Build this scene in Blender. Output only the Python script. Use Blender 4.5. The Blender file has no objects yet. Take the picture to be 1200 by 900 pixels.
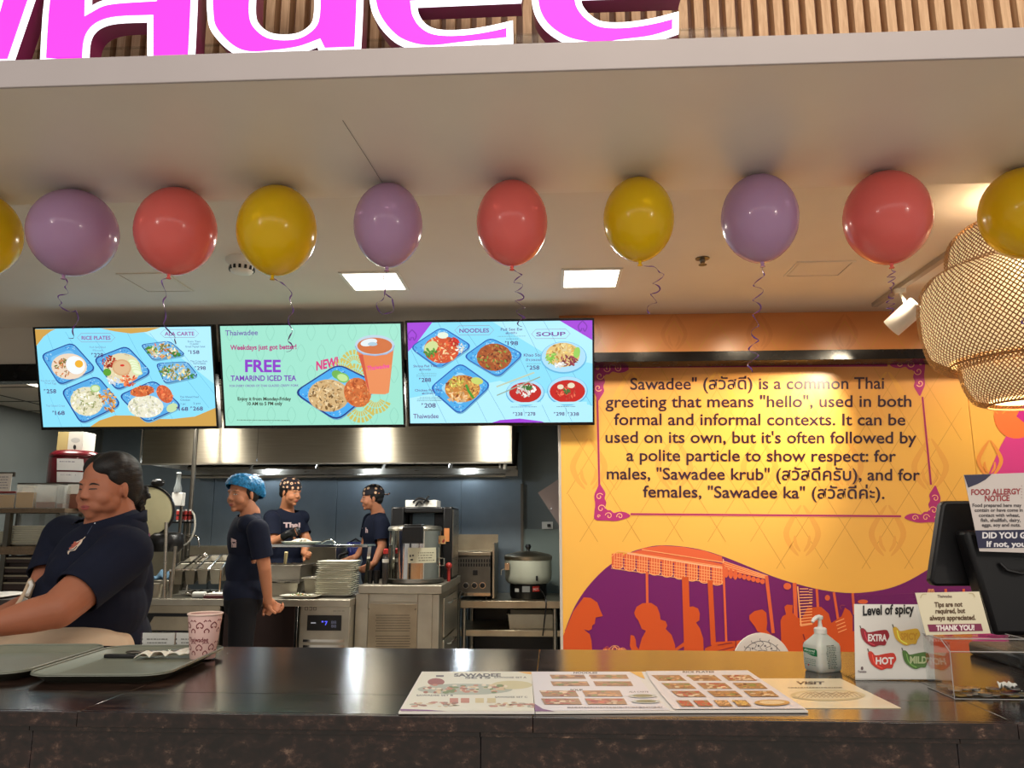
import bpy, bmesh, math, random
import numpy as np
from mathutils import Vector, Matrix, Euler
from mathutils.bvhtree import BVHTree
from mathutils.geometry import tessellate_polygon

SC = bpy.context.scene
COL = SC.collection
PI = math.pi
# ---------------------------------------------------------------- camera, world, lights, exposure
CZ, YAW, PIT, FPX = 1.38, math.radians(3.0), math.radians(10.5), 900.0
cam_data = bpy.data.cameras.new('camera')
cam_data.sensor_fit = 'HORIZONTAL'; cam_data.sensor_width = 36; cam_data.lens = 36 * FPX / 1200
cam_data.clip_start = 0.02; cam_data.clip_end = 60
cam = bpy.data.objects.new('camera', cam_data); COL.objects.link(cam)
cam.location = (0, 0, CZ); cam.rotation_euler = (PI / 2 + PIT, 0, YAW)
SC.camera = cam
SC.view_settings.view_transform = 'Standard'
SC.view_settings.look = 'None'
SC.view_settings.exposure = 0.1
SC.view_settings.gamma = 1.0
SC.view_settings.use_curve_mapping = False
SC.cycles.max_bounces = 8
SC.cycles.caustics_reflective = False
SC.cycles.caustics_refractive = False
SC.cycles.sample_clamp_indirect = 4.0

world = bpy.data.worlds.new('world'); SC.world = world; world.use_nodes = True
world.node_tree.nodes['Background'].inputs[0].default_value = (1.0, 0.965, 0.92, 1)
world.node_tree.nodes['Background'].inputs[1].default_value = 0.42


def light(name, kind, loc, energy, color=(1, 1, 1), size=0.3, size_y=None, aim=None, spot=None, blend=0.3):
    d = bpy.data.lights.new(name, kind); d.energy = energy; d.color = color
    if kind == 'AREA':
        d.size = size
        if size_y: d.shape = 'RECTANGLE'; d.size_y = size_y
    else:
        d.shadow_soft_size = size
    if kind == 'SPOT': d.spot_size = spot; d.spot_blend = blend
    o = bpy.data.objects.new(name, d); COL.objects.link(o); o.location = loc
    if aim is not None:
        o.rotation_euler = (Vector(aim) - Vector(loc)).to_track_quat('-Z', 'Y').to_euler()
    return o


WARM, COOL = (1.0, 0.80, 0.58), (0.86, 0.95, 1.0)
# unseen fill lights added on the mall side, behind and above the visitor
light('mall_bounce_fill', 'AREA', (0, -3.6, 3.95), 200, (1.0, .93, .86), 9.0, 4.0, aim=(0, -3.0, 0))
light('mall_side_fill', 'AREA', (-3.0, -1.8, 2.9), 14, (1.0, .90, .80), .35, .35, aim=(-1.6, 2.4, 1.6))
light('mall_side_fill', 'AREA', (3.1, -1.7, 2.66), 22, (1.0, .88, .74), .4, .4, aim=(1.3, 4.4, 1.8))
light('facade_fill', 'AREA', (0.6, 0.4, 3.7), 22, (1.0, .83, .66), 2.6, .3, aim=(0.6, 1.95, 2.75))
# dining side panels in the upper ceiling
light('panel_light', 'AREA', (-0.93, 3.86, 2.65), 14, (1.0, .92, .80), .26, .26, aim=(-0.93, 3.86, 0))
light('panel_light', 'AREA', (0.21, 3.87, 2.65), 14, (1.0, .92, .80), .26, .26, aim=(0.21, 3.87, 0))
# unseen row of spots added to brighten the mural wall
for sx, se in ((0.6, 9), (1.2, 20), (1.9, 28), (2.6, 28), (3.3, 20)):
    light('mural_spot', 'SPOT', (sx, 4.0, 2.57), se, (1.0, .84, .60), .04, aim=(sx + .05, 4.6, 1.5), spot=math.radians(125), blend=.9)
# kitchen ceiling panels, one added fill and the lamps inside the hood
light('kitchen_light', 'AREA', (-3.9, 6.1, 2.33), 3, (1.0, .96, .86), .4, .3, aim=(-3.9, 6.1, 0))  # unseen fill without a fixture, added to brighten the left kitchen wall
light('kitchen_light', 'AREA', (-3.0, 5.6, 2.33), 16, (1.0, .96, .86), .26, .26, aim=(-3.0, 5.6, 0))
light('kitchen_light', 'AREA', (-3.34, 4.98, 2.33), 5, (1.0, .96, .86), .3, .3, aim=(-3.34, 4.98, 0))
light('kitchen_light', 'AREA', (-1.63, 5.35, 2.33), 24, (1.0, .96, .86), .26, .26, aim=(-1.63, 5.35, 0))
light('kitchen_light', 'AREA', (-.53, 5.35, 2.33), 22, (1.0, .96, .86), .26, .26, aim=(-.53, 5.35, 0))
for hx in (-2.75, -1.75, -0.8):
    light('hood_lamp_light', 'POINT', (hx, 7.0, 1.93), 4.5, (.80, .91, 1.0), .03)


# ---------------------------------------------------------------- pixel rays of the photograph -> places in the room
def ray(px, py):
    x = (px - 600) / FPX; u = -(py - 450) / FPX
    f = math.cos(PIT) - u * math.sin(PIT); z = math.sin(PIT) + u * math.cos(PIT)
    return (x * math.cos(YAW) - f * math.sin(YAW), x * math.sin(YAW) + f * math.cos(YAW), z)


def at(px, py, Y):
    d = ray(px, py); t = Y / d[1]
    return Vector((d[0] * t, Y, CZ + d[2] * t))


def atz(px, py, Z):
    d = ray(px, py); t = (Z - CZ) / d[2]
    return Vector((d[0] * t, d[1] * t, Z))


# ---------------------------------------------------------------- materials
def lin(c):
    c = c / 255.0
    return c / 12.92 if c <= 0.04045 else ((c + 0.055) / 1.055) ** 2.4


def rgb(c): return (lin(c[0]), lin(c[1]), lin(c[2]), 1.0)


MATS = {}


def M(name, col=(128, 128, 128), rough=.5, metal=0.0, noise=0.0, nscale=20.0, bump=0.0, bscale=60.0, coat=0.0, trans=0.0,
      emis=None, estr=0.0, spec=0.5, stretch=(1, 1, 1), alpha=1.0, ior=1.45, rnoise=0.0, sss=0.0, col2=None):
    if name in MATS: return MATS[name]
    m = bpy.data.materials.new(name); m.use_nodes = True
    nt = m.node_tree; b = nt.nodes['Principled BSDF']
    b.inputs['Base Color'].default_value = rgb(col)
    b.inputs['Roughness'].default_value = rough; b.inputs['Metallic'].default_value = metal
    b.inputs['Coat Weight'].default_value = coat; b.inputs['Coat Roughness'].default_value = 0.06
    b.inputs['Transmission Weight'].default_value = trans
    b.inputs['Specular IOR Level'].default_value = spec; b.inputs['IOR'].default_value = ior
    b.inputs['Alpha'].default_value = alpha
    if sss:
        b.inputs['Subsurface Weight'].default_value = sss; b.inputs['Subsurface Radius'].default_value = (.02, .008, .005)
        b.inputs['Subsurface Scale'].default_value = .5
    if emis is not None:
        b.inputs['Emission Color'].default_value = rgb(emis); b.inputs['Emission Strength'].default_value = estr
    tc = mp = None
    if noise or bump or rnoise or col2:
        tc = nt.nodes.new('ShaderNodeTexCoord'); mp = nt.nodes.new('ShaderNodeMapping')
        mp.inputs['Scale'].default_value = stretch; nt.links.new(tc.outputs['Object'], mp.inputs[0])
    if noise or col2:
        n = nt.nodes.new('ShaderNodeTexNoise'); n.inputs['Scale'].default_value = nscale; n.inputs['Detail'].default_value = 5
        nt.links.new(mp.outputs[0], n.inputs['Vector'])
        r = nt.nodes.new('ShaderNodeValToRGB'); nt.links.new(n.outputs[0], r.inputs[0])
        r.color_ramp.elements[0].position = .35; r.color_ramp.elements[1].position = .65
        if col2:
            r.color_ramp.elements[0].color = rgb(col); r.color_ramp.elements[1].color = rgb(col2)
        else:
            c0 = rgb(col); k = 1 - noise; j = 1 + noise
            r.color_ramp.elements[0].color = (c0[0] * k, c0[1] * k, c0[2] * k, 1)
            r.color_ramp.elements[1].color = (min(1, c0[0] * j), min(1, c0[1] * j), min(1, c0[2] * j), 1)
        nt.links.new(r.outputs[0], b.inputs['Base Color'])
    if rnoise:
        n2 = nt.nodes.new('ShaderNodeTexNoise'); n2.inputs['Scale'].default_value = nscale * .7
        nt.links.new(mp.outputs[0], n2.inputs['Vector'])
        mr = nt.nodes.new('ShaderNodeMapRange'); mr.inputs['To Min'].default_value = max(0.02, rough - rnoise)
        mr.inputs['To Max'].default_value = rough + rnoise
        nt.links.new(n2.outputs[0], mr.inputs['Value']); nt.links.new(mr.outputs[0], b.inputs['Roughness'])
    if bump:
        n3 = nt.nodes.new('ShaderNodeTexNoise'); n3.inputs['Scale'].default_value = bscale; n3.inputs['Detail'].default_value = 4
        nt.links.new(mp.outputs[0], n3.inputs['Vector'])
        bp = nt.nodes.new('ShaderNodeBump'); bp.inputs['Strength'].default_value = bump; bp.inputs['Distance'].default_value = .01
        nt.links.new(n3.outputs[0], bp.inputs['Height']); nt.links.new(bp.outputs[0], b.inputs['Normal'])
    MATS[name] = m
    return m


def print_mat(name, emit=0.0, rough=.5, coat=0.0):
    m = bpy.data.materials.new(name); m.use_nodes = True; nt = m.node_tree; b = nt.nodes['Principled BSDF']
    a = nt.nodes.new('ShaderNodeAttribute'); a.attribute_name = 'Col'
    b.inputs['Roughness'].default_value = rough; b.inputs['Coat Weight'].default_value = coat
    if emit:
        b.inputs['Base Color'].default_value = (.01, .01, .01, 1)
        nt.links.new(a.outputs['Color'], b.inputs['Emission Color']); b.inputs['Emission Strength'].default_value = emit
    else:
        nt.links.new(a.outputs['Color'], b.inputs['Base Color'])
    MATS[name] = m
    return m


# ---------------------------------------------------------------- mesh collector
class G:
    def __init__(s): s.v = []; s.f = []; s.m = []

    def add(s, vs, fs, m=0, mat=None):
        o = len(s.v)
        s.v.extend([tuple(mat @ Vector(v)) if mat is not None else tuple(v) for v in vs])
        s.f.extend([tuple(o + i for i in f) for f in fs]); s.m.extend([m] * len(fs)); return s

    def box(s, x0, x1, y0, y1, z0, z1, m=0, mat=None):
        v = [(x, y, z) for z in (z0, z1) for y in (y0, y1) for x in (x0, x1)]
        return s.add(v, [(0, 2, 3, 1), (4, 5, 7, 6), (0, 1, 5, 4), (2, 6, 7, 3), (0, 4, 6, 2), (1, 3, 7, 5)], m, mat)

    def lathe(s, prof, c=(0, 0, 0), n=24, m=0, mat=None, axis=None, cap=True):
        """prof: list of (r, z); revolved about z, then AXIS (a direction) replaces z."""
        R = Matrix.Identity(4)
        if axis is not None: R = Vector(axis).to_track_quat('Z', 'Y').to_matrix().to_4x4()
        T = Matrix.Translation(Vector(c)) @ R
        if mat is not None: T = mat @ T
        vs = []; fs = []
        for r, z in prof:
            for i in range(n): a = 2 * PI * i / n; vs.append((r * math.cos(a), r * math.sin(a), z))
        for j in range(len(prof) - 1):
            for i in range(n):
                k = (i + 1) % n; fs.append((j * n + i, j * n + k, (j + 1) * n + k, (j + 1) * n + i))
        if cap:
            if prof[0][0] > 1e-6: fs.append(tuple(range(n - 1, -1, -1)))
            if prof[-1][0] > 1e-6: fs.append(tuple((len(prof) - 1) * n + i for i in range(n)))
        return s.add(vs, fs, m, T)

    def cyl(s, p0, p1, r, r2=None, n=14, m=0, mat=None):
        p0 = Vector(p0); p1 = Vector(p1); d = p1 - p0
        return s.lathe([(r, 0), (r if r2 is None else r2, d.length)], p0, n, m, mat, axis=d)

    def sph(s, c, r, n=16, m=0, rot=None, mat=None):
        if not hasattr(r, '__len__'): r = (r, r, r)
        T = Matrix.Translation(Vector(c))
        if rot is not None: T = T @ Euler(rot).to_matrix().to_4x4()
        if mat is not None: T = mat @ T
        T = T @ Matrix.Diagonal((r[0], r[1], r[2], 1))
        k = max(6, n // 2)
        return s.lathe([(max(1e-7, math.sin(PI * j / k)), -math.cos(PI * j / k)) for j in range(k + 1)], (0, 0, 0), n, m, T, cap=False)

    def tube(s, pts, r, n=8, m=0, mat=None, flat=None, closed=False):
        pts = [Vector(p) for p in pts]; vs = []; fs = []; up = None
        N = len(pts)
        for i, p in enumerate(pts):
            t = (pts[min(i + 1, N - 1)] - pts[max(i - 1, 0)])
            if closed: t = pts[(i + 1) % N] - pts[i - 1]
            t.normalize()
            if up is None: up = Vector((0, 0, 1)) if abs(t.z) < .9 else Vector((1, 0, 0))
            a = (up - t * up.dot(t)).normalized(); b = t.cross(a); up = a
            rr = r[i] if hasattr(r, '__len__') else r
            for k in range(n):
                th = 2 * PI * k / n
                vs.append(p + a * math.cos(th) * rr + b * math.sin(th) * (rr * (flat or 1)))
        for i in range(N - 1 + (1 if closed else 0)):
            j = (i + 1) % N
            for k in range(n):
                l = (k + 1) % n; fs.append((i * n + k, i * n + l, j * n + l, j * n + k))
        if not closed:
            fs.append(tuple(range(n - 1, -1, -1))); fs.append(tuple((N - 1) * n + k for k in range(n)))
        return s.add(vs, fs, m, mat)

    def prism(s, pts, h, m=0, mat=None, holes=(), side_m=None):
        """closed outline pts (x, y) extruded from z=0 to z=h (sides and both caps), with holes."""
        loops = [list(pts)] + [list(q) for q in holes]
        flat = [Vector((p[0], p[1], 0)) for l in loops for p in l]; n = len(flat)
        tris = tessellate_polygon([[Vector((p[0], p[1], 0)) for p in l] for l in loops])
        vs = [(p.x, p.y, 0) for p in flat] + [(p.x, p.y, h) for p in flat]
        fs = []
        for t in tris:
            a, b, c = (flat[i] for i in t)
            if (b - a).cross(c - a).z < 0: t = t[::-1]
            fs.append(tuple(i + n for i in t)); fs.append(tuple(t[::-1]))
        s.add(vs, fs, m, mat)
        o = 0; sf = []
        for k, l in enumerate(loops):
            L = len(l); area = sum(l[i][0] * l[(i + 1) % L][1] - l[(i + 1) % L][0] * l[i][1] for i in range(L))
            for i in range(L):
                a, b = o + i, o + (i + 1) % L
                q = (a, b, b + n, a + n)
                if (area < 0) != (k > 0): q = q[::-1]
                sf.append(q)
            o += L
        return s.add(vs, sf, m if side_m is None else side_m, mat)

    def grid(s, fn, nu, nv, m=0):
        vs = [fn(i / nu, j / nv) for j in range(nv + 1) for i in range(nu + 1)]
        fs = [(j * (nu + 1) + i, j * (nu + 1) + i + 1, (j + 1) * (nu + 1) + i + 1, (j + 1) * (nu + 1) + i) for j in range(nv) for i in range(nu)]
        return s.add(vs, fs, m)


def wpos(o):
    p = Vector(o.location)
    while o.parent is not None: o = o.parent; p += Vector(o.location)
    return p


def tag(o, label=None, cat=None, group=None, kind=None):
    if label: o['label'] = label
    if cat: o['category'] = cat
    if group: o['group'] = group
    if kind: o['kind'] = kind
    return o


def thing(name, label, cat, loc, group=None):
    o = bpy.data.objects.new(name, None); COL.objects.link(o); o.location = loc; o.empty_display_size = .05
    return tag(o, label, cat, group)


def link_mesh(name, me, parent, smooth):
    o = bpy.data.objects.new(name, me); COL.objects.link(o)
    if parent is not None: o.parent = parent
    if smooth:
        me.shade_smooth()
        me.set_sharp_from_angle(angle=math.radians(smooth if smooth > 1 else 35))
    return o


def ob(name, g, mats, parent=None, label=None, cat=None, group=None, kind=None, bevel=0.0, smooth=35, origin=None, seg=2):
    """link the collected shapes as ONE mesh object; shapes are given in room coordinates."""
    if not isinstance(mats, (list, tuple)): mats = [mats]
    V = np.array(g.v, dtype=float)
    if parent is not None: org = np.array(wpos(parent))
    elif origin is not None: org = np.array(origin)
    else:
        lo, hi = V.min(0), V.max(0); org = np.array(((lo[0] + hi[0]) / 2, (lo[1] + hi[1]) / 2, lo[2]))
    V = V - org
    me = bpy.data.meshes.new(name)
    me.from_pydata([tuple(v) for v in V], [], g.f)
    for m in mats: me.materials.append(m)
    me.polygons.foreach_set('material_index', g.m)
    me.update()
    o = link_mesh(name, me, parent, smooth)
    if parent is None: o.location = org
    if bevel:
        b = o.modifiers.new('bevel', 'BEVEL'); b.width = bevel; b.segments = seg; b.limit_method = 'ANGLE'; b.angle_limit = math.radians(40)
        b.harden_normals = False
    return tag(o, label, cat, group, kind)


def struct(name, g, mats, label=None, parent=None, **k):
    return ob(name, g, mats, parent, label=label, kind=None if parent else 'structure', **k)


def dup(root, loc, rotz=0, label=None, group=None):
    r = root.copy(); COL.objects.link(r); r.location = loc; r.rotation_euler = (0, 0, rotz)
    if label: r['label'] = label
    if group: r['group'] = group
    for ch in list(root.children):
        c = ch.copy(); COL.objects.link(c); c.parent = r
        for g in list(ch.children):
            d = g.copy(); COL.objects.link(d); d.parent = c
    return r


# ---------------------------------------------------------------- flat print: coloured shapes and lettering on a real surface
_TC = {}


def text_tris(s, bold=0.0, res=3):
    key = (s, bold, res)
    if key in _TC: return _TC[key]
    cu = bpy.data.curves.new('lettering', 'FONT'); cu.body = s; cu.size = 1; cu.resolution_u = res; cu.offset = bold; cu.fill_mode = 'FRONT'
    o = bpy.data.objects.new('lettering', cu); COL.objects.link(o)
    dg = bpy.context.evaluated_depsgraph_get(); me = bpy.data.meshes.new_from_object(o.evaluated_get(dg))
    vs = [(v.co.x, v.co.y) for v in me.vertices]; fs = [tuple(p.vertices) for p in me.polygons]
    bpy.data.objects.remove(o); bpy.data.curves.remove(cu); bpy.data.meshes.remove(me)
    _TC[key] = (vs, fs)
    return vs, fs


class Print:
    """2D coordinates have y DOWN, like the photograph."""

    def __init__(s): s.v = []; s.f = []; s.c = []; s.k = 0; s.i = 0; s._g = None

    def _add(s, vs, fs, col):
        if s._g is None: s.k += 1
        else: s.i += 1; s.k = s._g + s.i % 14
        o = len(s.v)
        s.v.extend([(x, y, s.k) for x, y in vs]); s.f.extend([tuple(o + i for i in f) for f in fs]); s.c.extend([col] * len(fs))

    @property
    def same(s): return s._g is not None

    @same.setter
    def same(s, on):
        # many small overlapping shapes share a few thin layers
        if on and s._g is None: s._g = s.k + 1
        elif not on and s._g is not None: s.k = s._g + 14; s._g = None

    def poly(s, pts, col, holes=()):
        loops = [[Vector((p[0], p[1], 0)) for p in l] for l in [pts] + list(holes)]
        t = tessellate_polygon(loops); s._add([(v.x, v.y) for l in loops for v in l], t, col); return s

    def rect(s, x0, y0, x1, y1, col): return s.poly([(x0, y0), (x1, y0), (x1, y1), (x0, y1)], col)

    def ell(s, cx, cy, rx, ry, col, n=20, rot=0, a0=0, a1=2 * PI):
        c, q = math.cos(rot), math.sin(rot); full = abs(a1 - a0) > 6.28
        P = [(rx * math.cos(a0 + (a1 - a0) * i / n), ry * math.sin(a0 + (a1 - a0) * i / n)) for i in range(n if full else n + 1)]
        return s.poly([(cx + x * c - y * q, cy + x * q + y * c) for x, y in P], col)

    def line(s, pts, w, col, closed=False):
        n = len(pts); L = []; R = []
        for i in range(n):
            a = pts[i - 1] if (i or closed) else pts[0]; b = pts[(i + 1) % n] if (i < n - 1 or closed) else pts[-1]
            dx, dy = b[0] - a[0], b[1] - a[1]; l = math.hypot(dx, dy) or 1; ww = w[i] if hasattr(w, '__len__') else w
            nx, ny = -dy / l * ww / 2, dx / l * ww / 2
            L.append((pts[i][0] + nx, pts[i][1] + ny)); R.append((pts[i][0] - nx, pts[i][1] - ny))
        m = n if closed else n - 1
        s._add(L + R, [(i, (i + 1) % n, n + (i + 1) % n, n + i) for i in range(m)], col); return s

    def text(s, t, x, y, h, col, x1=None, align='l', bold=0.0, slope=0.0, res=3, sx=1.0, y1=None):
        """baseline starts at (x, y); h = size of the type (cap height = .72 h); x1 = right end to fit; align c or r about x."""
        vs, fs = text_tris(t, bold, res)
        if not vs: return s
        a = min(v[0] for v in vs); b = max(v[0] for v in vs); w = max(b - a, 1e-6)
        kx = h * sx
        if x1 is not None: kx = (x1 - x) / w
        ox = x - a * kx
        if align == 'c': ox = x - (a + w / 2) * kx
        if align == 'r': ox = x - b * kx
        if y1 is not None and x1 is not None: slope = (y1 - y) / (x1 - x)
        s._add([(ox + v[0] * kx, y - v[1] * h + slope * (ox + v[0] * kx - x)) for v in vs], fs, col); return s

    def lines(s, x0, x1, y, n, dy, col, h=2, r=None):
        """small print too fine to read in the photograph"""
        r = r or random.Random(int(x0 * 7 + y))
        for i in range(n):
            x = x0 + r.uniform(0, .12) * (x1 - x0)
            while x < x1 - 3:
                w = min(r.uniform(2, 7) * h / 1.6, x1 - x); s.rect(x, y + i * dy - h / 2, x + w, y + i * dy + h / 2, col); x += w + h * .8
        return s

    def fine(s, L):
        """split large triangles so that the ink can follow a curved surface"""
        V, Fc, C = [], [], []
        st = []
        for f, c in zip(s.f, s.c):
            q = [s.v[i] for i in f]
            for j in range(1, len(q) - 1): st.append((q[0], q[j], q[j + 1], c))
        while st:
            a, b, d, c = st.pop(); e = [math.hypot(a[0] - b[0], a[1] - b[1]), math.hypot(b[0] - d[0], b[1] - d[1]), math.hypot(d[0] - a[0], d[1] - a[1])]
            m = max(e)
            if m <= L: o = len(V); V += [a, b, d]; Fc.append((o, o + 1, o + 2)); C.append(c); continue
            k = e.index(m); P = [a, b, d]; p, q, r = P[k], P[(k + 1) % 3], P[(k + 2) % 3]; h = ((p[0] + q[0]) / 2, (p[1] + q[1]) / 2, p[2])
            st += [(p, h, r, c), (h, q, r, c)]
        s.v, s.f, s.c = V, Fc, C

    def build(s, name, mapf, mat, parent=None, step=0.00025, fine=0, **kw):
        me = bpy.data.meshes.new(name)
        if fine: s.fine(fine)
        org = wpos(parent) if parent is not None else Vector((0, 0, 0))
        V = [Vector(mapf(x, y, k * step)) - org for x, y, k in s.v]
        me.from_pydata([tuple(v) for v in V], [], s.f); me.materials.append(mat)
        at_ = me.color_attributes.new('Col', 'FLOAT_COLOR', 'CORNER')
        arr = []
        for f, c in zip(s.f, s.c): arr.extend(list(rgb(c)) * len(f))
        at_.data.foreach_set('color', arr); me.update()
        o = link_mesh(name, me, parent, 0)
        return tag(o, kw.get('label'), kw.get('cat'), kw.get('group'), kw.get('kind'))


def homog(src, dst):
    A = []; B = []
    for (x, y), (u, v) in zip(src, dst):
        A.append([x, y, 1, 0, 0, 0, -u * x, -u * y]); B.append(u); A.append([0, 0, 0, x, y, 1, -v * x, -v * y]); B.append(v)
    h = np.linalg.solve(np.array(A, float), np.array(B, float))

    def f(x, y):
        w = h[6] * x + h[7] * y + 1
        return (h[0] * x + h[1] * y + h[2]) / w, (h[3] * x + h[4] * y + h[5]) / w
    return f


def smooth_pts(P, n=4, closed=False):
    """Catmull-Rom through P"""
    out = []; N = len(P)
    for i in range(N if closed else N - 1):
        if closed: p0, p1, p2, p3 = P[i - 1], P[i], P[(i + 1) % N], P[(i + 2) % N]
        else: p0, p1, p2, p3 = P[max(i - 1, 0)], P[i], P[i + 1], P[min(i + 2, N - 1)]
        for k in range(n):
            t = k / n
            out.append(tuple(.5 * (2 * b + (c - a) * t + (2 * a - 5 * b + 4 * c - d) * t * t + (3 * b - a - 3 * c + d) * t ** 3) for a, b, c, d in zip(p0, p1, p2, p3)))
    if not closed: out.append(tuple(P[-1]))
    return out
# ================================================================ MATERIALS USED WIDELY
m_paint = M('ceiling_paint', (226, 220, 210), .3, noise=.02, nscale=3, bump=.02, bscale=6, spec=.4)
m_paint2 = M('upper_ceiling_paint', (220, 212, 200), .6, noise=.02, nscale=3)
m_fascia = M('fascia_paint', (176, 168, 168), .5, noise=.02, nscale=4)
m_steel = M('brushed_steel', (178, 172, 160), .3, 1.0, noise=.06, nscale=6, stretch=(2, 2, 30), rnoise=.08)
m_steel_dk = M('dark_steel', (110, 106, 98), .38, 1.0, noise=.08, nscale=9, rnoise=.1)
m_chrome = M('polished_steel', (215, 212, 205), .1, 1.0)
m_black = M('black_plastic', (16, 16, 17), .35, noise=.1)
m_blackmet = M('black_metal', (14, 13, 14), .25, .2, rnoise=.1)
m_white = M('white_plastic', (226, 224, 216), .4)
m_green_wall = M('grey_green_wall', (112, 118, 116), .6, noise=.06, nscale=2)


def granite(name, cols, rmin, rmax, sc, st):
    m = bpy.data.materials.new(name); m.use_nodes = True; nt = m.node_tree; b = nt.nodes['Principled BSDF']
    tc = nt.nodes.new('ShaderNodeTexCoord'); mp = nt.nodes.new('ShaderNodeMapping'); mp.inputs['Scale'].default_value = st
    nt.links.new(tc.outputs['Object'], mp.inputs[0])
    n1 = nt.nodes.new('ShaderNodeTexNoise'); n1.inputs['Scale'].default_value = sc; n1.inputs['Detail'].default_value = 9; n1.inputs['Roughness'].default_value = .72
    n2 = nt.nodes.new('ShaderNodeTexNoise'); n2.inputs['Scale'].default_value = 7; n2.inputs['Detail'].default_value = 4
    r1 = nt.nodes.new('ShaderNodeValToRGB'); e = r1.color_ramp
    e.elements[0].position = .38; e.elements[0].color = rgb(cols[0]); e.elements[1].position = .72; e.elements[1].color = rgb(cols[3])
    x = e.elements.new(.5); x.color = rgb(cols[1]); x = e.elements.new(.6); x.color = rgb(cols[2])
    r2 = nt.nodes.new('ShaderNodeValToRGB'); r2.color_ramp.elements[0].position = .35; r2.color_ramp.elements[0].color = (.45, .42, .42, 1)
    r2.color_ramp.elements[1].position = .7; r2.color_ramp.elements[1].color = (1.15, 1, .95, 1)
    mx = nt.nodes.new('ShaderNodeMix'); mx.data_type = 'RGBA'; mx.blend_type = 'MULTIPLY'; mx.inputs[0].default_value = 1
    for n in (n1, n2): nt.links.new(mp.outputs[0], n.inputs['Vector'])
    nt.links.new(n1.outputs[0], r1.inputs[0]); nt.links.new(n2.outputs[0], r2.inputs[0])
    nt.links.new(r1.outputs[0], mx.inputs[6]); nt.links.new(r2.outputs[0], mx.inputs[7]); nt.links.new(mx.outputs[2], b.inputs['Base Color'])
    mr = nt.nodes.new('ShaderNodeMapRange'); mr.inputs['To Min'].default_value = rmin; mr.inputs['To Max'].default_value = rmax
    nt.links.new(n1.outputs[0], mr.inputs['Value']); nt.links.new(mr.outputs[0], b.inputs['Roughness'])
    b.inputs['Specular IOR Level'].default_value = .6
    bp = nt.nodes.new('ShaderNodeBump'); bp.inputs['Strength'].default_value = .12; bp.inputs['Distance'].default_value = .002
    nt.links.new(n1.outputs[0], bp.inputs['Height']); nt.links.new(bp.outputs[0], b.inputs['Normal'])
    return m


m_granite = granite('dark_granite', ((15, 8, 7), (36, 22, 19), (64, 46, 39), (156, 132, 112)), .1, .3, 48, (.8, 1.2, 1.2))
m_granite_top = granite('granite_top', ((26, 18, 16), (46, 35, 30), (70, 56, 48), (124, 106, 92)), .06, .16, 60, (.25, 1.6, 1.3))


def wood_mat(name, c1, c2, scale=(8, 8, .7), rough=.5):
    m = bpy.data.materials.new(name); m.use_nodes = True; nt = m.node_tree; b = nt.nodes['Principled BSDF']
    tc = nt.nodes.new('ShaderNodeTexCoord'); mp = nt.nodes.new('ShaderNodeMapping'); mp.inputs['Scale'].default_value = scale
    oi = nt.nodes.new('ShaderNodeObjectInfo'); ad = nt.nodes.new('ShaderNodeVectorMath'); ad.operation = 'ADD'
    sc_ = nt.nodes.new('ShaderNodeMath'); sc_.operation = 'MULTIPLY'; sc_.inputs[1].default_value = 37
    nt.links.new(oi.outputs['Random'], sc_.inputs[0]); nt.links.new(tc.outputs['Object'], ad.inputs[0]); nt.links.new(sc_.outputs[0], ad.inputs[1])
    nt.links.new(ad.outputs[0], mp.inputs[0])
    w = nt.nodes.new('ShaderNodeTexNoise'); w.inputs['Scale'].default_value = 12; w.inputs['Detail'].default_value = 6; w.inputs['Distortion'].default_value = 1.2
    nt.links.new(mp.outputs[0], w.inputs['Vector'])
    r = nt.nodes.new('ShaderNodeValToRGB'); r.color_ramp.elements[0].color = rgb(c1); r.color_ramp.elements[1].color = rgb(c2)
    r.color_ramp.elements[0].position = .35; r.color_ramp.elements[1].position = .68
    nt.links.new(w.outputs[0], r.inputs[0]); nt.links.new(r.outputs[0], b.inputs['Base Color']); b.inputs['Roughness'].default_value = rough
    return m


m_slat = wood_mat('slat_wood', (186, 146, 108), (212, 176, 138))
m_slat_back = wood_mat('slat_backing_wood', (120, 82, 60), (146, 104, 76))

# ================================================================ LARGE STRUCTURE
g = G().box(-6.5, 5, -8, 8.2, -.05, 0)
struct('floor', g, M('floor_tile', (196, 190, 180), .35, noise=.1, nscale=5), 'grey floor behind the food counter')
XL, XR = -4.42, 3.9
g = G().box(XL - .1, XL, 2.4, 7.4, 0, 2.66); struct('wall_left', g, m_green_wall, 'grey side wall of the kitchen at the left')
g = G().box(XL, .2, 7.3, 7.4, 0, 2.6)
struct('wall_back', g, m_green_wall, 'grey rear wall of the kitchen')
wb = bpy.data.objects['wall_back']
# steel cladding on the rear wall
m_clad = M('blue_steel_cladding', (118, 130, 138), .36, .4, noise=.12, nscale=3, rnoise=.12, bump=.03, bscale=3)
xs = [-4.4, -3.25, -2.05, -.86, -.283]
for i in range(4):
    g = G().box(xs[i] + .002, xs[i + 1] - .002, 7.285, 7.3, .3, 2.34)
    ob('cladding_panel', g, m_clad, wb, bevel=.002)
zr = at(630, 620, 7.3).z
ob('lower_panel', G().box(-.278, .055, 7.29, 7.3, .3, zr), M('pale_green_panel', (128, 140, 134), .45), wb, bevel=.002)
ob('corner_strip', G().box(-.3, -.276, 7.28, 7.302, .3, zr + .42), m_steel_dk, wb)
g = G().box(.06, .16, 4.72, 7.3, 0, 2.6); struct('wall_kitchen_right', g, m_green_wall, 'grey wall hidden behind the mural wall')
g = G().box(XL, .16, 4.78, 7.3, 2.34, 2.4); struct('ceiling_kitchen', g, M('kitchen_ceiling', (196, 190, 176), .6), 'low off-white ceiling inside the kitchen')
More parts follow.
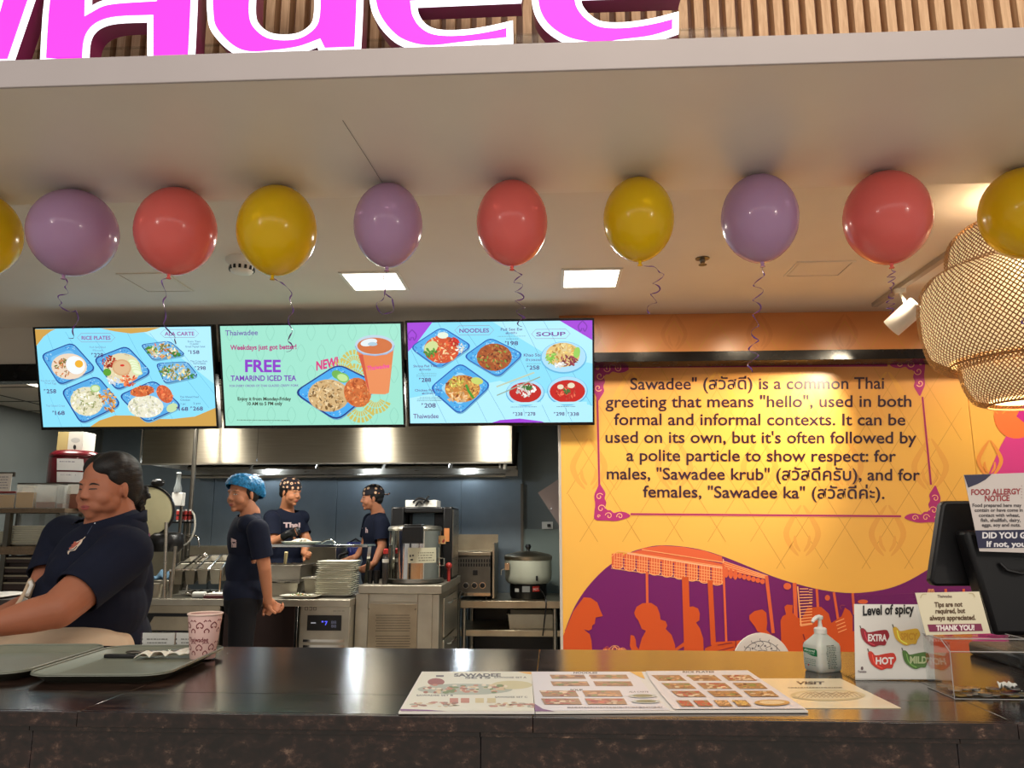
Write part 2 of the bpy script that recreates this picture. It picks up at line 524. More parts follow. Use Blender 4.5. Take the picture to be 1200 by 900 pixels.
kc = bpy.data.objects['ceiling_kitchen']
for yy in (5.1, 5.7, 6.2): ob('ceiling_joint', G().box(XL, .05, yy, yy + .012, 2.336, 2.3405), m_black, kc)
for xx in (-4.1, -3.5, -2.9): ob('ceiling_joint', G().box(xx, xx + .012, 4.8, 7.2, 2.336, 2.3405), m_black, kc)
# bulkhead above the kitchen opening
g = G().box(XL, .045, 4.7, 4.78, 2.413, 2.66); struct('wall_bulkhead', g, m_paint2, 'off-white bulkhead wall above the kitchen opening')
g = G().box(XL, .045, 4.69, 4.8, 2.3, 2.413); struct('trim_1', g, m_blackmet, 'black steel beam under the bulkhead')
# upper ceiling, soffit, fascia
g = G().box(XL, XR, 2.34, 4.8, 2.66, 2.74); struct('ceiling', g, m_paint2, 'cream ceiling behind the row of balloons')
g = G().box(-5, 4.6, 1.7228, 2.42, 2.4795, 2.552)
g.box(-5, 4.6, 2.3, 2.42, 2.552, 2.66)
struct('ceiling_soffit', g, m_paint, 'dropped cream soffit that the balloons float against')
g = G().box(-5, 4.6, 1.715, 1.7225, 2.479, 2.556)
struct('trim_2', g, m_fascia, 'pale fascia ledge under the illuminated letters', bevel=.002)
# slatted facade above the soffit
g = G().box(-5, 4.6, 1.99, 2.05, 2.552, 4.3)
struct('wall_facade', g, m_slat_back, 'wooden slatted facade above the fascia')
fw = bpy.data.objects['wall_facade']
sl_me = None
per = .0437
for i in range(-52, 52):
    x = .378 + i * per
    if sl_me is None:
        g = G().box(-.0125, .0125, -.04, 0, 0, 1.7)
        o = ob('slat', g, m_slat, None, bevel=.0015, origin=(0, 0, 0)); sl_me = o.data; o.parent = fw
        base = o
    else:
        o = bpy.data.objects.new('slat', sl_me); COL.objects.link(o); o.parent = fw
    W = wpos(fw)
    o.location = Vector((x, 1.99, 2.553)) - W
# clear acrylic strip behind the letters
m_acryl = bpy.data.materials.new('clear_acrylic'); m_acryl.use_nodes = True
nt = m_acryl.node_tree; nt.nodes.clear()
_o = nt.nodes.new('ShaderNodeOutputMaterial'); _m = nt.nodes.new('ShaderNodeMixShader'); _t = nt.nodes.new('ShaderNodeBsdfTransparent'); _g = nt.nodes.new('ShaderNodeBsdfGlossy')
_l = nt.nodes.new('ShaderNodeFresnel'); _l.inputs['IOR'].default_value = 1.2; _t.inputs[0].default_value = (.96, .97, .97, 1); _g.inputs['Roughness'].default_value = .04
_k = nt.nodes.new('ShaderNodeMath'); _k.operation = 'MULTIPLY'; _k.inputs[1].default_value = .45; nt.links.new(_l.outputs[0], _k.inputs[0]); nt.links.new(_k.outputs[0], _m.inputs[0]); nt.links.new(_t.outputs[0], _m.inputs[1]); nt.links.new(_g.outputs[0], _m.inputs[2]); nt.links.new(_m.outputs[0], _o.inputs[0])
g = G().box(-2.6, .53, 1.93, 1.936, 2.556, 2.73); g.box(-2.6, .53, 1.928, 1.938, 2.7285, 2.7325)
ob('acrylic_backing_strip', g, m_acryl, None, 'clear acrylic strip standing behind the glowing letters', 'acrylic strip')
# right wall far aside and mural wall
MY = 4.6
g = G().box(.05, 2.449, MY, MY + .1, 0, 2.66); g.box(2.453, XR, MY + .002, MY + .1, 0, 2.66)
m_mural = bpy.data.materials.new('mural_print_base'); m_mural.use_nodes = True
nt = m_mural.node_tree; b = nt.nodes['Principled BSDF']; b.inputs['Roughness'].default_value = .32; b.inputs['Specular IOR Level'].default_value = .5
tc = nt.nodes.new('ShaderNodeTexCoord'); sp = nt.nodes.new('ShaderNodeSeparateXYZ'); mr = nt.nodes.new('ShaderNodeMapRange')
mr.inputs['From Min'].default_value = 1.2; mr.inputs['From Max'].default_value = 2.45
rr = nt.nodes.new('ShaderNodeValToRGB'); e = rr.color_ramp; e.elements[0].color = rgb((238, 184, 84)); e.elements[1].color = rgb((214, 140, 80)); e.elements[0].position = .55
nt.links.new(tc.outputs['Object'], sp.inputs[0]); nt.links.new(sp.outputs[2], mr.inputs[0]); nt.links.new(mr.outputs[0], rr.inputs[0]); nt.links.new(rr.outputs[0], b.inputs['Base Color'])
bp = nt.nodes.new('ShaderNodeBump'); nn = nt.nodes.new('ShaderNodeTexNoise'); nn.inputs['Scale'].default_value = 5; bp.inputs['Strength'].default_value = .08; bp.inputs['Distance'].default_value = .01
nt.links.new(tc.outputs['Object'], nn.inputs['Vector']); nt.links.new(nn.outputs[0], bp.inputs['Height']); nt.links.new(bp.outputs[0], b.inputs['Normal'])
struct('wall_mural', g, m_mural, 'orange wall with printed greeting text and street market mural', origin=(0, 0, 0))
wm = bpy.data.objects['wall_mural']
g = G().box(.037, .052, MY - .004, MY + .12, 0, 2.36); struct('trim_3', g, M('mural_edge', (190, 184, 176), .5), 'pale vertical edge strip at the left end of the mural')
g = G().box(.052, XR, 4.43, MY, 2.328, 2.386); struct('trim_4', g, m_blackmet, 'glossy black beam across the orange mural', bevel=.002)
g = G().box(XR, XR + .1, 2.4, 4.7, 0, 2.66); struct('wall_right', g, m_paint2, 'plain cream wall far right')

# ================================================================ COUNTER
ct = thing('service_counter', 'dark brown granite service counter across the front', 'counter', (0, 1.65, 0))
R = random.Random(3); m_granite_mix = m_granite_top


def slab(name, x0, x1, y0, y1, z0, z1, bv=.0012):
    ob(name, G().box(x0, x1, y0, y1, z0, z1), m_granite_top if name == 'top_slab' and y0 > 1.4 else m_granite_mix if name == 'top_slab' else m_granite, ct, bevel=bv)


for k in range(-3, 5):
    x0 = -.785 + .75 * k
    slab('top_slab', x0 + .0003, x0 + .7497, 1.4575, 1.995, 1.056, 1.08)
    slab('top_slab', x0 + .0003, x0 + .7497, 1.312, 1.4569, 1.056, 1.08)
    slab('edge_slab', x0 + .0003, x0 + .7497, 1.303, 1.3117, 1.056, 1.0795)
    x0 = -.12 + .75 * k
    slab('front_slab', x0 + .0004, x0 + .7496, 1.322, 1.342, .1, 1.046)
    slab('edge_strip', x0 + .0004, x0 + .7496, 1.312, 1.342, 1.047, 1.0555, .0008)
ob('carcass', G().box(-2.3, 3.1, 1.343, 1.97, .0, 1.054), M('counter_core', (60, 44, 36), .6), ct)
ob('staff_side_board', G().box(-2.3, 3.1, 1.97, 1.985, .1, 1.05), m_slat, ct)
# ================================================================ ILLUMINATED LETTERS ON THE FASCIA
m_ret = M('maroon_letter_side', (128, 40, 84), .3, coat=.3)
m_rim = M('white_lit_rim', (255, 255, 255), .4, emis=(236, 246, 255), estr=1.6)
m_pink = M('magenta_lit_face', (160, 20, 130), .5, emis=(255, 62, 222), estr=.95)
LY = 1.722


def inset(P, d):
    """move a closed outline inward by d (y down); keeps the point count"""
    n = len(P); A = sum(P[i][0] * P[(i + 1) % n][1] - P[(i + 1) % n][0] * P[i][1] for i in range(n)); s = 1 if A > 0 else -1
    out = []
    for i in range(n):
        a, b, c = P[i - 1], P[i], P[(i + 1) % n]
        d1 = Vector((b[0] - a[0], b[1] - a[1])).normalized(); d2 = Vector((c[0] - b[0], c[1] - b[1])).normalized()
        n1 = Vector((-d1.y, d1.x)) * s; n2 = Vector((-d2.y, d2.x)) * s
        m = n1 + n2; l = m.length
        if l < .3: m = n1; k = 1
        else: m = m / l; k = min(1 / max(m.dot(n1), .35), 2.2)
        out.append((b[0] + m.x * d * k, b[1] + m.y * d * k))
    return out


def dense(P, corners):
    """smooth between the corner indices"""
    n = len(P); cs = sorted(corners)
    if not cs: return smooth_pts(P, 4, True)
    out = []
    for a, b in zip(cs, cs[1:] + [cs[0] + n]):
        seg = [P[i % n] for i in range(a, b + 1)]
        out += smooth_pts(seg, 1 if len(seg) == 2 else 4)[:-1]
    return out


def letter(name, lab, outer, oc, hole=None, hc=(), depth=.048, rim=7.6):
    O = dense(outer, oc); H = dense(hole, hc) if hole else None
    w = lambda P, Y=LY: [(p.x, p.z) for p in (at(x, y, Y) for x, y in P)]
    Ow = w(O); cx = sum(p[0] for p in Ow) / len(Ow); zb = min(p[1] for p in Ow)
    t = thing(name, lab, 'letter', (cx, LY, zb), 'glowing letters on the fascia')
    # prism plane: local x -> x, local y -> z, extrusion along +y (away from the visitor)
    T = Matrix(((1, 0, 0, 0), (0, 0, 1, LY), (0, 1, 0, 0), (0, 0, 0, 1)))
    g = G().prism(Ow, depth, 0, T, [w(H)] if H else ())
    ob('letter_shell', g, m_ret, t, smooth=40)
    e = .0015
    Oi = w(inset(O, rim)); holes = [Oi]
    T2 = Matrix(((1, 0, 0, 0), (0, 0, 1, LY - .0035), (0, 1, 0, 0), (0, 0, 0, 1)))
    # rim of the outline: a ring between the outline and its inset; rim of the hole likewise
    ob('lit_rim', G().prism(w(O), .003, 0, T2, [w(H)] if H else ()), m_rim, t, smooth=0)
    T3 = Matrix(((1, 0, 0, 0), (0, 0, 1, LY - .0065), (0, 1, 0, 0), (0, 0, 0, 1)))
    ob('lit_face', G().prism(Oi, .0028, 0, T3, [w(inset(H, -rim))] if H else ()), m_pink, t, smooth=0)
    return t


letter('sign_letter', 'magenta letter with slanting strokes cut off at the left end of the sign',
       [(62, -75), (20, -75), (-5, 20), (-35, -60), (-75, -60), (-110, 20), (-135, -75), (-180, -75), (-140, 80.5), (-85, 80), (-55, 0), (-25, 78.5), (15.6, 77.6), (42, 0)],
       range(14))
letter('sign_letter', 'magenta letter A, two upright stems joined by a curved crossbar',
       [(47.7, 77), (105, 75.5), (106, 54), (110.5, 41), (121, 32.5), (139, 28), (173.5, 26.5), (173.5, 74), (228.6, 72.3), (232, 0), (233, -72), (150, -78), (95, -66), (66, -45), (53, 0)],
       [0, 1, 6, 7, 8, 10], [(108, 8), (120, 2), (139, -1.5), (178, -4), (180, -40), (140, -38), (112, -24)], [0, 3, 4])
letter('sign_letter', 'magenta letter d with a round bowl and straight right stem',
       [(243, 0), (243.4, 13), (246, 32.5), (256, 47.7), (273, 62.5), (293, 68.9), (321, 67.4), (351, 63), (372, 55.8), (376.5, 65), (423, 63.3), (426, 0), (430, -150), (382, -150), (378, -62), (340, -72), (290, -70), (255, -50), (244, -22)],
       [8, 9, 10, 12, 13, 14], [(300.4, 0), (300.4, 19.5), (305, 30), (316.7, 39), (334, 41.4), (351, 39), (364, 30), (368, 19.5), (368.7, 0), (367, -22), (350, -40), (320, -40), (303, -22)])
letter('sign_letter', 'magenta letter e directly right of the letter d',
       [(433, -10), (435, 10), (441, 25), (452, 40), (467, 52.5), (488, 60), (510, 61.5), (540, 58), (575, 54.5), (601.5, 51.5), (601, 25), (575, 31), (550, 35), (525, 36.3), (508, 34), (497, 27), (491, 17), (489.5, 9.3),
        (611, 4.2), (612, -30), (596, -62), (560, -80), (520, -84), (480, -78), (450, -58), (436, -35)],
       [9, 10, 17, 18], [(491, -18), (563, -22), (556, -45), (525, -56), (499, -44)], [0, 1])
letter('sign_letter', 'magenta letter e at the right end of the sign',
       [(623, -10), (625, 12), (633, 29), (646, 42), (664, 52), (686, 57), (708, 57.5), (731, 54.5), (765, 50), (795, 40.5), (795, 14.5), (766, 22), (740, 26.3), (718, 27.3), (702, 25), (690, 17), (683, 8), (681, .8),
        (798, -3), (800, -36), (784, -66), (750, -84), (712, -88), (670, -82), (640, -62), (626, -38)],
       [9, 10, 17, 18], [(682, -24), (752, -28), (745, -50), (714, -62), (689, -50)], [0, 1])

# ================================================================ BALLOONS
m_bal = {'purple': M('purple_latex', (186, 148, 186), .2, coat=.15, trans=.12, sss=.2, spec=.2),
         'coral': M('coral_latex', (236, 112, 106), .2, coat=.15, trans=.12, sss=.2, spec=.2),
         'yellow': M('yellow_latex', (232, 190, 22), .2, coat=.15, trans=.12, sss=.2, spec=.2)}
m_rib = M('violet_ribbon', (112, 70, 150), .25, .1, coat=.4)


def balloon(col, px, py, pw, ph, lab, ribbon, by=2.33, tilt=0.0, pal=None):
    c = at(px, py, by); k = (c - Vector((0, 0, CZ))).length * math.cos(math.atan2(math.hypot(px - 600, py - 450), FPX)) / FPX
    rx = pw * k / 2; rz = ph * k / 2 * 1.03
    c.z = 2.479 - rz
    t = thing('balloon', lab, 'balloon', c, 'balloons along the soffit')
    prof = []
    N = 22
    for i in range(N + 1):
        a = PI * i / N; z = -math.cos(a)
        r = math.sin(a) * (1 if z > 0 else (1 - .10 * z * z * abs(z)))
        prof.append((max(r * rx, 1e-5), z * rz * (1.0 if z > 0 else 1.02)))
    g = G().lathe(prof, (0, 0, 0), 36, cap=False)
    T = Matrix.Translation(c) @ Euler((0, tilt, 0)).to_matrix().to_4x4()
    g.v = [tuple(T @ Vector(v)) for v in g.v]
    ob('latex_body', g, m_bal[col], t, smooth=180)
    kb = T @ Vector((0, 0, -rz * 1.02))
    g = G().lathe([(.003, .004), (.0055, -.002), (.006, -.006), (.0035, -.009), (.008, -.014), (.0085, -.0155)], kb, 12)
    ob('knot', g, m_bal[col], t)
    # ribbon: waypoints in photograph pixels, hanging in a curl from the knot
    P = [kb + Vector((0, 0, -.008))]; ph_ = 0
    W = smooth_pts([(p.x, p.z) for p in (at(x, y, by) for x, y in ribbon)], 7)
    z0 = P[0]; dx, dz = z0.x - W[0][0], z0.z - W[0][1]; L = len(W)
    for i, (x, z) in enumerate(W):
        f = 1 - i / L
        P.append(Vector((x + dx * f, by + .012 * math.sin(i * .55), z + dz * f)))
    g = G()
    vs = []; fs = []
    for i, p in enumerate(P):
        a = i * .35; w = Vector((math.cos(a) * .0022, math.sin(a) * .0022, .0012 * math.sin(a * 1.7)))
        vs += [p - w, p + w]
        if i: fs.append((2 * i - 2, 2 * i - 1, 2 * i + 1, 2 * i))
    g.add(vs, fs)
    o = ob('ribbon', g, m_rib, t, smooth=180); s_ = o.modifiers.new('s', 'SOLIDIFY'); s_.thickness = .0007
    return t


def zig(x0, y0, x1, y1, amp, n):
    return [(x0 + (x1 - x0) * i / n + amp * (1 if i % 2 else -1) * (0 if i in (0, n) else 1), y0 + (y1 - y0) * i / n) for i in range(n + 1)]


balloon('yellow', -24, 270, 90, 98, 'yellow balloon cut off by the left edge of the picture', zig(-24, 320, -20, 400, 5, 8))
balloon('purple', 87, 265, 97, 98, 'purple balloon farthest left, above the rice plates screen',
        [(83, 314), (86, 326), (84, 334), (76, 342), (75, 350), (82, 359), (94, 361), (91, 372), (88, 390), (81, 396)], tilt=.12)
balloon('coral', 207, 262, 91, 100, 'coral balloon above the screen that lists rice plates',
        [(206, 312), (199, 318), (199, 335), (198, 350), (196, 370), (201, 385), (208, 396), (204, 402)], tilt=.08)
balloon('yellow', 325, 263, 91, 104, 'yellow balloon beside the smoke detector', [(319, 317), (331, 325), (340, 335), (341, 348), (342, 362), (338, 375), (343, 388), (336, 396), (343, 404), (336, 412)], tilt=.04)
balloon('purple', 455, 262, 80, 97, 'purple balloon hanging in front of the ceiling light with a looped ribbon',
        [(453, 309), (450, 318), (450, 330), (451, 343), (443, 350), (443, 360), (451, 367), (460, 361), (460, 350), (452, 344)])
balloon('coral', 600, 253, 83, 99, 'coral balloon above the noodles and soup screen', [(600, 303)] + zig(606, 306, 612, 384, 5, 11)[1:])
balloon('yellow', 748, 248, 82, 97, 'yellow balloon between the coral and the purple one, left of the sprinkler', [(747, 294), (760, 300), (771, 306)] + zig(771, 306, 762, 367, 5, 7)[1:])
balloon('purple', 890, 253, 88, 102, 'purple balloon with a long ribbon dangling before the greeting text', [(887, 304)] + zig(884, 308, 881, 436, 5, 13)[1:])
balloon('coral', 1039, 249, 97, 107, 'coral balloon directly above the white track spotlight', [(1041, 302)] + zig(1041, 306, 1043, 368, 3, 14)[1:])
balloon('yellow', 1200, 249, 95, 104, 'yellow balloon overlapping the woven bamboo pendant lamp', zig(1200, 302, 1202, 380, 4, 9))

ob('thread', G().tube([(at(400, 122, 1.9).x, 1.92, 2.4785), (at(427, 165, 2.1).x, 2.14, 2.4775), (at(450, 213, 2.33).x, 2.33, 2.4785)], .0006, 5), m_black, None, 'thin dark thread running along the soffit to a purple balloon', 'thread')

# ================================================================ CEILING FIXTURES
m_glow = M('light_diffuser', (255, 255, 255), .5, emis=(255, 246, 228), estr=6)


def panel(cx, cy, w, lab, z=2.66, grp='square ceiling lights', parent_y=None):
    t = thing('ceiling_light', lab, 'ceiling light', (cx, cy, z), grp)
    g = G(); h = w / 2; f = .016
    for a in ((-h, -h + f, -h, h), (h - f, h, -h, h), (-h + f, h - f, -h, -h + f), (-h + f, h - f, h - f, h)):
        g.box(cx + a[0], cx + a[1], cy + a[2], cy + a[3], z - .008, z)
    ob('frame', g, m_white, t)
    ob('diffuser', G().box(cx - h + f, cx + h - f, cy - h + f, cy + h - f, z - .004, z), m_glow, t)


panel(-.93, 3.86, .31, 'square lit ceiling panel below the fourth full balloon, left of the other')
panel(.21, 3.87, .31, 'square lit ceiling panel between the coral and yellow balloons')
panel(-3.34, 4.98, .5, 'lit panel in the kitchen ceiling at the far left', 2.34, 'kitchen ceiling lights')
panel(-3.0, 5.6, .3, 'lit panel in the kitchen ceiling behind the rice plates screen', 2.34, 'kitchen ceiling lights')
panel(-1.63, 5.35, .3, 'lit panel in the kitchen ceiling hidden above the middle screen', 2.34, 'kitchen ceiling lights')
panel(-.53, 5.35, .3, 'lit panel in the kitchen ceiling hidden above the noodles screen', 2.34, 'kitchen ceiling lights')


def hatch(x0, x1, y0, y1, lab):
    g = G(); z = 2.66; f = .012
    t = thing('ceiling_hatch', lab, 'ceiling hatch', ((x0 + x1) / 2, (y0 + y1) / 2, z), 'ceiling access hatches')
    for a in ((x0, x0 + f, y0, y1), (x1 - f, x1, y0, y1), (x0 + f, x1 - f, y0, y0 + f), (x0 + f, x1 - f, y1 - f, y1)):
        g.box(a[0], a[1], a[2], a[3], z - .006, z)
    ob('frame', g, m_paint2, t)
    ob('hatch_cover', G().box(x0 + f + .004, x1 - f - .004, y0 + f + .004, y1 - f - .004, z - .004, z), m_paint2, t)
    g = G()
    for a in ((x0 + f, x1 - f, y0 + f, y0 + f + .004), (x0 + f, x1 - f, y1 - f - .004, y1 - f), (x0 + f, x0 + f + .004, y0 + f, y1 - f), (x1 - f - .004, x1 - f, y0 + f, y1 - f)):
        g.box(a[0], a[1], a[2], a[3], z - .0015, z - .0005)
    ob('shadow_gap', g, m_black, t)


hatch(-2.235, -1.97, 3.67, 3.985, 'square ceiling hatch at the left, beneath the coral balloon')
hatch(1.21, 1.495, 3.67, 3.895, 'square ceiling hatch between the purple and coral balloons on the right')
t = thing('smoke_detector', 'white round smoke detector on the ceiling', 'smoke detector', (-1.5, 3.5, 2.66))
cS = Vector((-1.5, 3.5, 2.66))
ob('base', G().lathe([(.078, 0), (.078, -.012), (.066, -.03)], cS, 28), m_white, t)
ob('dome', G().lathe([(.062, -.03), (.058, -.052), (.05, -.066), (.03, -.072), (.001, -.072)], cS, 28, cap=False), m_white, t, smooth=50)
g = G()
for k in range(14):
    a = 2 * PI * k / 14; T = Matrix.Translation(cS + Vector((0, 0, -.05))) @ Matrix.Rotation(a, 4, 'Z')
    g.box(.052, .0605, -.006, .006, -.009, .009, 0, T)
ob('vent_slots', g, m_black, t)
cS = Vector(at(823, 300, 3.6)); cS.z = 2.66
t = thing('sprinkler', 'small dark fire sprinkler on the ceiling', 'sprinkler', cS)
ob('rosette', G().lathe([(.034, 0), (.034, -.004), (.015, -.007), (.012, -.02)], cS, 20), m_steel_dk, t)
ob('deflector', G().lathe([(.02, -.032), (.02, -.034)], cS, 16).cyl(cS + Vector((.008, 0, -.018)), cS + Vector((.005, 0, -.033)), .002).cyl(cS + Vector((-.008, 0, -.018)), cS + Vector((-.005, 0, -.033)), .002), m_steel_dk, t)

# track with spotlight
t = thing('track_spotlight', 'white cylindrical spotlight hanging from a ceiling track by the mural', 'spotlight', (1.88, 4.1, 2.65))
g = G().box(1.866, 1.9, 3.3, 4.42, 2.635, 2.66); ob('track', g, M('track_grey', (168, 156, 146), .5), t, bevel=.002)
Bp = at(1066, 366, 4.04); ax = (Vector((1.27, 4.6, 1.90)) - Bp).normalized()
ob('mount', G().cyl((1.883, 4.09, 2.64), (1.883, 4.09, 2.615), .03, n=20).cyl((1.883, 4.09, 2.62), Bp, .009), m_white, t)
g = G().lathe([(.05, -.075), (.053, -.07), (.053, .1), (.05, .102), (.047, .09), (.04, .05), (.03, .045), (.001, .045)], Bp + ax * .02, 28, axis=ax, cap=False)
g.lathe([(.001, -.0755), (.05, -.075)], Bp + ax * .02, 28, axis=ax, cap=False)
ob('lamp_head', g, m_white, t)
P0 = Bp + ax * .1
light('mural_spot', 'SPOT', Bp + ax * .135, 95, (1.0, .86, .62), .03, aim=(1.27, 4.6, 1.88), spot=math.radians(75), blend=1)
ob('glare_clip', G().tube([P0 + Vector((-.03, -.04, .01)), P0 + Vector((0, -.05, .022)), P0 + Vector((.03, -.045, 0))], .003, 6), m_black, t)
# ================================================================ MURAL PRINT (flat ink on the wall, placed in photograph pixels on the wall's own plane)
pm_wall = print_mat('wall_ink', 0, .32)


def wallmap(x, y, o): p = at(x, y, MY - .0003); return (p.x, p.y - o * .1, p.z)


def wallmap2(x, y, o): p = at(x, y, MY - .0016); return (p.x, p.y - o * .1, p.z)


OR, OR2, PU, CRM = (206, 84, 36), (222, 100, 60), (112, 24, 104), (250, 178, 120)
# --- lattice and flame pattern
pr = Print(); pr.same = True
LINE = (208, 152, 66); FL = (230, 168, 76)


def band(pts, w, col, p=None):
    n = len(pts); ws = [max(.2, w * math.sin(PI * min(1, (i + .6) / (n))) ** .7) for i in range(n)]
    (p or pr).line(pts, ws, col)


def flame(cx, cy, s, col=FL, flip=1):
    for k in (-1, 1):
        P = smooth_pts([(cx + k * 1.5 * s, cy - 40 * s), (cx + k * 13 * s, cy - 22 * s), (cx + k * 22 * s, cy - 2 * s), (cx + k * 16 * s, cy + 16 * s), (cx + k * 5 * s, cy + 30 * s)], 4)
        band(P, 8 * s, col)
        P = smooth_pts([(cx + k * 10 * s, cy + 2 * s), (cx + k * 9 * s, cy + 14 * s), (cx + k * 2.5 * s, cy + 24 * s)], 3)
        band(P, 5 * s, col)


for r_ in range(5):
    for c_ in range(6):
        cx = 690 + 100 * c_ + (50 if r_ % 2 else 0); cy = 392 + 78 * r_
        if cx > 1110: continue
        if cy > 640 + (30 if 860 < cx < 1060 else -20): continue
        flame(cx, cy, .85 if r_ else .6, FL if r_ else (206, 132, 74))
for k in range(-6, 14):
    for sgn in (1, -1):
        # long diagonal lines clipped to the panel
        P = []
        for i in range(0, 90):
            y = 376 + i * 3.5; x = 690 + k * 50 + sgn * (y - 376) * .62
            wob = 0
            if 664 < x < 1128 and y < 636 + (34 if x > 900 else 0) - abs(x - 790) * .0: P.append((x, y))
        if len(P) > 1: pr.line([P[0], P[-1]], .7, LINE)
for k in range(5):
    for (dx, dy) in ((0, 0), (46, 78)):
        cx, cy = 722 + k * 92 + dx, 560 + dy
        if cx < 1110 and cy < 600: pr.line([(cx, cy - 14), (cx + 9, cy), (cx, cy + 14), (cx - 9, cy)], .7, LINE, closed=True)
pr.build('pattern_print', wallmap, pm_wall, wm)
# --- purple night scene at the bottom
pr = Print()
edge = smooth_pts([(662, 739), (672, 714), (684, 694), (700, 675), (716, 661), (735, 649), (755, 642), (775, 639), (800, 640.5), (825, 645), (850, 653), (880, 665), (910, 677), (940, 686), (970, 692.5), (1000, 695),
                   (1030, 692), (1055, 685), (1080, 672), (1105, 655), (1128, 634), (1139, 620)], 4)
yb = 775
pr.poly(edge + [(1139, yb + 4), (661, yb + 2)], PU)
# orange top of the awning inside the hill
pr.poly([(725, 653), (755, 642), (775, 639.3), (800, 640.8), (825, 645.3), (846, 652), (847, 660), (790, 650), (752, 644)], OR2)
pr.poly([(708, 667), (727, 653), (848, 666), (847, 661), (760, 642), (735, 649.5), (716, 661.5)], OR2)
pr.poly([(725, 653), (760, 643.5), (848, 662), (847, 668), (752, 648)], OR2)
# checked valance with scallops
top = lambda x: 653.5 + (x - 723) * (670 - 653.5) / (847 - 723) - 6.5
x = 717.0
scal = []
for i in range(9):
    x0 = 717 + i * 14.6; w = 13.2; yb0 = 662.5 + i * 2.35
    xs_ = [x0 + w * (.5 - .5 * math.cos(PI * k / 8)) for k in range(9)]
    pr.poly([(x0, max(649, top(x0)))] + [(xx, yb0 + 3 * math.sin(PI * k / 8) * 1.3) for k, xx in enumerate(xs_)] + [(x0 + w, top(x0 + w))], OR2)
    for q in range(1, 5):
        xx = x0 + w * q / 4.4; pr.line([(xx, top(xx) + 1), (xx, yb0 + 3)], .7, CRM)
    pr.line([(xx_, yb0 + 3.4 * math.sin(PI * k / 8) * 1.3) for k, xx_ in enumerate(xs_)], .9, CRM)
for q in range(5):
    pr.line([(722 - q * 1.5, 653 + q * 3.2), (847, 671 + q * 3.4)], .7, CRM)
pr.line([(716, 651.5 + 1), (724, 645.5), (847, 663 + 1)], .8, CRM)
pr.line([(752, 644), (848, 659)], .9, CRM); pr.line([(735, 648.5), (848, 666)], 1.5, (252, 190, 150)); pr.line([(847.5, 655), (848.5, 684)], 1.2, CRM)
# second awning
pr.poly([(848, 658), (899, 675), (899, 679), (850, 668)], OR2)
for q in range(4): pr.line([(848, 657.5 + q * 2.6), (900, 675 + q * 1.2)], .8, CRM)
for i in range(9):
    xx = 851 + i * 5.3; pr.ell(xx, 671 + i * 1.3, 2.8, 3.2 if i > 2 else 6, OR2, 10)
# posts
for (xa, ya, xb, yb_, w) in ((758, 670, 758.6, 712, 3), (803, 676, 806, 776, 8), (832, 680, 837, 776, 6), (847.5, 660, 851, 752, 2.6), (898, 675, 906, 742, 4), (931, 683, 933, 740, 4.5), (957, 690, 959, 722, 3), (977, 694, 982, 726, 3), (999, 695, 1001, 720, 3),
                             (1108, 690, 1110, 776, 3), (1129, 690, 1131, 776, 3)):
    pr.line([(xa, ya), (xb, yb_)], w, OR2 if w < 5 else OR)
# figures: bowed diner with cap, long haired diner, child, people behind
pr.poly([(660, 745), (672, 716), (684, 700), (692, 700.5), (700, 706), (703, 714), (706.5, 722), (698, 723.5), (697.5, 727), (697, 731), (694, 733), (693.5, 737), (690, 739), (684, 737.5), (691, 743), (693, 750), (695, 776), (660, 776)], OR)
pr.poly([(747, 776), (741, 764), (738, 757), (739, 744), (743, 745), (745, 750), (745.5, 757), (748.5, 761), (752, 748), (757, 739), (752, 737), (750, 732), (748, 727), (744.5, 722.5), (743, 718), (746, 711), (753, 706.8), (763, 706.5), (770, 711), (773, 719), (774, 726),
         (780, 728), (782, 733), (780, 737), (787, 744), (791, 756), (792, 776)], OR)
pr.poly([(791, 760), (802, 752), (802, 757), (792, 763)], OR)
pr.poly([(802, 776), (802, 712), (812, 710.5), (818, 713), (820, 719), (819.5, 727), (815.5, 729.5), (820, 736), (824, 748), (825, 776)], OR)
pr.poly([(866, 776), (888, 755), (891, 741), (887.5, 740), (885, 735), (878, 726), (878, 721), (884, 716), (893, 714), (898, 718), (899, 730), (898, 738), (905, 745), (908, 760), (910, 776)], OR)
pr.poly([(826, 760), (840, 752), (862, 751), (880, 748), (895, 760), (900, 776), (826, 776)], OR)
pr.poly([(916, 776), (914.5, 727), (917, 722), (921, 720), (919, 711), (922, 708.5), (929, 709), (928.5, 718), (934, 724), (940, 724), (946, 712), (962, 711), (971, 719), (974, 730), (986, 722), (990, 712), (996, 716), (999, 722), (999, 776)], OR)
pr.poly([(996, 776), (999, 740), (1010, 736), (1060, 730), (1139, 740), (1139, 780)], OR)
for (cx, cy, rx, ry) in ((922.5, 687, 4.5, 4), (969.5, 700.5, 3, 3.4), (1107, 702, 4.5, 4), (1124, 705, 3, 3.5), (1011, 705, 6, 2.5)): pr.ell(cx, cy, rx, ry, OR2)
pr.line([(986, 714), (984, 711), (986, 709), (990, 709.5)], 1, (150, 60, 90))
# ladder stripes
for q in range(13): pr.line([(937, 690 + q * 3.5), (947 + min(q, 5) * .9, 690 + q * 3.35)], 1.1, CRM)
for q in range(6): pr.line([(948, 691 + q * 3), (952, 691 + q * 3)], 1, CRM)
pr.line([(934.5, 687), (938.5, 733)], 1.5, CRM)
pr.line([(938, 733.5), (952, 731)], 1.2, CRM)
for q in range(4): pr.line([(979 + q, 733 + 4 * q - 4), (989 + q, 729 + 4 * q - 4)], 1, CRM)
for q in range(5): pr.line([(1088 + q * 1.3, 690), (1086 + q * 2.6, 700)], .9, CRM)
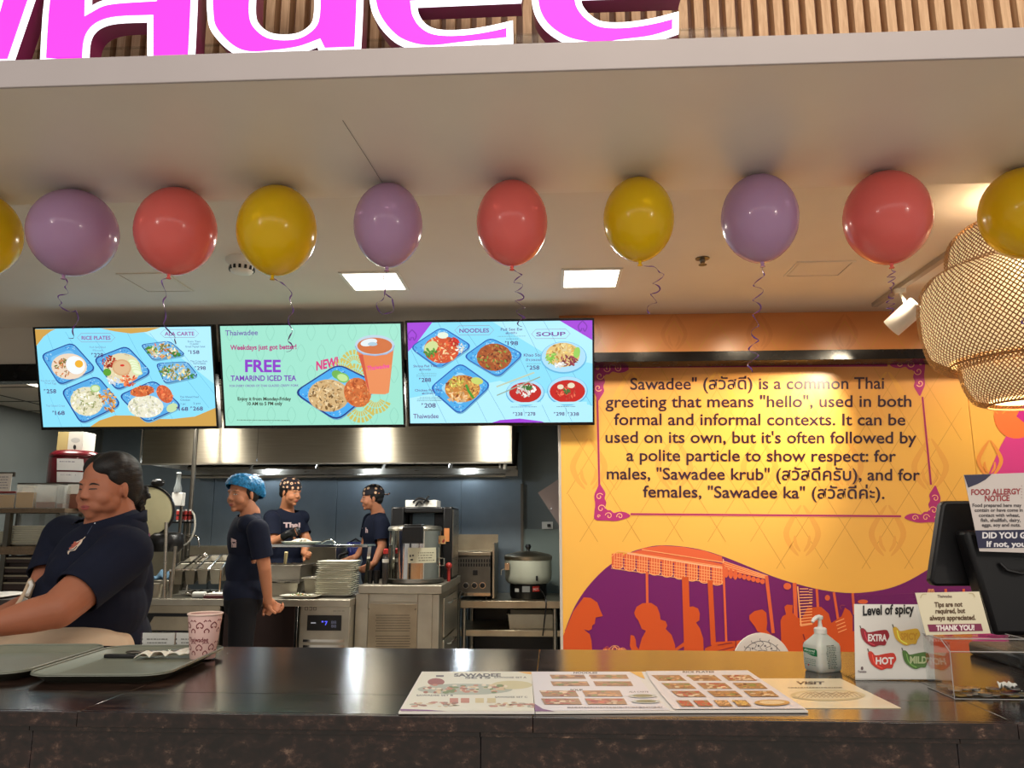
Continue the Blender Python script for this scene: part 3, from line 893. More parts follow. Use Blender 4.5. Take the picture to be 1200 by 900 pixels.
# noodles on the plate and planks
r_ = random.Random(4)
for q in range(16):
    cx = r_.uniform(704, 732); cy = 764 - 5 * (1 - abs(cx - 718) / 16)
    pr.line(smooth_pts([(cx - 5, cy + 4), (cx - 2, cy - r_.uniform(0, 4)), (cx + 3, cy - r_.uniform(-1, 3)), (cx + 6, cy + 4)], 3), .6, CRM if q % 3 else OR2)
for (a, b_) in (((841, 756), (858, 753)), ((840, 763), (860, 758)), ((828, 758), (834, 756)), ((845, 768), (861, 762)), ((862, 750), (862, 763))): pr.line([a, b_], .9, (120, 30, 60))
for (a, b_) in (((941, 743), (943, 750)), ((941, 752), (944, 758))): pr.line([a, b_], 1.4, (130, 40, 50))
pr.build('street_market_print', wallmap2, pm_wall, wm)
# --- right panel with the pink circle
pr = Print()
pr.poly([(1147, 596), (1152, 575), (1160, 552), (1172, 524), (1185, 500), (1198, 485), (1230, 462), (1300, 450), (1300, 780), (1139, 780), (1139, 610)], (206, 62, 142))
pr.ell(1191, 487, 26, 27, (246, 118, 62), 26)
pr.poly([(1191, 488), (1205, 462), (1240, 470), (1225, 515)], (190, 40, 140))
flame(1172, 470, .5, (230, 150, 70)); flame(1160, 540, .6, (230, 150, 70))
pr.build('circle_print', wallmap2, pm_wall, wm)
# --- frame lines, corner scrolls, greeting text
pr = Print(); MA = (158, 28, 96); PK = (176, 44, 120)
for (a, b_) in (((737, 430), (1040, 428.5)), ((739, 602.5), (1056, 605)), ((700, 466), (702.3, 571)), ((1081, 465), (1091, 568))):
    pr.line([a, b_], 3.4, (240, 170, 96)); pr.line([a, b_], 2.2, MA)


def scroll(cx, cy, sx, sy):
    def T(P): return [(cx + sx * x, cy + sy * y) for x, y in P]
    ol = smooth_pts([(0, 0), (14, -1), (24, -1.5), (33, .5), (41, 4), (37, 8), (29, 9.5), (22, 8), (18, 11), (14, 11.5), (12, 15), (13, 20), (11, 25), (12, 31), (8, 38), (5, 42), (2, 36), (-1, 28), (0, 18), (-1, 8)], 4, True)
    pr.poly(T(ol), PK)
    H = (250, 190, 130)
    for (x, y, r, a0, d) in ((7, 13, 5, 0, 1), (16, 4.5, 4.4, 3, -1), (29, 4, 4, 3.4, -1), (5, 27, 4.4, .5, 1), (4, 4, 2, 0, 1)):
        P = [(x + r * (1 - i / 17) * math.cos(a0 + d * i * .5), y + r * (1 - i / 17) * math.sin(a0 + d * i * .5)) for i in range(15)]
        pr.line(T(P), .9, H)


scroll(696, 427.5, 1, 1); scroll(1083, 422, -1, 1); scroll(697.5, 609, 1, -1); scroll(1101, 611, -1, -1)
TX = (52, 22, 44)
for (s, x0, x1, y0, y1, h) in (('Sawadee" (สวัสดี) is a common Thai', 738.5, 1036, 456.5, 455.5, 19.5), ('greeting that means "hello", used in both', 709.5, 1068, 477.5, 476.5, 19.5),
                               ('formal and informal contexts. It can be', 719.5, 1061, 498, 498.3, 19.5), ('used on its own, but it\'s often followed by', 709.5, 1074, 518.7, 519.5, 19.5),
                               ('a polite particle to show respect: for', 734, 1050, 540, 541, 19.5), ('males, "Sawadee krub" (สวัสดีครับ), and for', 711, 1078, 561.5, 563, 19.5),
                               ('females, "Sawadee ka" (สวัสดีค่ะ).', 753.5, 1036.5, 582.5, 584.5, 19.5)):
    pr.text(s, x0, y0, h, TX, x1=x1, y1=y1, bold=.012, res=4)
pr.build('greeting_print', wallmap2, pm_wall, wm)

# ================================================================ MENU SCREENS
pm_screen = print_mat('screen_pixels', 1.0, .3)
SW, SH, TILT = 1.105, .628, math.radians(17)


def food(p, cx, cy, rx, ry, cols, n=70, seed=1, base=None, s=1.0, rot=0):
    r = random.Random(seed)
    if base: p.ell(cx, cy, rx, ry, base, 18, rot)
    was = p.same; p.same = True
    for i in range(n):
        a = r.uniform(0, 2 * PI); q = math.sqrt(r.random()) * .93
        x = rx * q * math.cos(a); y = ry * q * math.sin(a); c_, s_ = math.cos(rot), math.sin(rot)
        col = cols[r.randrange(len(cols))]; j = r.uniform(.82, 1.12); col = tuple(min(255, int(v * j)) for v in col)
        w = r.uniform(6, 15) * s
        p.ell(cx + x * c_ - y * s_, cy + x * s_ + y * c_, w, w * r.uniform(.25, .6), col, 7, r.uniform(0, PI))
    p.same = was


def plate(p, C, rim=(28, 70, 150), fill=(86, 170, 228), inner=None, seed=0):
    """C: four corners of the blue square plate"""
    cx = sum(c[0] for c in C) / 4; cy = sum(c[1] for c in C) / 4
    def rounded(k):
        Q = [(cx + (x - cx) * k, cy + (y - cy) * k) for x, y in C]; out = []
        for i in range(4):
            a, b, c = Q[i - 1], Q[i], Q[(i + 1) % 4]
            for t in (0, .25, .5, .75, 1):
                u = (b[0] + (a[0] - b[0]) * .18, b[1] + (a[1] - b[1]) * .18); w = (b[0] + (c[0] - b[0]) * .18, b[1] + (c[1] - b[1]) * .18)
                out.append(((1 - t) ** 2 * u[0] + 2 * t * (1 - t) * b[0] + t * t * w[0], (1 - t) ** 2 * u[1] + 2 * t * (1 - t) * b[1] + t * t * w[1]))
        return out
    p.poly([(x + 4, y + 12) for x, y in rounded(1.02)], tuple(int(v * .9) for v in (120, 190, 225)))
    p.poly(rounded(1.05), rim); p.poly(rounded(.99), fill)
    r = random.Random(seed)
    for i in range(46):
        a = r.uniform(0, 2 * PI); k = r.uniform(.72, .95); R_ = rounded(k); q = R_[r.randrange(len(R_))]
        p.ell(q[0] + r.uniform(-9, 9), q[1] + r.uniform(-9, 9), 5, 3.4, (160, 212, 244) if i % 2 else (52, 120, 200), 6)
    p.poly(rounded(.68), inner or (120, 190, 235))


def badge(p, x0, x1, yc, hh, s, col):
    a = 26
    P = [(x0, yc), (x0 + a, yc - hh), (x1 - a, yc - hh), (x1, yc), (x1 - a, yc + hh), (x0 + a, yc + hh)]
    p.line(P, 2.4, (150, 130, 160), closed=True)
    p.text(s, x0 + a + 2, yc + 13, 34, col, x1=x1 - a - 2, bold=.02)


def price(p, x, y, s, h, w, col=(76, 50, 110)):
    p.text('P', x, y - h * .38, h * .5, col, bold=.01); p.line([(x - 2, y - h * .6), (x + h * .36, y - h * .6)], 1.4, col)
    p.text(s, x + h * .42, y, h, col, x1=x + w, bold=.015)


def screen(name_lab, cpx, cpy, quad, p, cy=4.42):
    c = at(cpx, cpy, cy)
    t = thing('menu_screen', name_lab, 'menu screen', c, 'menu screens over the kitchen opening')
    nrm = Vector((0, -math.cos(TILT), -math.sin(TILT))); up = Vector((0, -math.sin(TILT), math.cos(TILT))); rt = Vector((1, 0, 0))
    B = Matrix(((1, 0, 0, c.x), (0, up.y, -nrm.y, c.y), (0, up.z, -nrm.z, c.z), (0, 0, 0, 1)))   # local x right, y up, z away from viewer
    w, h = SW / 2, SH / 2
    g = G().box(-w, w, -h, h, .006, .05, 0, B); g.box(-w * .6, w * .6, -h * .7, h * .6, .05, .075, 0, B)
    ob('housing', g, m_black, t, bevel=.003)
    g = G(); f = .011
    for a in ((-w, w, h - f, h), (-w, w, -h, -h + f * 1.6), (-w, -w + f, -h + f * 1.6, h - f), (w - f, w, -h + f * 1.6, h - f)): g.box(a[0], a[1], a[2], a[3], -.003, .007, 0, B)
    ob('bezel', g, m_blackmet, t, bevel=.001)
    ob('glass_panel', G().box(-w + f, w - f, -h + f * 1.6, h - f, .002, .006, 0, B), m_black, t, smooth=0)
    H = homog(quad, [(-w + f, h - f), (w - f, h - f), (w - f, -h + f * 1.6), (-w + f, -h + f * 1.6)])

    def mp(x, y, o):
        u, v = H(x, y); u = min(max(u, -w + f), w - f); v = min(max(v, -h + f * 1.6), h - f)
        return B @ Vector((u, v, .0016 - o * .35))
    o = p.build('screen_image', mp, pm_screen, t, step=.00008)
    # arms to the bulkhead
    g = G()
    for sx in (-.25, .25):
        q = B @ Vector((sx, .12, .075)); g.tube([q, Vector((q.x, q.y + .03, q.z + .03)), Vector((q.x, 4.695, q.z + .03))], .012, 6)
    g.box(c.x - .3, c.x + .3, 4.685, 4.7, 2.33, 2.5)
    ob('wall_bracket', g, m_steel_dk, t)
    return t


SKY, SKY2, GOLD, DKT = (138, 222, 250), (176, 236, 254), (206, 160, 76), (110, 80, 130)
# --- screen 1
p = Print()
p.poly([(60, 70), (1160, 60), (1174, 682), (84, 692)], SKY)
p.poly([(400, 66), (700, 64), (900, 200), (1168, 420), (1170, 62), (700, 64)], SKY2)
for (a, b_) in (((130, 90), (330, 690)), ((250, 90), (560, 640)), ((640, 100), (900, 640)), ((780, 100), (1130, 570)), ((65, 300), (200, 690)), ((900, 120), (1165, 480)), ((430, 130), (560, 330))): p.line([a, b_], 2, (96, 176, 210))
p.poly([(58, 72), (190, 72), (160, 84), (110, 120), (60, 178)], GOLD)
p.poly([(470, 68), (850, 64), (760, 92), (660, 102), (560, 88)], GOLD)
p.poly([(1174, 570), (1172, 684), (380, 692), (440, 650), (540, 618), (640, 618), (760, 640), (900, 640), (1040, 625)], GOLD)
badge(p, 322, 560, 127, 27, 'RICE PLATES', (150, 70, 150)); badge(p, 845, 1085, 103, 25, 'ALA CARTE', (150, 70, 150))
plate(p, [(290, 160), (430, 325), (200, 424), (92, 236)], seed=1)
p.ell(265, 308, 112, 82, (236, 214, 190), 24); food(p, 225, 312, 68, 66, [(196, 110, 60), (160, 90, 50), (226, 160, 110), (110, 120, 50)], 60, 2)
p.ell(305, 300, 62, 56, (240, 246, 250), 20, .5); p.ell(328, 292, 26, 24, (238, 178, 50), 18)
plate(p, [(632, 182), (778, 348), (560, 458), (424, 262)], seed=2)
food(p, 600, 320, 118, 96, [(224, 206, 160), (236, 226, 190)], 40, 3, (226, 214, 176)); food(p, 520, 280, 46, 40, [(150, 40, 24), (190, 70, 40)], 50, 4)
food(p, 640, 392, 58, 40, [(222, 80, 40), (240, 130, 80)], 46, 5); p.ell(505, 345, 26, 24, (90, 160, 50), 14)
for q in range(5): p.ell(690 + q * 6 - 20, 280 + q * 16, 34, 18, (214, 232, 176), 14, .3); p.ell(690 + q * 6 - 20, 280 + q * 16, 26, 12, (236, 244, 212), 12, .3)
food(p, 540, 395, 40, 34, [(226, 232, 236), (206, 216, 230)], 26, 7); p.ell(598, 315, 60, 52, (214, 170, 124), 20); p.ell(598, 315, 50, 42, (222, 184, 140), 18); p.ell(602, 302, 14, 7, (214, 50, 40), 10)
plate(p, [(440, 370), (582, 548), (330, 668), (214, 462)], seed=3)
food(p, 370, 528, 104, 92, [(232, 226, 196), (246, 244, 226), (200, 196, 150), (150, 160, 100)], 120, 8, (228, 222, 190)); food(p, 505, 520, 56, 80, [(226, 160, 70), (200, 120, 50), (240, 190, 110)], 60, 9, None, 1, -.3)
p.ell(428, 446, 32, 24, (170, 206, 130), 14); p.ell(428, 446, 24, 17, (216, 234, 190), 12)
plate(p, [(800, 398), (962, 560), (740, 660), (576, 492)], seed=4)
food(p, 740, 560, 112, 72, [(240, 238, 216), (250, 248, 236), (214, 214, 180)], 110, 10, (234, 230, 206)); food(p, 722, 464, 76, 34, [(214, 110, 60), (232, 140, 80), (190, 80, 40)], 60, 11, (206, 104, 56), 1, -.15)
food(p, 862, 482, 44, 62, [(222, 100, 60), (236, 130, 80)], 50, 12, (206, 92, 50), 1, -.6); p.ell(905, 568, 38, 26, (196, 222, 170), 14, -.5)
for (C, cx, cy, sd) in (([(728, 172), (905, 150), (1000, 235), (800, 268)], 862, 212, 13), ([(820, 290), (1010, 280), (1075, 368), (870, 415)], 945, 345, 14)):
    plate(p, C, fill=(110, 180, 226), seed=sd)
    food(p, cx - 70, cy - 4, 34, 28, [(60, 130, 50), (90, 160, 70)], 26, sd + 20); food(p, cx, cy, 96, 50, [(232, 214, 160), (210, 180, 120), (240, 232, 200), (120, 120, 60)] + ([(226, 110, 60)] if sd == 13 else [(110, 130, 60)]), 110, sd)
    food(p, cx + 84, cy + 18, 26, 20, [(60, 130, 50)], 12, sd + 30)
for (x, y, s, h, w) in ((418, 248, '228', 36, 74), (110, 475, '258', 36, 76), (158, 612, '168', 36, 76), (1024, 230, '158', 32, 68), (1060, 330, '298', 32, 68), (936, 586, '168', 34, 72), (1024, 584, '268', 34, 76)): price(p, x, y, s, h, w)
for (x, y, s, w) in ((408, 192, 'Pork Belly Basil', 100), (428, 212, 'Minced', 60), (92, 402, 'Rice Bowl with', 92), (118, 418, 'Fried Egg', 72), (118, 560, 'Thai Glazed Crispy', 120)):
    p.text(s, x, y, 18, (120, 150, 180), x1=x + w)
for (x, y, s, w) in ((1022, 158, 'Som Tam', 80), (1036, 174, 'CLASSIC', 56), (1006, 190, 'Green Papaya Salad', 122), (1034, 282, 'Thai Crispy Pork', 106), (1050, 297, 'WITH BASIL', 82), (960, 505, 'Thai Glazed Fried', 116), (962, 524, 'Chicken', 60), (964, 548, '1 pc', 30), (1042, 545, '2 pcs', 44)):
    p.text(s, x, y, 17, (70, 84, 130), x1=x + w)
screen('left menu screen headed RICE PLATES, with a gold edge', 147.5, 443, [(58, 70), (1162, 60), (1174, 684), (84, 692)], p)
# --- screen 2
p = Print(); MINT = (158, 226, 204); MI2 = (146, 214, 192)
p.poly([(30, 66), (1155, 52), (1172, 664), (56, 682)], MINT)
for r_ in range(5):
    for c_ in range(9):
        cx = 90 + c_ * 128 + (64 if r_ % 2 else 0); cy = 110 + r_ * 128
        if cx < 1130 and cy < 640: flame_p = [(cx, cy - 60), (cx + 26, cy - 14), (cx + 14, cy + 26), (cx, cy + 44), (cx - 14, cy + 26), (cx - 26, cy - 14)]; p.line(smooth_pts(flame_p, 3, True), 5, MI2, closed=True)


def fan(cx, cy, r, a0, a1):
    p.ell(cx, cy, r, r, (232, 226, 170), 22, 0, a0, a1) if False else None
    for k in range(9):
        a = a0 + (a1 - a0) * (k + .5) / 9; d = (a1 - a0) / 9 * .33
        for (ra, rb) in ((.3, .62), (.68, 1.0)):
            p.poly([(cx + r * ra * math.cos(a - d), cy + r * ra * math.sin(a - d)), (cx + r * rb * math.cos(a - d), cy + r * rb * math.sin(a - d)), (cx + r * rb * math.cos(a + d), cy + r * rb * math.sin(a + d)), (cx + r * ra * math.cos(a + d), cy + r * ra * math.sin(a + d))], (206, 188, 92))


for (cx, cy, r) in ((870, 300, 90), (790, 345, 80), (870, 378, 84)): fan(cx, cy, r, -PI * .92, -PI * .08)
fan(905, 556, 100, PI * .12, PI * .95); fan(1000, 500, 100, PI * .1, PI * .85)
p.text('Thaiwadee', 64, 124, 46, (112, 88, 170), x1=270, y1=120, bold=.012)
p.text('Weekdays just got better!', 94, 212, 42, (178, 60, 130), x1=512, y1=206, bold=.03)
p.text('FREE', 186, 346, 104, (140, 60, 200), x1=412, bold=.03); p.text('TAMARIND ICED TEA', 94, 403, 46, (120, 60, 180), x1=508, y1=400, bold=.025)
p.text('FOR EVERY ORDER OF THAI GLAZED CRISPY PORK', 86, 441, 19, (120, 70, 170), x1=522, y1=436, bold=.01)
p.text('Enjoy it from Monday-Friday', 136, 524, 29, (50, 50, 40), x1=474, y1=522, bold=.03); p.text('10 AM to 5 PM only', 196, 554, 29, (50, 50, 40), x1=418, y1=551, bold=.03)
p.lines(84, 470, 646, 1, 8, (90, 120, 100), 4)
p.text('NEW!', 634, 336, 76, (214, 60, 130), x1=770, y1=306, bold=.04)
plate(p, [(770, 300), (1026, 425), (760, 642), (498, 472)], rim=(18, 52, 130), fill=(70, 168, 236), inner=(120, 196, 240), seed=6)
food(p, 710, 490, 130, 100, [(214, 176, 120), (232, 206, 160), (180, 140, 90), (120, 90, 50)], 170, 20, (210, 176, 124)); food(p, 890, 470, 84, 92, [(222, 120, 60), (196, 90, 40), (236, 150, 90)], 110, 21, (204, 110, 56), 1, -.4)
p.ell(765, 362, 36, 26, (110, 176, 80), 16, .4); p.ell(798, 380, 42, 30, (120, 186, 90), 16, .3); p.ell(798, 380, 34, 22, (190, 226, 150), 14, .3)
p.poly([(880, 190), (1116, 190), (1084, 470), (1060, 480), (965, 478), (945, 400)], (226, 130, 76)); p.poly([(925, 330), (1100, 300), (1084, 470), (1060, 480), (965, 478), (945, 430)], (232, 142, 90))
p.poly([(900, 240), (925, 238), (965, 470), (948, 430)], (206, 84, 60))
p.ell(998, 182, 122, 62, (186, 210, 226), 30); p.ell(998, 186, 108, 50, (206, 112, 60), 28); p.ell(962, 165, 52, 22, (226, 236, 240), 18, -.2); p.ell(985, 175, 30, 12, (170, 200, 216), 12)
p.line([(878, 186), (892, 216), (930, 236), (1000, 244), (1070, 234), (1108, 212), (1119, 182)], 7, (150, 176, 214))
p.text('Thaiwadee', 950, 336, 38, (240, 60, 160), x1=1088, y1=318, bold=.02)
screen('middle mint green menu screen advertising free iced tea', 365.5, 440.5, [(30, 66), (1155, 52), (1172, 664), (56, 682)], p)
# --- screen 3
p = Print(); VI = (160, 60, 214)
p.poly([(42, 40), (1164, 38), (1166, 660), (48, 656)], SKY); p.poly([(560, 40), (1164, 38), (1166, 300), (900, 250)], SKY2); p.poly([(48, 500), (600, 400), (1166, 560), (1166, 660), (48, 656)], SKY2)
for (a, b_) in (((230, 40), (520, 656)), ((360, 40), (470, 200)), ((60, 200), (270, 656)), ((620, 40), (905, 656)), ((740, 40), (1040, 656)), ((870, 40), (1160, 560)), ((500, 400), (640, 656))): p.line([a, b_], 2, (96, 160, 190))
p.poly([(42, 40), (195, 38), (100, 160), (44, 215)], VI); p.poly([(968, 38), (1164, 38), (1164, 158)], VI); p.poly([(550, 658), (600, 642), (720, 634), (850, 652), (870, 659)], VI)
for (cx, cy) in ((1105, 78), (70, 120)):
    for k in (-1, 1): p.line(smooth_pts([(cx, cy - 38), (cx + k * 26, cy - 6), (cx + k * 14, cy + 26), (cx + k * 4, cy + 6)], 4), 7, (124, 36, 176))
badge(p, 330, 566, 90, 28, 'NOODLES', (120, 60, 150)); badge(p, 796, 1030, 117, 28, 'SOUP', (120, 60, 150))
for (C, cx, cy, cols, sd) in (([(250, 70), (430, 185), (230, 318), (60, 190)], 248, 205, [(206, 80, 40), (232, 130, 70), (240, 200, 150), (226, 90, 50)], 31),
                              ([(545, 138), (742, 238), (590, 376), (384, 250)], 568, 255, [(166, 84, 40), (120, 56, 30), (200, 130, 70), (120, 150, 60)], 32),
                              ([(360, 290), (544, 425), (352, 602), (176, 440)], 372, 445, [(200, 130, 60), (226, 180, 90), (150, 80, 40), (210, 160, 80)], 33)):
    plate(p, C, rim=(24, 90, 180), fill=(76, 172, 232), inner=(150, 214, 244), seed=sd); food(p, cx, cy, 108, 84, cols, 150, sd, cols[0])
p.ell(185, 190, 46, 34, (206, 220, 150), 14, -.6); food(p, 180, 222, 40, 26, [(80, 140, 50)], 22, 41); food(p, 325, 160, 30, 28, [(200, 40, 30)], 26, 42); p.ell(258, 118, 34, 20, (226, 240, 220), 12); food(p, 360, 195, 22, 30, [(226, 232, 226)], 20, 52)
p.ell(462, 398, 38, 22, (200, 214, 110), 14, .2); p.line([(395, 420), (410, 460), (440, 505)], 15, (70, 150, 50)); food(p, 330, 398, 50, 36, [(226, 206, 110), (200, 190, 80)], 30, 44); food(p, 340, 495, 70, 38, [(226, 176, 120), (240, 200, 150)], 40, 45)
for (cx, cy, rx, ry) in ((990, 258, 140, 98), (755, 470, 118, 82), (1012, 462, 124, 90)): p.ell(cx, cy + 4, rx, ry, (96, 180, 222), 28); p.ell(cx, cy, rx * .96, ry * .94, (170, 220, 244), 28)
food(p, 985, 245, 104, 74, [(226, 196, 110), (206, 150, 70), (240, 220, 160)], 90, 46, (224, 190, 120)); food(p, 920, 270, 38, 40, [(110, 180, 60), (150, 200, 90)], 30, 47); food(p, 1020, 282, 56, 34, [(130, 40, 60), (160, 60, 80)], 40, 48); p.ell(1070, 232, 20, 34, (150, 206, 90), 14, .2); food(p, 965, 305, 34, 16, [(240, 240, 236)], 16, 51)
p.ell(755, 472, 98, 62, (190, 30, 30), 24); food(p, 760, 455, 62, 50, [(236, 234, 228), (220, 214, 206)], 60, 49); food(p, 765, 440, 30, 16, [(60, 120, 50)], 16, 50)
p.ell(1012, 468, 108, 70, (196, 24, 22), 24); food(p, 1005, 470, 70, 48, [(200, 60, 50), (226, 110, 80), (170, 20, 20)], 60, 53); p.ell(970, 440, 20, 15, (232, 220, 190), 12); p.ell(1035, 432, 22, 17, (232, 220, 190), 12); food(p, 1008, 468, 20, 16, [(60, 110, 50)], 14, 54)
p.line([(580, 435), (812, 350)], 10, (190, 206, 180)); p.line([(582, 488), (846, 378)], 7, (150, 170, 150))
p.rect(640, 532, 880, 548, SKY2); p.rect(895, 532, 1130, 548, SKY2)
for (x, y, s, h, w) in ((110, 400, '288', 34, 72), (122, 558, '208', 38, 86), (636, 182, '198', 34, 78), (768, 332, '258', 34, 74), (680, 614, '238', 30, 58), (756, 614, '278', 30, 60), (930, 616, '298', 30, 64), (1016, 618, '338', 30, 66)): price(p, x, y, s, h, w)
for (s, x, y, h, w) in (('Shrimp Pad Thai', 76, 310, 20, 140), ('ผัดไทยกุ้ง', 112, 330, 15, 70), ('Chicken Pad Thai', 82, 458, 20, 166), ('ผัดไทยไก่', 126, 476, 16, 78), ('Pad See Ew', 610, 94, 24, 132), ('ผัดซีอิ๊ว', 640, 114, 15, 68), ('Khao Soi', 748, 252, 26, 102), ('ข้าวซอย', 760, 280, 20, 90),
                        ('Thaiwadee', 70, 624, 40, 154)):
    p.text(s, x, y, h, (96, 70, 130), x1=x + w, bold=.01)
p.rect(206, 466, 240, 486, (60, 150, 220)); p.rect(222, 292, 252, 310, (60, 150, 220))
p.lines(90, 216, 348, 3, 9, (110, 170, 180), 3); p.lines(94, 244, 496, 3, 10, (80, 120, 120), 3); p.lines(592, 760, 128, 1, 9, (120, 160, 160), 3); p.lines(636, 716, 144, 1, 9, (90, 110, 130), 3); p.lines(664, 826, 560, 1, 9, (70, 90, 110), 3); p.lines(940, 1060, 560, 1, 9, (70, 90, 110), 3)
p.lines(752, 854, 296, 1, 8, (110, 150, 160), 3)
p.line([(744, 570), (752, 618)], 1.6, (90, 120, 150)); p.line([(1004, 570), (1004, 622)], 1.6, (90, 120, 150))
screen('right menu screen headed NOODLES and SOUP with violet corners', 586, 437, [(42, 38), (1164, 36), (1166, 660), (48, 656)], p)
# ================================================================ ON THE COUNTER
CT = 1.08
pm_paper = print_mat('printed_paper', 0, .4)
pm_gloss = print_mat('laminated_print', 0, .2, .5)
m_paper = M('white_paper', (226, 222, 214), .6)
m_tray = M('grey_green_tray', (120, 124, 110), .38, noise=.03, nscale=30)


def rrect(x0, x1, y0, y1, r, n=6):
    out = []
    for (cx, cy, a) in ((x1 - r, y1 - r, 0), (x0 + r, y1 - r, PI / 2), (x0 + r, y0 + r, PI), (x1 - r, y0 + r, 1.5 * PI)):
        for i in range(n + 1): out.append((cx + r * math.cos(a + PI / 2 * i / n), cy + r * math.sin(a + PI / 2 * i / n)))
    return out


def tray(lab, cx, cy, rz, w=.43, d=.33):
    t = thing('food_tray', lab, 'tray', (cx, cy, CT), 'grey serving trays')
    prof = [(-.030, .0005, 0), (-.028, 0, 0), (0, 0, 0)]
    rings = [(.03, 0.0), (.022, .0), (.006, .016), (0, .018), (-.001, .0155), (.003, .0145), (.018, .0035), (.03, .003)]
    g = G(); loops = []
    T = Matrix.Translation((cx, cy, CT)) @ Matrix.Rotation(rz, 4, 'Z')
    for ins, z in rings:
        loops.append([(x, y, z) for x, y in rrect(-w / 2 + ins, w / 2 - ins, -d / 2 + ins, d / 2 - ins, .05 - ins * .6)])
    n = len(loops[0]); vs = [v for l in loops for v in l]; fs = []
    for j in range(len(loops) - 1):
        for i in range(n): k = (i + 1) % n; fs.append((j * n + i, j * n + k, (j + 1) * n + k, (j + 1) * n + i))
    fs.append(tuple(range(n - 1, -1, -1))); fs.append(tuple((len(loops) - 1) * n + i for i in range(n)))
    g.add(vs, fs, 0, T)
    ob('tray_shell', g, m_tray, t, smooth=60)
    g = G().tube([T @ Vector((x, y, .0182)) for x, y in rrect(-w / 2 + .001, w / 2 - .001, -d / 2 + .001, d / 2 - .001, .05)], .0022, 6, closed=True)
    ob('tray_lip', g, m_tray, t, smooth=60)
    return t


tray('grey-green tray holding the paper cup, napkin and cutlery', -.905, 1.70, math.radians(4), .275, .37)
tray('empty grey-green tray at the left edge, under the woman\'s forearm', -1.197, 1.70, math.radians(4), .275, .37)
# cutlery and napkin on the tray
TZ = CT + .0035
OFX = .045
t = thing('fork', 'metal fork wrapped in the white napkin on the tray', 'cutlery', (-.93, 1.83, TZ))
P = smooth_pts([(-.97, 1.835, TZ + .003), (-.93, 1.845, TZ + .004), (-.88, 1.86, TZ + .008), (-.855, 1.868, TZ + .010)], 5)
ob('handle', G().tube(P, [.0035 - .0015 * abs(i / len(P) - .3) for i in range(len(P))], 8, flat=2.0), m_chrome, t, smooth=60)
g = G()
for k in range(4): g.tube([(-.855 + .001 * k, 1.866 + (k - 1.5) * .005, TZ + .010), (-.85, 1.868 + (k - 1.5) * .005, TZ + .009), (-.835, 1.87 + (k - 1.5) * .0045, TZ + .008)], .0013, 5)
g.sph((-.857, 1.867, TZ + .010), (.01, .009, .0015), 10)
ob('tines', g, m_chrome, t, smooth=60)
t = thing('spoon', 'dark shiny spoon lying left of the napkin on the tray', 'cutlery', (-.95, 1.85, TZ))
ob('handle', G().tube([(-.975, 1.85, TZ + .005), (-.95, 1.853, TZ + .005), (-.915, 1.858, TZ + .004)], [.0025, .003, .0045], 8, flat=1.8), m_chrome, t, smooth=60)
ob('bowl', G().sph((-.99, 1.848, TZ + .0045), (.02, .012, .004), 14), m_steel_dk, t, smooth=180)
g = G().box(-1.03, -.955, 1.79, 1.803, TZ, TZ + .008)
ob('knife', g, m_black, None, 'black-handled knife beside the spoon on the tray', 'cutlery', bevel=.002)
RN = random.Random(8)


from mathutils import noise as _nz


def nap(u, v):
    x = -.945 + u * .115 + .006 * _nz.noise((u * 3, v * 3, 5)); y = 1.765 + v * .05 + u * .02 + .010 * _nz.noise((u * 4, v * 2, 1))
    z = TZ + .0025 + 0.016 * abs(_nz.noise((u * 3.5, v * 2, 9))) + .006 * abs(_nz.noise((u * 7, v * 3, 2))) + .006 * u
    return (x, y, z)


g = G().grid(nap, 40, 14)
o = ob('napkin', g, M('napkin_paper', (226, 222, 208), .8, sss=.1), None, 'crumpled white napkin lying on the tray', 'napkin', smooth=180)
s_ = o.modifiers.new('s', 'SOLIDIFY'); s_.thickness = .0015; s_.offset = 1
# paper cup
cc = Vector((-.805, 1.805, TZ))
t = thing('paper_cup', 'pink paper cup with dark red motifs standing on the tray', 'cup', cc)
H_ = .098; r0, r1 = .027, .0375
ob('cup_wall', G().lathe([(.001, .004), (r0 - .001, .004), (r0, 0), (r0 + .0006, .001), (r1, H_ - .001), (r1 - .0006, H_), (r0 - .0004, .008), (.001, .008)], cc, 48, cap=False), M('pink_cup_paper', (216, 180, 172), .55), t, smooth=50)
ob('rolled_rim', G().tube([cc + Vector((r1 * math.cos(a), r1 * math.sin(a), H_)) for a in [2 * PI * i / 40 for i in range(40)]], .0022, 8, closed=True), M('cup_rim', (232, 205, 190), .5), t, smooth=180)
p = Print(); p.same = True; DR = (112, 26, 40)
for row in range(2):
    for c_ in range(7):
        X = c_ * 30; Y = 24 + row * 52
        for k in (-1, 1):
            p.line(smooth_pts([(X, Y - 7), (X + k * 7, Y), (X + k * 5, Y + 7), (X + k * 2, Y + 4)], 3), 2.2, DR)
            p.line([(X + 15 + k * 1, Y - 9), (X + 15 + k * 4, Y - 12), (X + 15 + k * 7, Y - 8)], 2, DR)
            p.line(smooth_pts([(X + 15, Y + 8), (X + 15 + k * 5, Y + 13), (X + 15 + k * 4, Y + 18)], 3), 2.2, DR)
p.text('Thaiwadee', 60, 63, 15, DR, x1=110, bold=.02); p.text('Thaiwadee', 165, 63, 15, DR, x1=205, bold=.02)


def cupmap(x, y, o):
    a = -PI + x / 210 * 2 * PI - 1.0; z = H_ * (1 - y / 105); r = r0 + (r1 - r0) * z / H_ + .0006
    return cc + Vector((r * math.cos(a), r * math.sin(a), z))


p.build('cup_print', cupmap, pm_paper, t, fine=4)
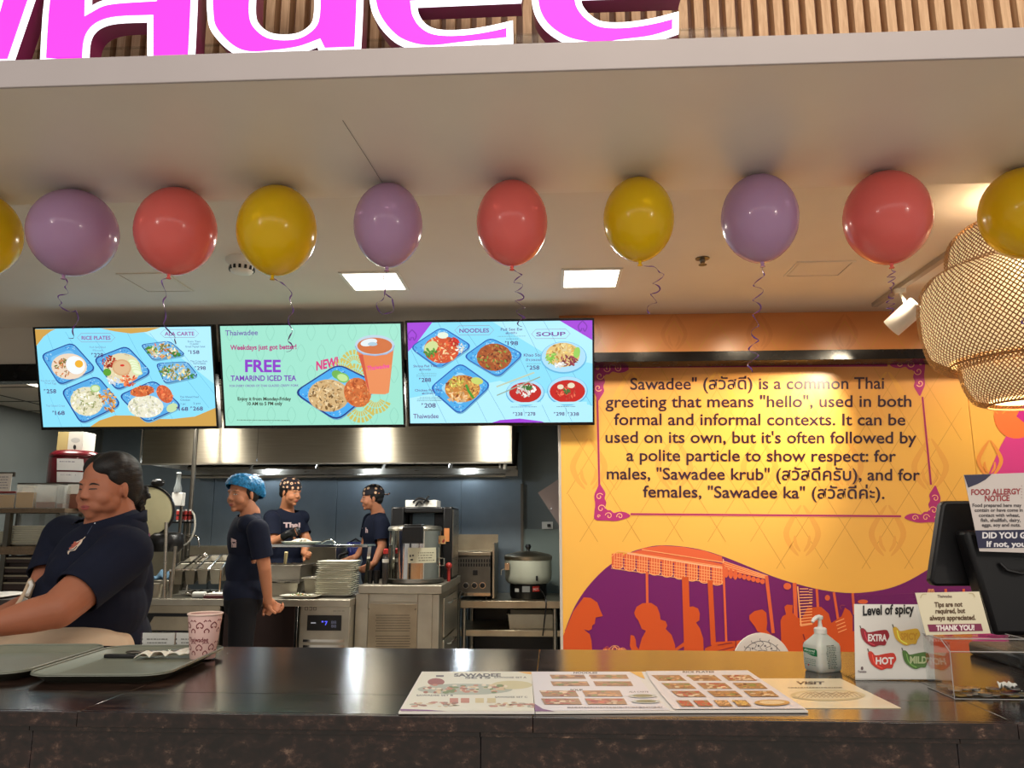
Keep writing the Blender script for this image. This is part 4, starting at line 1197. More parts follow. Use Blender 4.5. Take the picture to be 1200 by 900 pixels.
# two small cards on a stand behind the tray
for (x0, x1, lb) in ((163, 201, 'small white instruction card left of the other card'), (203, 237, 'small white instruction card half hidden by the pink cup')):
    a = at(x0, 763, 1.94); b_ = at(x1, 763, 1.94); top = at(x0, 741, 1.96).z
    t = thing('instruction_card', lb, 'card', ((a.x + b_.x) / 2, 1.94, CT), 'small cards at the back edge of the counter')
    g = G().box(a.x, b_.x, 1.95, 1.952, CT, top); ob('card', g, m_paper, t)
    g = G().box(a.x - .002, b_.x + .002, 1.947, 1.949, CT, top + .003); g.box(a.x - .002, b_.x + .002, 1.953, 1.955, CT, top + .003); g.box(a.x - .002, b_.x + .002, 1.935, 1.965, CT, CT + .002)
    ob('acrylic_holder', g, m_acryl, t)
    p = Print(); p.same = True
    w = x1 - x0
    for i in range(3): p.lines(x0 + 7, x1 - 3, 749 + i * 4.2, 1, 3, (120, 116, 108), 1.1)
    p.ell(x0 + 3.5, 749, .9, .9, (60, 60, 60), 8); p.ell(x0 + 3.5, 754, .9, .9, (90, 90, 90), 8)
    p.build('card_print', lambda x, y, o: at(x, y, 1.9492), pm_paper, t)

# folded paper menu with three panels
MZ = CT + .004
t = thing('paper_menu', 'large folded menu with food photos lying open on the counter', 'menu', (.07, 1.5, CT))


def sheet(name, q, z, th=.003, mat=m_paper):
    P = [atz(x, y, z) for x, y in q]
    g = G().add([(p.x, p.y, z) for p in P] + [(p.x, p.y, z - th) for p in P], [(0, 1, 2, 3), (7, 6, 5, 4), (0, 3, 7, 4), (1, 0, 4, 5), (2, 1, 5, 6), (3, 2, 6, 7)][:6])
    return ob(name, g, mat, t)


def mmap(z0): return lambda x, y, o: (lambda p: (p.x, p.y, z0 + .0004 + o * .08))(atz(x, y, z0))


def thumb(x, y, w, h, cols, seed, skew=0.0):
    P_ = [(x, y), (x + w, y), (x + w + skew * h, y + h), (x + skew * h, y + h)]
    p.poly(P_, (160, 116, 76)); p.same = True
    r = random.Random(seed)
    for i in range(22):
        v = r.random(); u = r.random(); c_ = cols[r.randrange(len(cols))]
        p.ell(x + skew * h * v + w * (.08 + .84 * u), y + h * (.12 + .76 * v), w * r.uniform(.05, .13), h * r.uniform(.06, .16), c_, 7)
    p.same = False; p.k += 1


C1 = [(150, 90, 50), (190, 130, 70), (120, 130, 60), (210, 160, 110), (110, 60, 36)]; C2 = [(170, 50, 40), (200, 90, 60), (226, 200, 170), (150, 40, 30)]
q1 = [(494.5, 787), (622.5, 787), (626.5, 834.5), (467, 834.5)]; q2 = [(622.5, 787), (753, 787), (788, 833.5), (627.5, 834.5)]; q3 = [(753, 787), (877, 786), (947, 833), (788, 833.5)]
for q in (q1, q2, q3): sheet('menu_panel', q, MZ)
p = Print()
p.poly([(495.5, 787.6), (622, 787.6), (625.5, 833.5), (470, 833.5)], (224, 222, 204))
p.poly([(607, 787.5), (622.5, 787.5), (622.8, 790.5), (615, 789.5)], (226, 170, 60)); p.poly([(469, 831), (500, 832), (522, 833.6), (469, 833.6)], (120, 50, 120))
p.text('SAWADEE', 532, 793, 5, (60, 50, 50), x1=587, bold=.04); p.text('SETS', 545, 795.5, 3.6, (70, 60, 60), x1=575, bold=.04)
p.text('SAWADEE SET A', 579, 795, 2.6, (60, 50, 50), x1=617, bold=.02); p.text('SAWADEE SET B', 488, 816, 2.6, (60, 50, 50), x1=531, bold=.02); p.text('SAWADEE SET C', 580, 818, 2.6, (60, 50, 50), x1=618, bold=.02)
p.ell(511, 799.5, 10, 4.5, (150, 70, 60), 16); p.rect(511, 791.5, 520, 793.5, (90, 80, 80)); p.ell(545, 808, 56, 6.5, (170, 176, 160), 24); p.ell(600, 803, 24, 5, (206, 196, 150), 18)
r = random.Random(5); p.same = True
for i in range(70): p.ell(545 + r.uniform(-48, 48), 808 + r.uniform(-5, 4), r.uniform(2, 5), r.uniform(.7, 1.5), [(190, 120, 90), (160, 90, 60), (110, 130, 70), (216, 190, 150), (226, 214, 190)][r.randrange(5)], 7)
for i in range(60): p.ell((510 if i % 2 else 600) + r.uniform(-26, 26), 826 + r.uniform(-3, 3), r.uniform(2, 5), r.uniform(.6, 1.3), [(190, 130, 110), (150, 100, 80), (210, 190, 150), (170, 170, 150)][r.randrange(4)], 7)
for cx in (532, 545, 562, 576): p.rect(cx - 5, 818.5, cx + 5, 824, (190, 120, 96) if cx < 550 else (206, 190, 140))
p.same = False; p.k += 1
p.poly([(623.5, 787.5), (737, 787.5), (748, 793), (760, 809), (776, 826), (785, 832.5), (628, 833.5)], (222, 218, 222))
p.poly([(738, 787.5), (752, 787.5), (756, 796), (746, 792)], (230, 176, 60)); p.poly([(626.5, 825), (636, 831), (650, 834), (627, 834)], (120, 60, 120))
p.text('NOODLES', 672, 789.8, 3, (60, 50, 50), x1=700, bold=.04); p.text('SOUP', 668, 810, 3, (60, 50, 50), x1=683, bold=.04); p.text('ALA CARTE', 737, 812, 2.4, (90, 80, 80), x1=760, bold=.02)
for (x, y, w, h, c_, sd) in ((644, 791, 40, 5, C1, 1), (690, 791, 44, 5, C1, 2), (645, 799, 43, 5.5, C1, 3), (695, 799, 44, 5.5, C1, 4), (632, 810, 42, 7, C2 + C1, 5), (682, 810, 44, 7, C1, 6), (634, 819.5, 44, 7, C2, 7), (685, 819.5, 46, 7, C2, 8)): thumb(x, y, w, h, c_, sd, .6)
for (cx, cy) in ((753, 816.5), (757, 823)): p.ell(cx, cy, 17, 2.4, (190, 196, 190), 16); p.ell(cx, cy, 12, 1.6, (120, 120, 80), 12)
p.lines(650, 780, 830, 1, 3, (150, 145, 150), 1)
p.poly([(757, 787.5), (876, 786.7), (944, 832), (790, 832.5), (775, 815), (762, 798)], (224, 220, 222))
p.text('RICE PLATES', 800, 789.6, 3, (60, 50, 50), x1=837, bold=.04)
k = 0
for r_ in range(3):
    for c_ in range(3):
        k += 1; thumb(763 + c_ * 41 + r_ * 11.5 + c_ * r_ * .8, 792.3 + r_ * 9.6, 33, 7, [C1, C1 + [(226, 206, 170)], C2 + [(226, 206, 170)]][(r_ + c_) % 3], k + 30, 1.3)
for (x, w, c_) in ((792, 15, [(196, 60, 40)]), (812, 17, [(196, 70, 50)]), (836, 16, [(226, 170, 110)]), (858, 16, [(226, 180, 90)])): thumb(x, 823, w, 7, c_, x, 1)
p.ell(905, 826, 21, 3.6, (196, 150, 90), 18); p.ell(905, 825.6, 15, 2.2, (232, 206, 160), 14)
p.build('menu_print', mmap(MZ), pm_paper, t, step=.0001)
# loose placemat sheet on the right
t = thing('paper_sheet', 'single cream sheet lying right of the large menu', 'paper', (.5, 1.5, CT))
sheet('sheet', [(872, 795), (985, 795), (1056, 829.5), (926, 829.5)], CT + .0012, .001, M('cream_paper', (232, 216, 180), .35, coat=.3))
p = Print()
p.text('VISIT', 933, 802, 4.5, (90, 70, 60), x1=966, bold=.04); p.lines(920, 990, 806, 1, 3, (150, 130, 100), 1)
p.ell(970, 815, 44, 6.5, (206, 186, 140), 24); p.ell(970, 815, 38, 5, (222, 204, 164), 22)
r = random.Random(9)
for i in range(12): p.line(smooth_pts([(935 + i * 5, 818), (945 + i * 5, 812 + r.uniform(-1, 1)), (955 + i * 5, 817)], 3), .8, (170, 140, 100))
p.build('sheet_print', mmap(CT + .0012), pm_paper, t, step=.0001)

# ---------------------------------------------------------------- sanitizer bottle
m_hdpe = M('milky_plastic', (222, 226, 214), .35, trans=.25, sss=.15)
b0 = Vector((.568, 1.74, CT))
t = thing('sanitizer_bottle', 'white pump bottle of hand sanitizer with a green label', 'bottle', b0)
T = Matrix.Translation(b0) @ Matrix.Rotation(math.radians(26), 4, 'Z') @ Matrix.Diagonal((.84, .84, .76, 1))
g = G(); loops = []
for (w, d, z) in ((.034, .026, 0), (.037, .029, .004), (.0385, .030, .02), (.0385, .030, .066), (.036, .028, .074), (.017, .015, .096), (.014, .013, .1), (.0135, .0125, .104)):
    loops.append([(x, y, z) for x, y in rrect(-w, w, -d, d, min(w, d) * (.35 if z < .09 else .9), 5)])
n = len(loops[0]); fs = []
for j in range(len(loops) - 1):
    for i in range(n): k = (i + 1) % n; fs.append((j * n + i, j * n + k, (j + 1) * n + k, (j + 1) * n + i))
fs += [tuple(range(n - 1, -1, -1)), tuple((len(loops) - 1) * n + i for i in range(n))]
g.add([v for l in loops for v in l], fs, 0, T); ob('bottle_body', g, m_hdpe, t, smooth=40)
TT = T
g = G().lathe([(.0155, .1), (.0155, .112), (.013, .115), (.006, .117), (.0045, .128), (.0045, .139)], (0, 0, 0), 24, mat=T); ob('pump_collar', g, m_white, t)
g = G().lathe([(.0075, .137), (.009, .141), (.009, .146), (.006, .148)], (0, 0, 0), 20, mat=T)
g.tube([T @ Vector((0, 0, .1435)), T @ Vector((-.012, -.003, .1435)), T @ Vector((-.026, -.006, .138)), T @ Vector((-.031, -.007, .132))], [.0052, .0046, .0038, .003], 10)
ob('pump_head', g, m_white, t)
p = Print()
p.poly([(-26, 20), (22, 20), (26, 24), (26, 44), (8, 44), (-26, 34)], (20, 122, 70)); p.text('Alcogel', -22, 31, 11, (226, 240, 226), x1=18, bold=.02); p.text('hand rub', -16, 38, 7, (226, 240, 226), x1=16)
p.lines(-24, 22, 56, 4, 6, (120, 150, 130), 2); p.ell(-8, 76, 3, 3, (200, 60, 60), 8)
p.build('side_label', lambda x, y, o: T @ Vector((-.0388 - o * .1, -x * .0009, .078 - y * .0008)), pm_paper, t)
p = Print()
p.lines(-16, 16, 6, 14, 5, (90, 110, 96), 2.2); p.line([(-34, 28), (34, 26)], .5, (180, 186, 176))
p.build('front_label', lambda x, y, o: T @ Vector((x * .001, -.0303 - o * .1, .076 - y * .0009)), pm_paper, t)
for (o_, s_) in ((Vector((0, 0, 0)), 1),): pass

# ---------------------------------------------------------------- level of spicy sign in an acrylic stand
t = thing('spicy_level_sign', 'acrylic stand with a white sheet showing four chilli levels', 'sign', (.66, 1.62, CT))
Y0 = 1.64; LN = .035     # sheet leans back a little
SY = lambda z: Y0 + (z - CT) * .12


def smap(x, y, o):
    d = ray(x, y); a = .12                      # plane y - .12 z = const
    tt = (Y0 - a * (CT - CZ)) / (d[1] - a * d[2])
    return Vector((d[0] * tt, d[1] * tt - o * .1 - .0008, CZ + d[2] * tt))


def slabq(Q, th, shift=0.0):
    P_ = [smap(x, y, 0) + Vector((0, shift, 0)) for x, y in Q]; B_ = [q + Vector((0, th, 0)) for q in P_]
    return G().add(P_ + B_, [(3, 2, 1, 0), (4, 5, 6, 7), (0, 1, 5, 4), (1, 2, 6, 5), (2, 3, 7, 6), (3, 0, 4, 7)])


ob('sheet', slabq([(1001, 708), (1092, 708.5), (1096, 796), (1002.5, 797)], .001, .0012), m_paper, t)
ob('acrylic_front', slabq([(1000, 698), (1091, 695), (1096.5, 800), (1002, 801)], .002, .0035), m_acryl, t)
g = G().box(.592, .76, 1.63, 1.70, CT, CT + .003); ob('acrylic_foot', g, m_acryl, t)
p = Print(); BK = (20, 18, 20)
p.text('Level of spicy', 1011, 721, 16, BK, x1=1071, y1=718.5, bold=.03)


def chilli(x, y, col, s, tc=(240, 230, 226), w=34, hh=18):
    p.poly(smooth_pts([(x, y - 9), (x + 3, y - 11), (x + 6, y - 9), (x + 9, y - 6), (x + w * .6, y - 8), (x + w - 4, y - 9), (x + w - 1, y - 6), (x + w, y - 1), (x + w - 3, y + 4), (x + w - 5, y + 9), (x + 22, y + 9), (x + 16, y + 11), (x + 9, y + 8), (x + 3, y + 2)], 3, True), col)
    p.line(smooth_pts([(x + 5, y - 7), (x + 7, y + 1), (x + 11, y + 6), (x + 17, y + 9)], 3), 1.1, tuple(min(255, int(v * 1.35 + 20)) for v in col))
    p.line([(x + 1, y - 10), (x - .5, y - 14)], 1, (60, 50, 30))
    p.text(s, x + 9, y + 4, 11, tc, x1=x + w - 3, bold=.04)


chilli(1008, 747, (150, 30, 44), 'EXTRA'); chilli(1046, 745.5, (222, 176, 60), 'SPICY', (206, 150, 50), 32); chilli(1017, 774, (206, 56, 40), 'HOT', w=33); chilli(1057, 773, (84, 120, 54), 'MILD', (190, 200, 150), 32)
p.ell(1010, 783, 1.5, 2.2, (110, 90, 90), 10); p.text('Thaiwadee', 1005, 788, 3.4, (90, 70, 80), x1=1015, bold=.02)
p.build('sheet_print', smap, pm_paper, t, step=.0002)

# ---------------------------------------------------------------- clear tip box with its sign and coins
t = thing('tip_box', 'clear acrylic tip box under a card saying thank you', 'tip box', (.78, 1.53, CT))
X0, X1, Y0b, Y1b, ZT = .706, .86, 1.475, 1.575, CT + .098
e = .0025
g = G()
fr = [(X0, Y0b), (X1, Y0b)]
g.box(X0, X1, Y0b, Y1b, CT, CT + e)                                # floor
g.box(X0, X1, Y0b, Y0b + e, CT + e, ZT - .018)                         # front
g.box(X0, X0 + e, Y0b + e, Y1b, CT + e, ZT - .002); g.box(X1 - e, X1, Y0b + e, Y1b, CT + e, ZT - .002); g.box(X0, X1, Y1b - e, Y1b, CT + e, ZT)
g.add([(X0, Y0b, ZT - .018), (X1, Y0b, ZT - .018), (X1, Y0b + .03, ZT), (X0, Y0b + .03, ZT), (X0, Y0b, ZT - .021), (X1, Y0b, ZT - .021), (X1, Y0b + .03, ZT - .003), (X0, Y0b + .03, ZT - .003)],
      [(0, 1, 2, 3), (7, 6, 5, 4), (1, 0, 4, 5), (3, 2, 6, 7), (0, 3, 7, 4), (2, 1, 5, 6)])
g.box(X0, X1, Y0b + .03, Y0b + .058, ZT - .0025, ZT); g.box(X0, X1, Y0b + .07, Y1b, ZT - .0025, ZT)
g.box(X0, X0 + .05, Y0b + .058, Y0b + .07, ZT - .0025, ZT); g.box(X1 - .05, X1, Y0b + .058, Y0b + .07, ZT - .0025, ZT)
ob('acrylic_case', g, m_acryl, t, bevel=.0006)
m_edge = M('acrylic_edge', (214, 212, 210), .2, trans=.4)
g = G()
for (a, b_) in (((X0, Y0b, CT), (X1, Y0b, CT)), ((X0, Y0b, CT), (X0, Y0b, ZT - .018)), ((X1, Y0b, CT), (X1, Y0b, ZT - .018)), ((X0, Y0b, ZT - .018), (X1, Y0b, ZT - .018)), ((X0, Y0b, ZT - .018), (X0, Y0b + .03, ZT)),
                ((X1, Y0b, ZT - .018), (X1, Y0b + .03, ZT)), ((X0, Y0b + .03, ZT), (X1, Y0b + .03, ZT)), ((X0, Y0b + .03, ZT), (X0, Y1b, ZT)), ((X1, Y0b + .03, ZT), (X1, Y1b, ZT)), ((X0, Y0b, CT + .001), (X0, Y1b, CT + .001))):
    g.tube([a, b_], .0008, 5)
ob('polished_edges', g, m_edge, t)
# card standing on the lid
QS = [(1075, 709), (1150.5, 707.5), (1162, 756.5), (1086, 758.5)]
YS = 1.552
P_ = [at(x, y, YS) for x, y in QS]; dz = ZT - min(P_[2].z, P_[3].z)


def tmap(x, y, o): q = at(x, y, YS); return Vector((q.x, YS + (q.z - 1.18) * .08 - o * .08 - .0004, q.z + dz))


P_ = [tmap(x, y, 0) + Vector((0, .0006, 0)) for x, y in QS]
g = G().add(P_ + [q + Vector((0, .0012, 0)) for q in P_], [(3, 2, 1, 0), (4, 5, 6, 7), (0, 1, 5, 4), (1, 2, 6, 5), (2, 3, 7, 6), (3, 0, 4, 7)]); ob('thank_you_card', g, M('cream_card', (222, 212, 182), .5), t)
E_ = [(1072, 708), (1152, 705), (1166, 758), (1084, 760)]
P_ = [tmap(x, y, 0) + Vector((0, .003, 0)) for x, y in E_]
g = G().add(P_ + [q + Vector((0, .002, 0)) for q in P_], [(3, 2, 1, 0), (4, 5, 6, 7), (0, 1, 5, 4), (1, 2, 6, 5), (2, 3, 7, 6), (3, 0, 4, 7)]); ob('card_holder', g, m_acryl, t)
p = Print()
p.text('Thaiwadee', 1101, 714.5, 4.6, (110, 90, 80), x1=1118, bold=.02)
BR = (92, 66, 40)
for (s, a, b_, y) in (('Tips are not', 1097, 1130, 725.5), ('required, but', 1098, 1133, 733), ('always appreciated.', 1091, 1145, 741)): p.text(s, a, y, 8, BR, x1=b_, y1=y - .6, bold=.035)
p.poly([(1088, 746), (1151, 745), (1153, 753.5), (1090, 754.5)], (128, 36, 74)); p.text('THANK YOU!', 1098, 753, 8.4, (240, 226, 220), x1=1143, y1=752.4, bold=.05)
for (x, y, k) in ((1081, 712, 1), (1145, 711, -1)): p.line(smooth_pts([(x, y + 3), (x + 2 * k, y - 1), (x + 7 * k, y - 1.5)], 3), 1, (196, 180, 140))
p.build('card_print', tmap, pm_paper, t, step=.0002)
m_coin = M('silver_coin', (190, 186, 178), .3, 1.0); m_gold = M('gold_coin', (206, 178, 110), .3, 1.0)
R = random.Random(12); first = None; n = 0
for ly in range(3):
    for ix in range(9 if ly == 0 else 5):
        x = X0 + .014 + R.random() * (X1 - X0 - .03); y = Y0b + .014 + R.random() * (Y1b - Y0b - .03)
        if ly == 0: x = X0 + .016 + ix * .0152; y = Y0b + .014 + (ix % 3) * .006
        z = CT + e + .0006 + ly * .0026 + R.uniform(0, .0002)
        gold = R.random() < .2
        rr = .0115
        if first is None or gold != first[1]:
            g = G().lathe([(rr - .0006, 0), (rr, .0005), (rr, .0015), (rr - .0006, .002)], (0, 0, 0), 22)
            o = ob('coin', g, m_gold if gold else m_coin, None, 'x', 'coin', 'coins inside the tip box', origin=(0, 0, 0))
            first = (o, gold)
        else:
            o = first[0].copy(); COL.objects.link(o)
        o['label'] = ('gold coin' if gold else 'silver coin') + ' lying in the clear tip box'
        o.location = (x, y, z); n += 1
g = G()
def crump(u, v): return (.805 + u * .026, 1.50 + v * .02 + .003 * math.sin(9 * u), CT + .014 + .005 * abs(math.sin(u * 8 + v * 5)) + .004 * math.sin(v * 9))
o = ob('crumpled_note', g.grid(crump, 10, 8), m_paper, None, 'small crumpled white paper on the coins in the tip box', 'paper', smooth=180)
s_ = o.modifiers.new('s', 'SOLIDIFY'); s_.thickness = .0008

# ---------------------------------------------------------------- till monitor and notice
t = thing('till_terminal', 'black point of sale terminal seen from behind at the right end', 'till', (1.02, 1.86, CT))
m_till = M('till_black', (14, 13, 15), .45, noise=.2, nscale=8)


def quadbox(name, Q, y, th, mat=m_till, lean=0.0, bev=.006):
    P_ = [at(a, b_, y) for a, b_ in Q]; P_ = [Vector((q.x, y + (q.z - CT) * lean, q.z)) for q in P_]; n = len(P_)
    g = G().add(P_ + [q + Vector((0, th, 0)) for q in P_], [tuple(range(n - 1, -1, -1)), tuple(range(n, 2 * n))] + [(i, (i + 1) % n, n + (i + 1) % n, n + i) for i in range(n)])
    return ob(name, g, mat, t, bevel=bev)


quadbox('monitor_back', [(1104, 592), (1108, 587), (1260, 586), (1260, 687), (1096, 687), (1091, 681)], 1.86, .03)
quadbox('rear_cover', [(1131, 622), (1290, 616), (1290, 745), (1166, 745)], 1.80, .055, bev=.01)
g = G().box(.99, 1.30, 1.76, 1.98, CT, CT + .03); g.box(1.04, 1.24, 1.815, 1.9, CT + .03, CT + .14); ob('stand', g, m_till, t, bevel=.008)
g = G().tube([at(1172, 660, 1.795), at(1180, 668, 1.79), at(1196, 672, 1.788), at(1215, 668, 1.79)], .004, 8); ob('cable_cover', g, m_till, t)
t = thing('allergy_notice', 'food allergy notice sheet propped before the black till', 'notice', (1.02, 1.76, 1.33))
QN = [(1129.5, 556.5), (1262, 552), (1268, 650), (1148, 646)]
YN = 1.77


def nmap(x, y, o): q = at(x, y, YN); return Vector((q.x, YN - o * .08 - .0004, q.z))


def nslab(Q, th, sh):
    P_ = [nmap(x, y, 0) + Vector((0, sh, 0)) for x, y in Q]
    return G().add(P_ + [q + Vector((0, th, 0)) for q in P_], [(3, 2, 1, 0), (4, 5, 6, 7), (0, 1, 5, 4), (1, 2, 6, 5), (2, 3, 7, 6), (3, 0, 4, 7)])


ob('sheet', nslab(QN, .001, .0006), M('notice_paper', (206, 196, 190), .4), t)
g = nslab(QN, .002, .0022); a = nmap(1205, 640, 0); g.box(a.x - .02, a.x + .02, YN + .003, YN + .028, a.z - .03, a.z + .01)
ob('acrylic_backing', g, m_acryl, t)
p = Print(); NV = (34, 34, 66)
p.poly([(1129.5, 556.6), (1162, 555.6), (1155, 562), (1146, 567), (1134.5, 571.5)], NV)
p.text('FOOD ALLERGY', 1138, 580, 9.4, (150, 44, 50), x1=1196, y1=579, bold=.03); p.text('NOTICE', 1154, 587.3, 9.4, (150, 44, 50), x1=1183, y1=586.8, bold=.03)
for (s, a, b_, y) in (('Food prepared here may', 1139.5, 1197, 594), ('contain or have come in', 1142, 1198.5, 599.6), ('contact with wheat,', 1147, 1195, 605.6), ('fish, shellfish, dairy,', 1149, 1196, 611.4), ('eggs, soy and nuts.', 1150.5, 1196, 617)): p.text(s, a, y, 5.6, (70, 64, 66), x1=b_, bold=.025)
p.poly([(1142.5, 621.5), (1262, 620), (1266, 641), (1146.5, 642.5)], NV)
p.text('DID YOU GET IT?', 1151, 630.6, 9.6, (226, 222, 224), x1=1228, bold=.04); p.text('If not, your food is free', 1156, 640.6, 9, (226, 222, 224), x1=1262, bold=.035)
for q in range(5): p.ell(1197, 569.5 + q * 3.4, .5, .5, (120, 60, 70), 6)
p.build('notice_print', nmap, pm_paper, t, step=.0002)
# patterned round chair back behind the counter
c = at(892, 742, 3.3); c = Vector((c.x, 3.3, c.z))
t = thing('dining_chair', 'white round-backed chair with grey scroll pattern behind the counter', 'chair', (c.x, 3.45, 0))
m_lace = M('white_seat_shell', (226, 224, 218), .4); rC = .115
g = G().lathe([(rC - .012, 0), (rC, .006), (rC, .014), (rC - .012, .02)], (c.x, 3.3, c.z - rC), 40, axis=(0, 1, 0)); ob('backrest', g, m_lace, t)
p = Print(); p.same = True; GY = (120, 120, 124)
for rr in (.45, .78): p.line([(rr * 100 * math.cos(a), rr * 100 * math.sin(a)) for a in [2 * PI * i / 40 for i in range(40)]], 2.5, GY, closed=True)
for k in range(16):
    a = 2 * PI * k / 16; ca, sa = math.cos(a), math.sin(a)
    P_ = [(48 + 5 * i, 7 * math.sin(i * 1.1)) for i in range(9)]
    p.line([(x * ca - y * sa, x * sa + y * ca) for x, y in P_], 2.2, GY)
    p.ell(62 * math.cos(a + .2), 62 * math.sin(a + .2), 4, 4, GY, 8)
p.build('backrest_print', lambda x, y, o: (c.x + x * .00108, 3.2995, c.z - rC + y * .00108), pm_paper, t)
ob('seat', G().lathe([(.18, .44), (.2, .45), (.2, .465), (.18, .475)], (c.x, 3.48, 0), 32), m_lace, t)
for sx in (-.13, .13):
    ob('leg', G().cyl((c.x + sx, 3.36, .445), (c.x + sx * 1.3, 3.32, 0), .012, .009), m_steel, t); ob('leg', G().cyl((c.x + sx, 3.6, .445), (c.x + sx * 1.3, 3.64, 0), .012, .009), m_steel, t)
ob('back_post', G().tube([(c.x - .06, 3.32, .46), (c.x - .06, 3.325, c.z - rC)], .008).tube([(c.x + .06, 3.32, .46), (c.x + .06, 3.325, c.z - rC)], .008), m_steel, t)

# ================================================================ WOVEN PENDANT LAMP
lc = Vector((1.80, 2.92, 0))
t = thing('pendant_lamp', 'large three-tiered lamp of woven bamboo at the right edge', 'pendant lamp', (1.80, 2.92, 2.66))
m_bam = M('bamboo_strip', (158, 118, 78), .6, noise=.12, nscale=30, spec=.2)
zc = lambda py: at(1150, py, 2.92).z


def weave(name, prof, n, slope, tilt):
    """prof: (r, z) from top to bottom; two sets of crossing strips wound around it"""
    pts = smooth_pts(prof, 5); L = [0]
    for a, b_ in zip(pts, pts[1:]): L.append(L[-1] + math.hypot(b_[0] - a[0], b_[1] - a[1]))
    g = G(); T = Matrix.Translation(tilt[0]) @ Euler(tilt[1]).to_matrix().to_4x4() @ Matrix.Translation(-tilt[0])
    w = .0040
    for sgn, dr in ((1, .0012), (-1, -.0012)):
        vs0 = []; th = 0.0; prev = 0
        path = []
        for (r, z), l in zip(pts, L):
            th += (l - prev) * slope / max(r, .06); prev = l; path.append((th, r, z))
        for k in range(n):
            a0 = 2 * PI * k / n; vs = []; fs = []
            for i, (th_, r, z) in enumerate(path):
                a = a0 + sgn * th_; hw = w / max(r, .05) * .8
                wob = dr * (1 if (i + k) % 2 else -1)
                for q in (-1, 1):
                    an = a + q * hw; rr = r + wob; vs.append((lc.x + rr * math.cos(an), lc.y + rr * math.sin(an), z))
                if i: fs.append((2 * i - 2, 2 * i - 1, 2 * i + 1, 2 * i))
            g.add(vs, fs, 0, T)
    return ob(name, g, m_bam, t, smooth=0)


Zt = [zc(262), zc(300), zc(345)]
weave('woven_tier', [(.14, 2.545), (.19, 2.52), (.235, 2.47), (.25, 2.40), (.24, 2.33), (.23, 2.30)], 100, .9, (Vector((1.8, 2.92, 2.42)), (0, 0, 0)))
weave('woven_tier', [(.23, 2.385), (.31, 2.35), (.352, 2.29), (.366, 2.20), (.362, 2.11), (.345, 2.03), (.30, 1.985), (.27, 1.98)], 124, .9, (Vector((1.8, 2.92, 2.2)), (0, math.radians(-4), 0)))
weave('woven_tier', [(.23, 2.06), (.24, 2.0), (.235, 1.92), (.205, 1.85), (.16, 1.83)], 92, .9, (Vector((1.8, 2.92, 1.95)), (0, math.radians(-2), 0)))
for r_, z in ((.14, 2.546), (.23, 2.30), (.27, 1.985), (.16, 1.828)):
    g = G(); g.tube([(lc.x + r_ * math.cos(a), lc.y + r_ * math.sin(a), z) for a in [2 * PI * i / 60 for i in range(60)]], .004, 6, closed=True)
    ob('rim_hoop', g, m_bam, t)
ob('cord', G().cyl((lc.x, lc.y, 2.3), (lc.x, lc.y, 2.65), .004).lathe([(.05, 2.64), (.05, 2.66)], (lc.x, lc.y, 0), 20), m_black, t)
ob('bulb', G().sph((lc.x, lc.y, 2.62), (.03, .03, .03), 18), M('lamp_bulb', (255, 255, 255), .3, emis=(255, 214, 150), estr=4), t, smooth=180)
# fabric diffuser inside the weave; hot spot painted into its emission toward the front
m_dif = bpy.data.materials.new('lamp_diffuser'); m_dif.use_nodes = True; nt = m_dif.node_tree; b = nt.nodes['Principled BSDF']; b.inputs['Base Color'].default_value = rgb((236, 214, 170)); b.inputs['Roughness'].default_value = .8
_ge = nt.nodes.new('ShaderNodeNewGeometry'); _di = nt.nodes.new('ShaderNodeVectorMath'); _di.operation = 'DISTANCE'; _di.inputs[1].default_value = (1.72, 2.62, 2.28)
_pw = nt.nodes.new('ShaderNodeMath'); _pw.operation = 'POWER'; _pw.inputs[1].default_value = -2.0; _mu = nt.nodes.new('ShaderNodeMath'); _mu.operation = 'MULTIPLY_ADD'; _mu.inputs[1].default_value = .02; _mu.inputs[2].default_value = .5
nt.links.new(_ge.outputs['Position'], _di.inputs[0]); nt.links.new(_di.outputs['Value'], _pw.inputs[0]); nt.links.new(_pw.outputs[0], _mu.inputs[0]); nt.links.new(_mu.outputs[0], b.inputs['Emission Strength'])
b.inputs['Emission Color'].default_value = rgb((255, 226, 170))
for pf in ([(.20, 2.50), (.225, 2.46), (.237, 2.40), (.228, 2.33), (.21, 2.31)], [(.22, 2.365), (.30, 2.335), (.34, 2.28), (.353, 2.20), (.349, 2.11), (.33, 2.04), (.27, 2.0)], [(.22, 2.04), (.228, 2.0), (.223, 1.92), (.195, 1.86), (.15, 1.845)]):
    ob('diffuser', G().lathe(pf[::-1], (lc.x, lc.y, 0), 48, cap=False), m_dif, t, smooth=60)
light('pendant_lamp_light', 'POINT', (lc.x, lc.y, 1.90), 9, (1.0, .84, .62), .06)
light('pendant_lamp_light', 'POINT', (lc.x, lc.y, 2.52), 2.6, (1.0, .84, .62), .08)
# ================================================================ KITCHEN
m_alu = M('matt_steel', (168, 162, 148), .42, .9, noise=.08, nscale=7, rnoise=.1)
m_plate = M('white_melamine', (214, 212, 196), .3)
m_label = print_mat('label_print', 0, .5)
m_warmst = M('warm_steel', (176, 164, 142), .34, 1.0, noise=.1, nscale=6, rnoise=.12)


def span(x0, y0, x1, y1, Y):
    """edges of the box front face at depth Y that covers this part of the photograph: x0, x1, z0, z1"""
    ym = (y0 + y1) / 2; xm = (x0 + x1) / 2
    return at(x0, ym, Y).x, at(x1, ym, Y).x, at(xm, y1, Y).z, at(xm, y0, Y).z


def pbox(g, x0, y0, x1, y1, Y, d, m=0):
    a, b_, c, e_ = span(x0, y0, x1, y1, Y); return g.box(a, b_, Y, Y + d, c, e_, m)


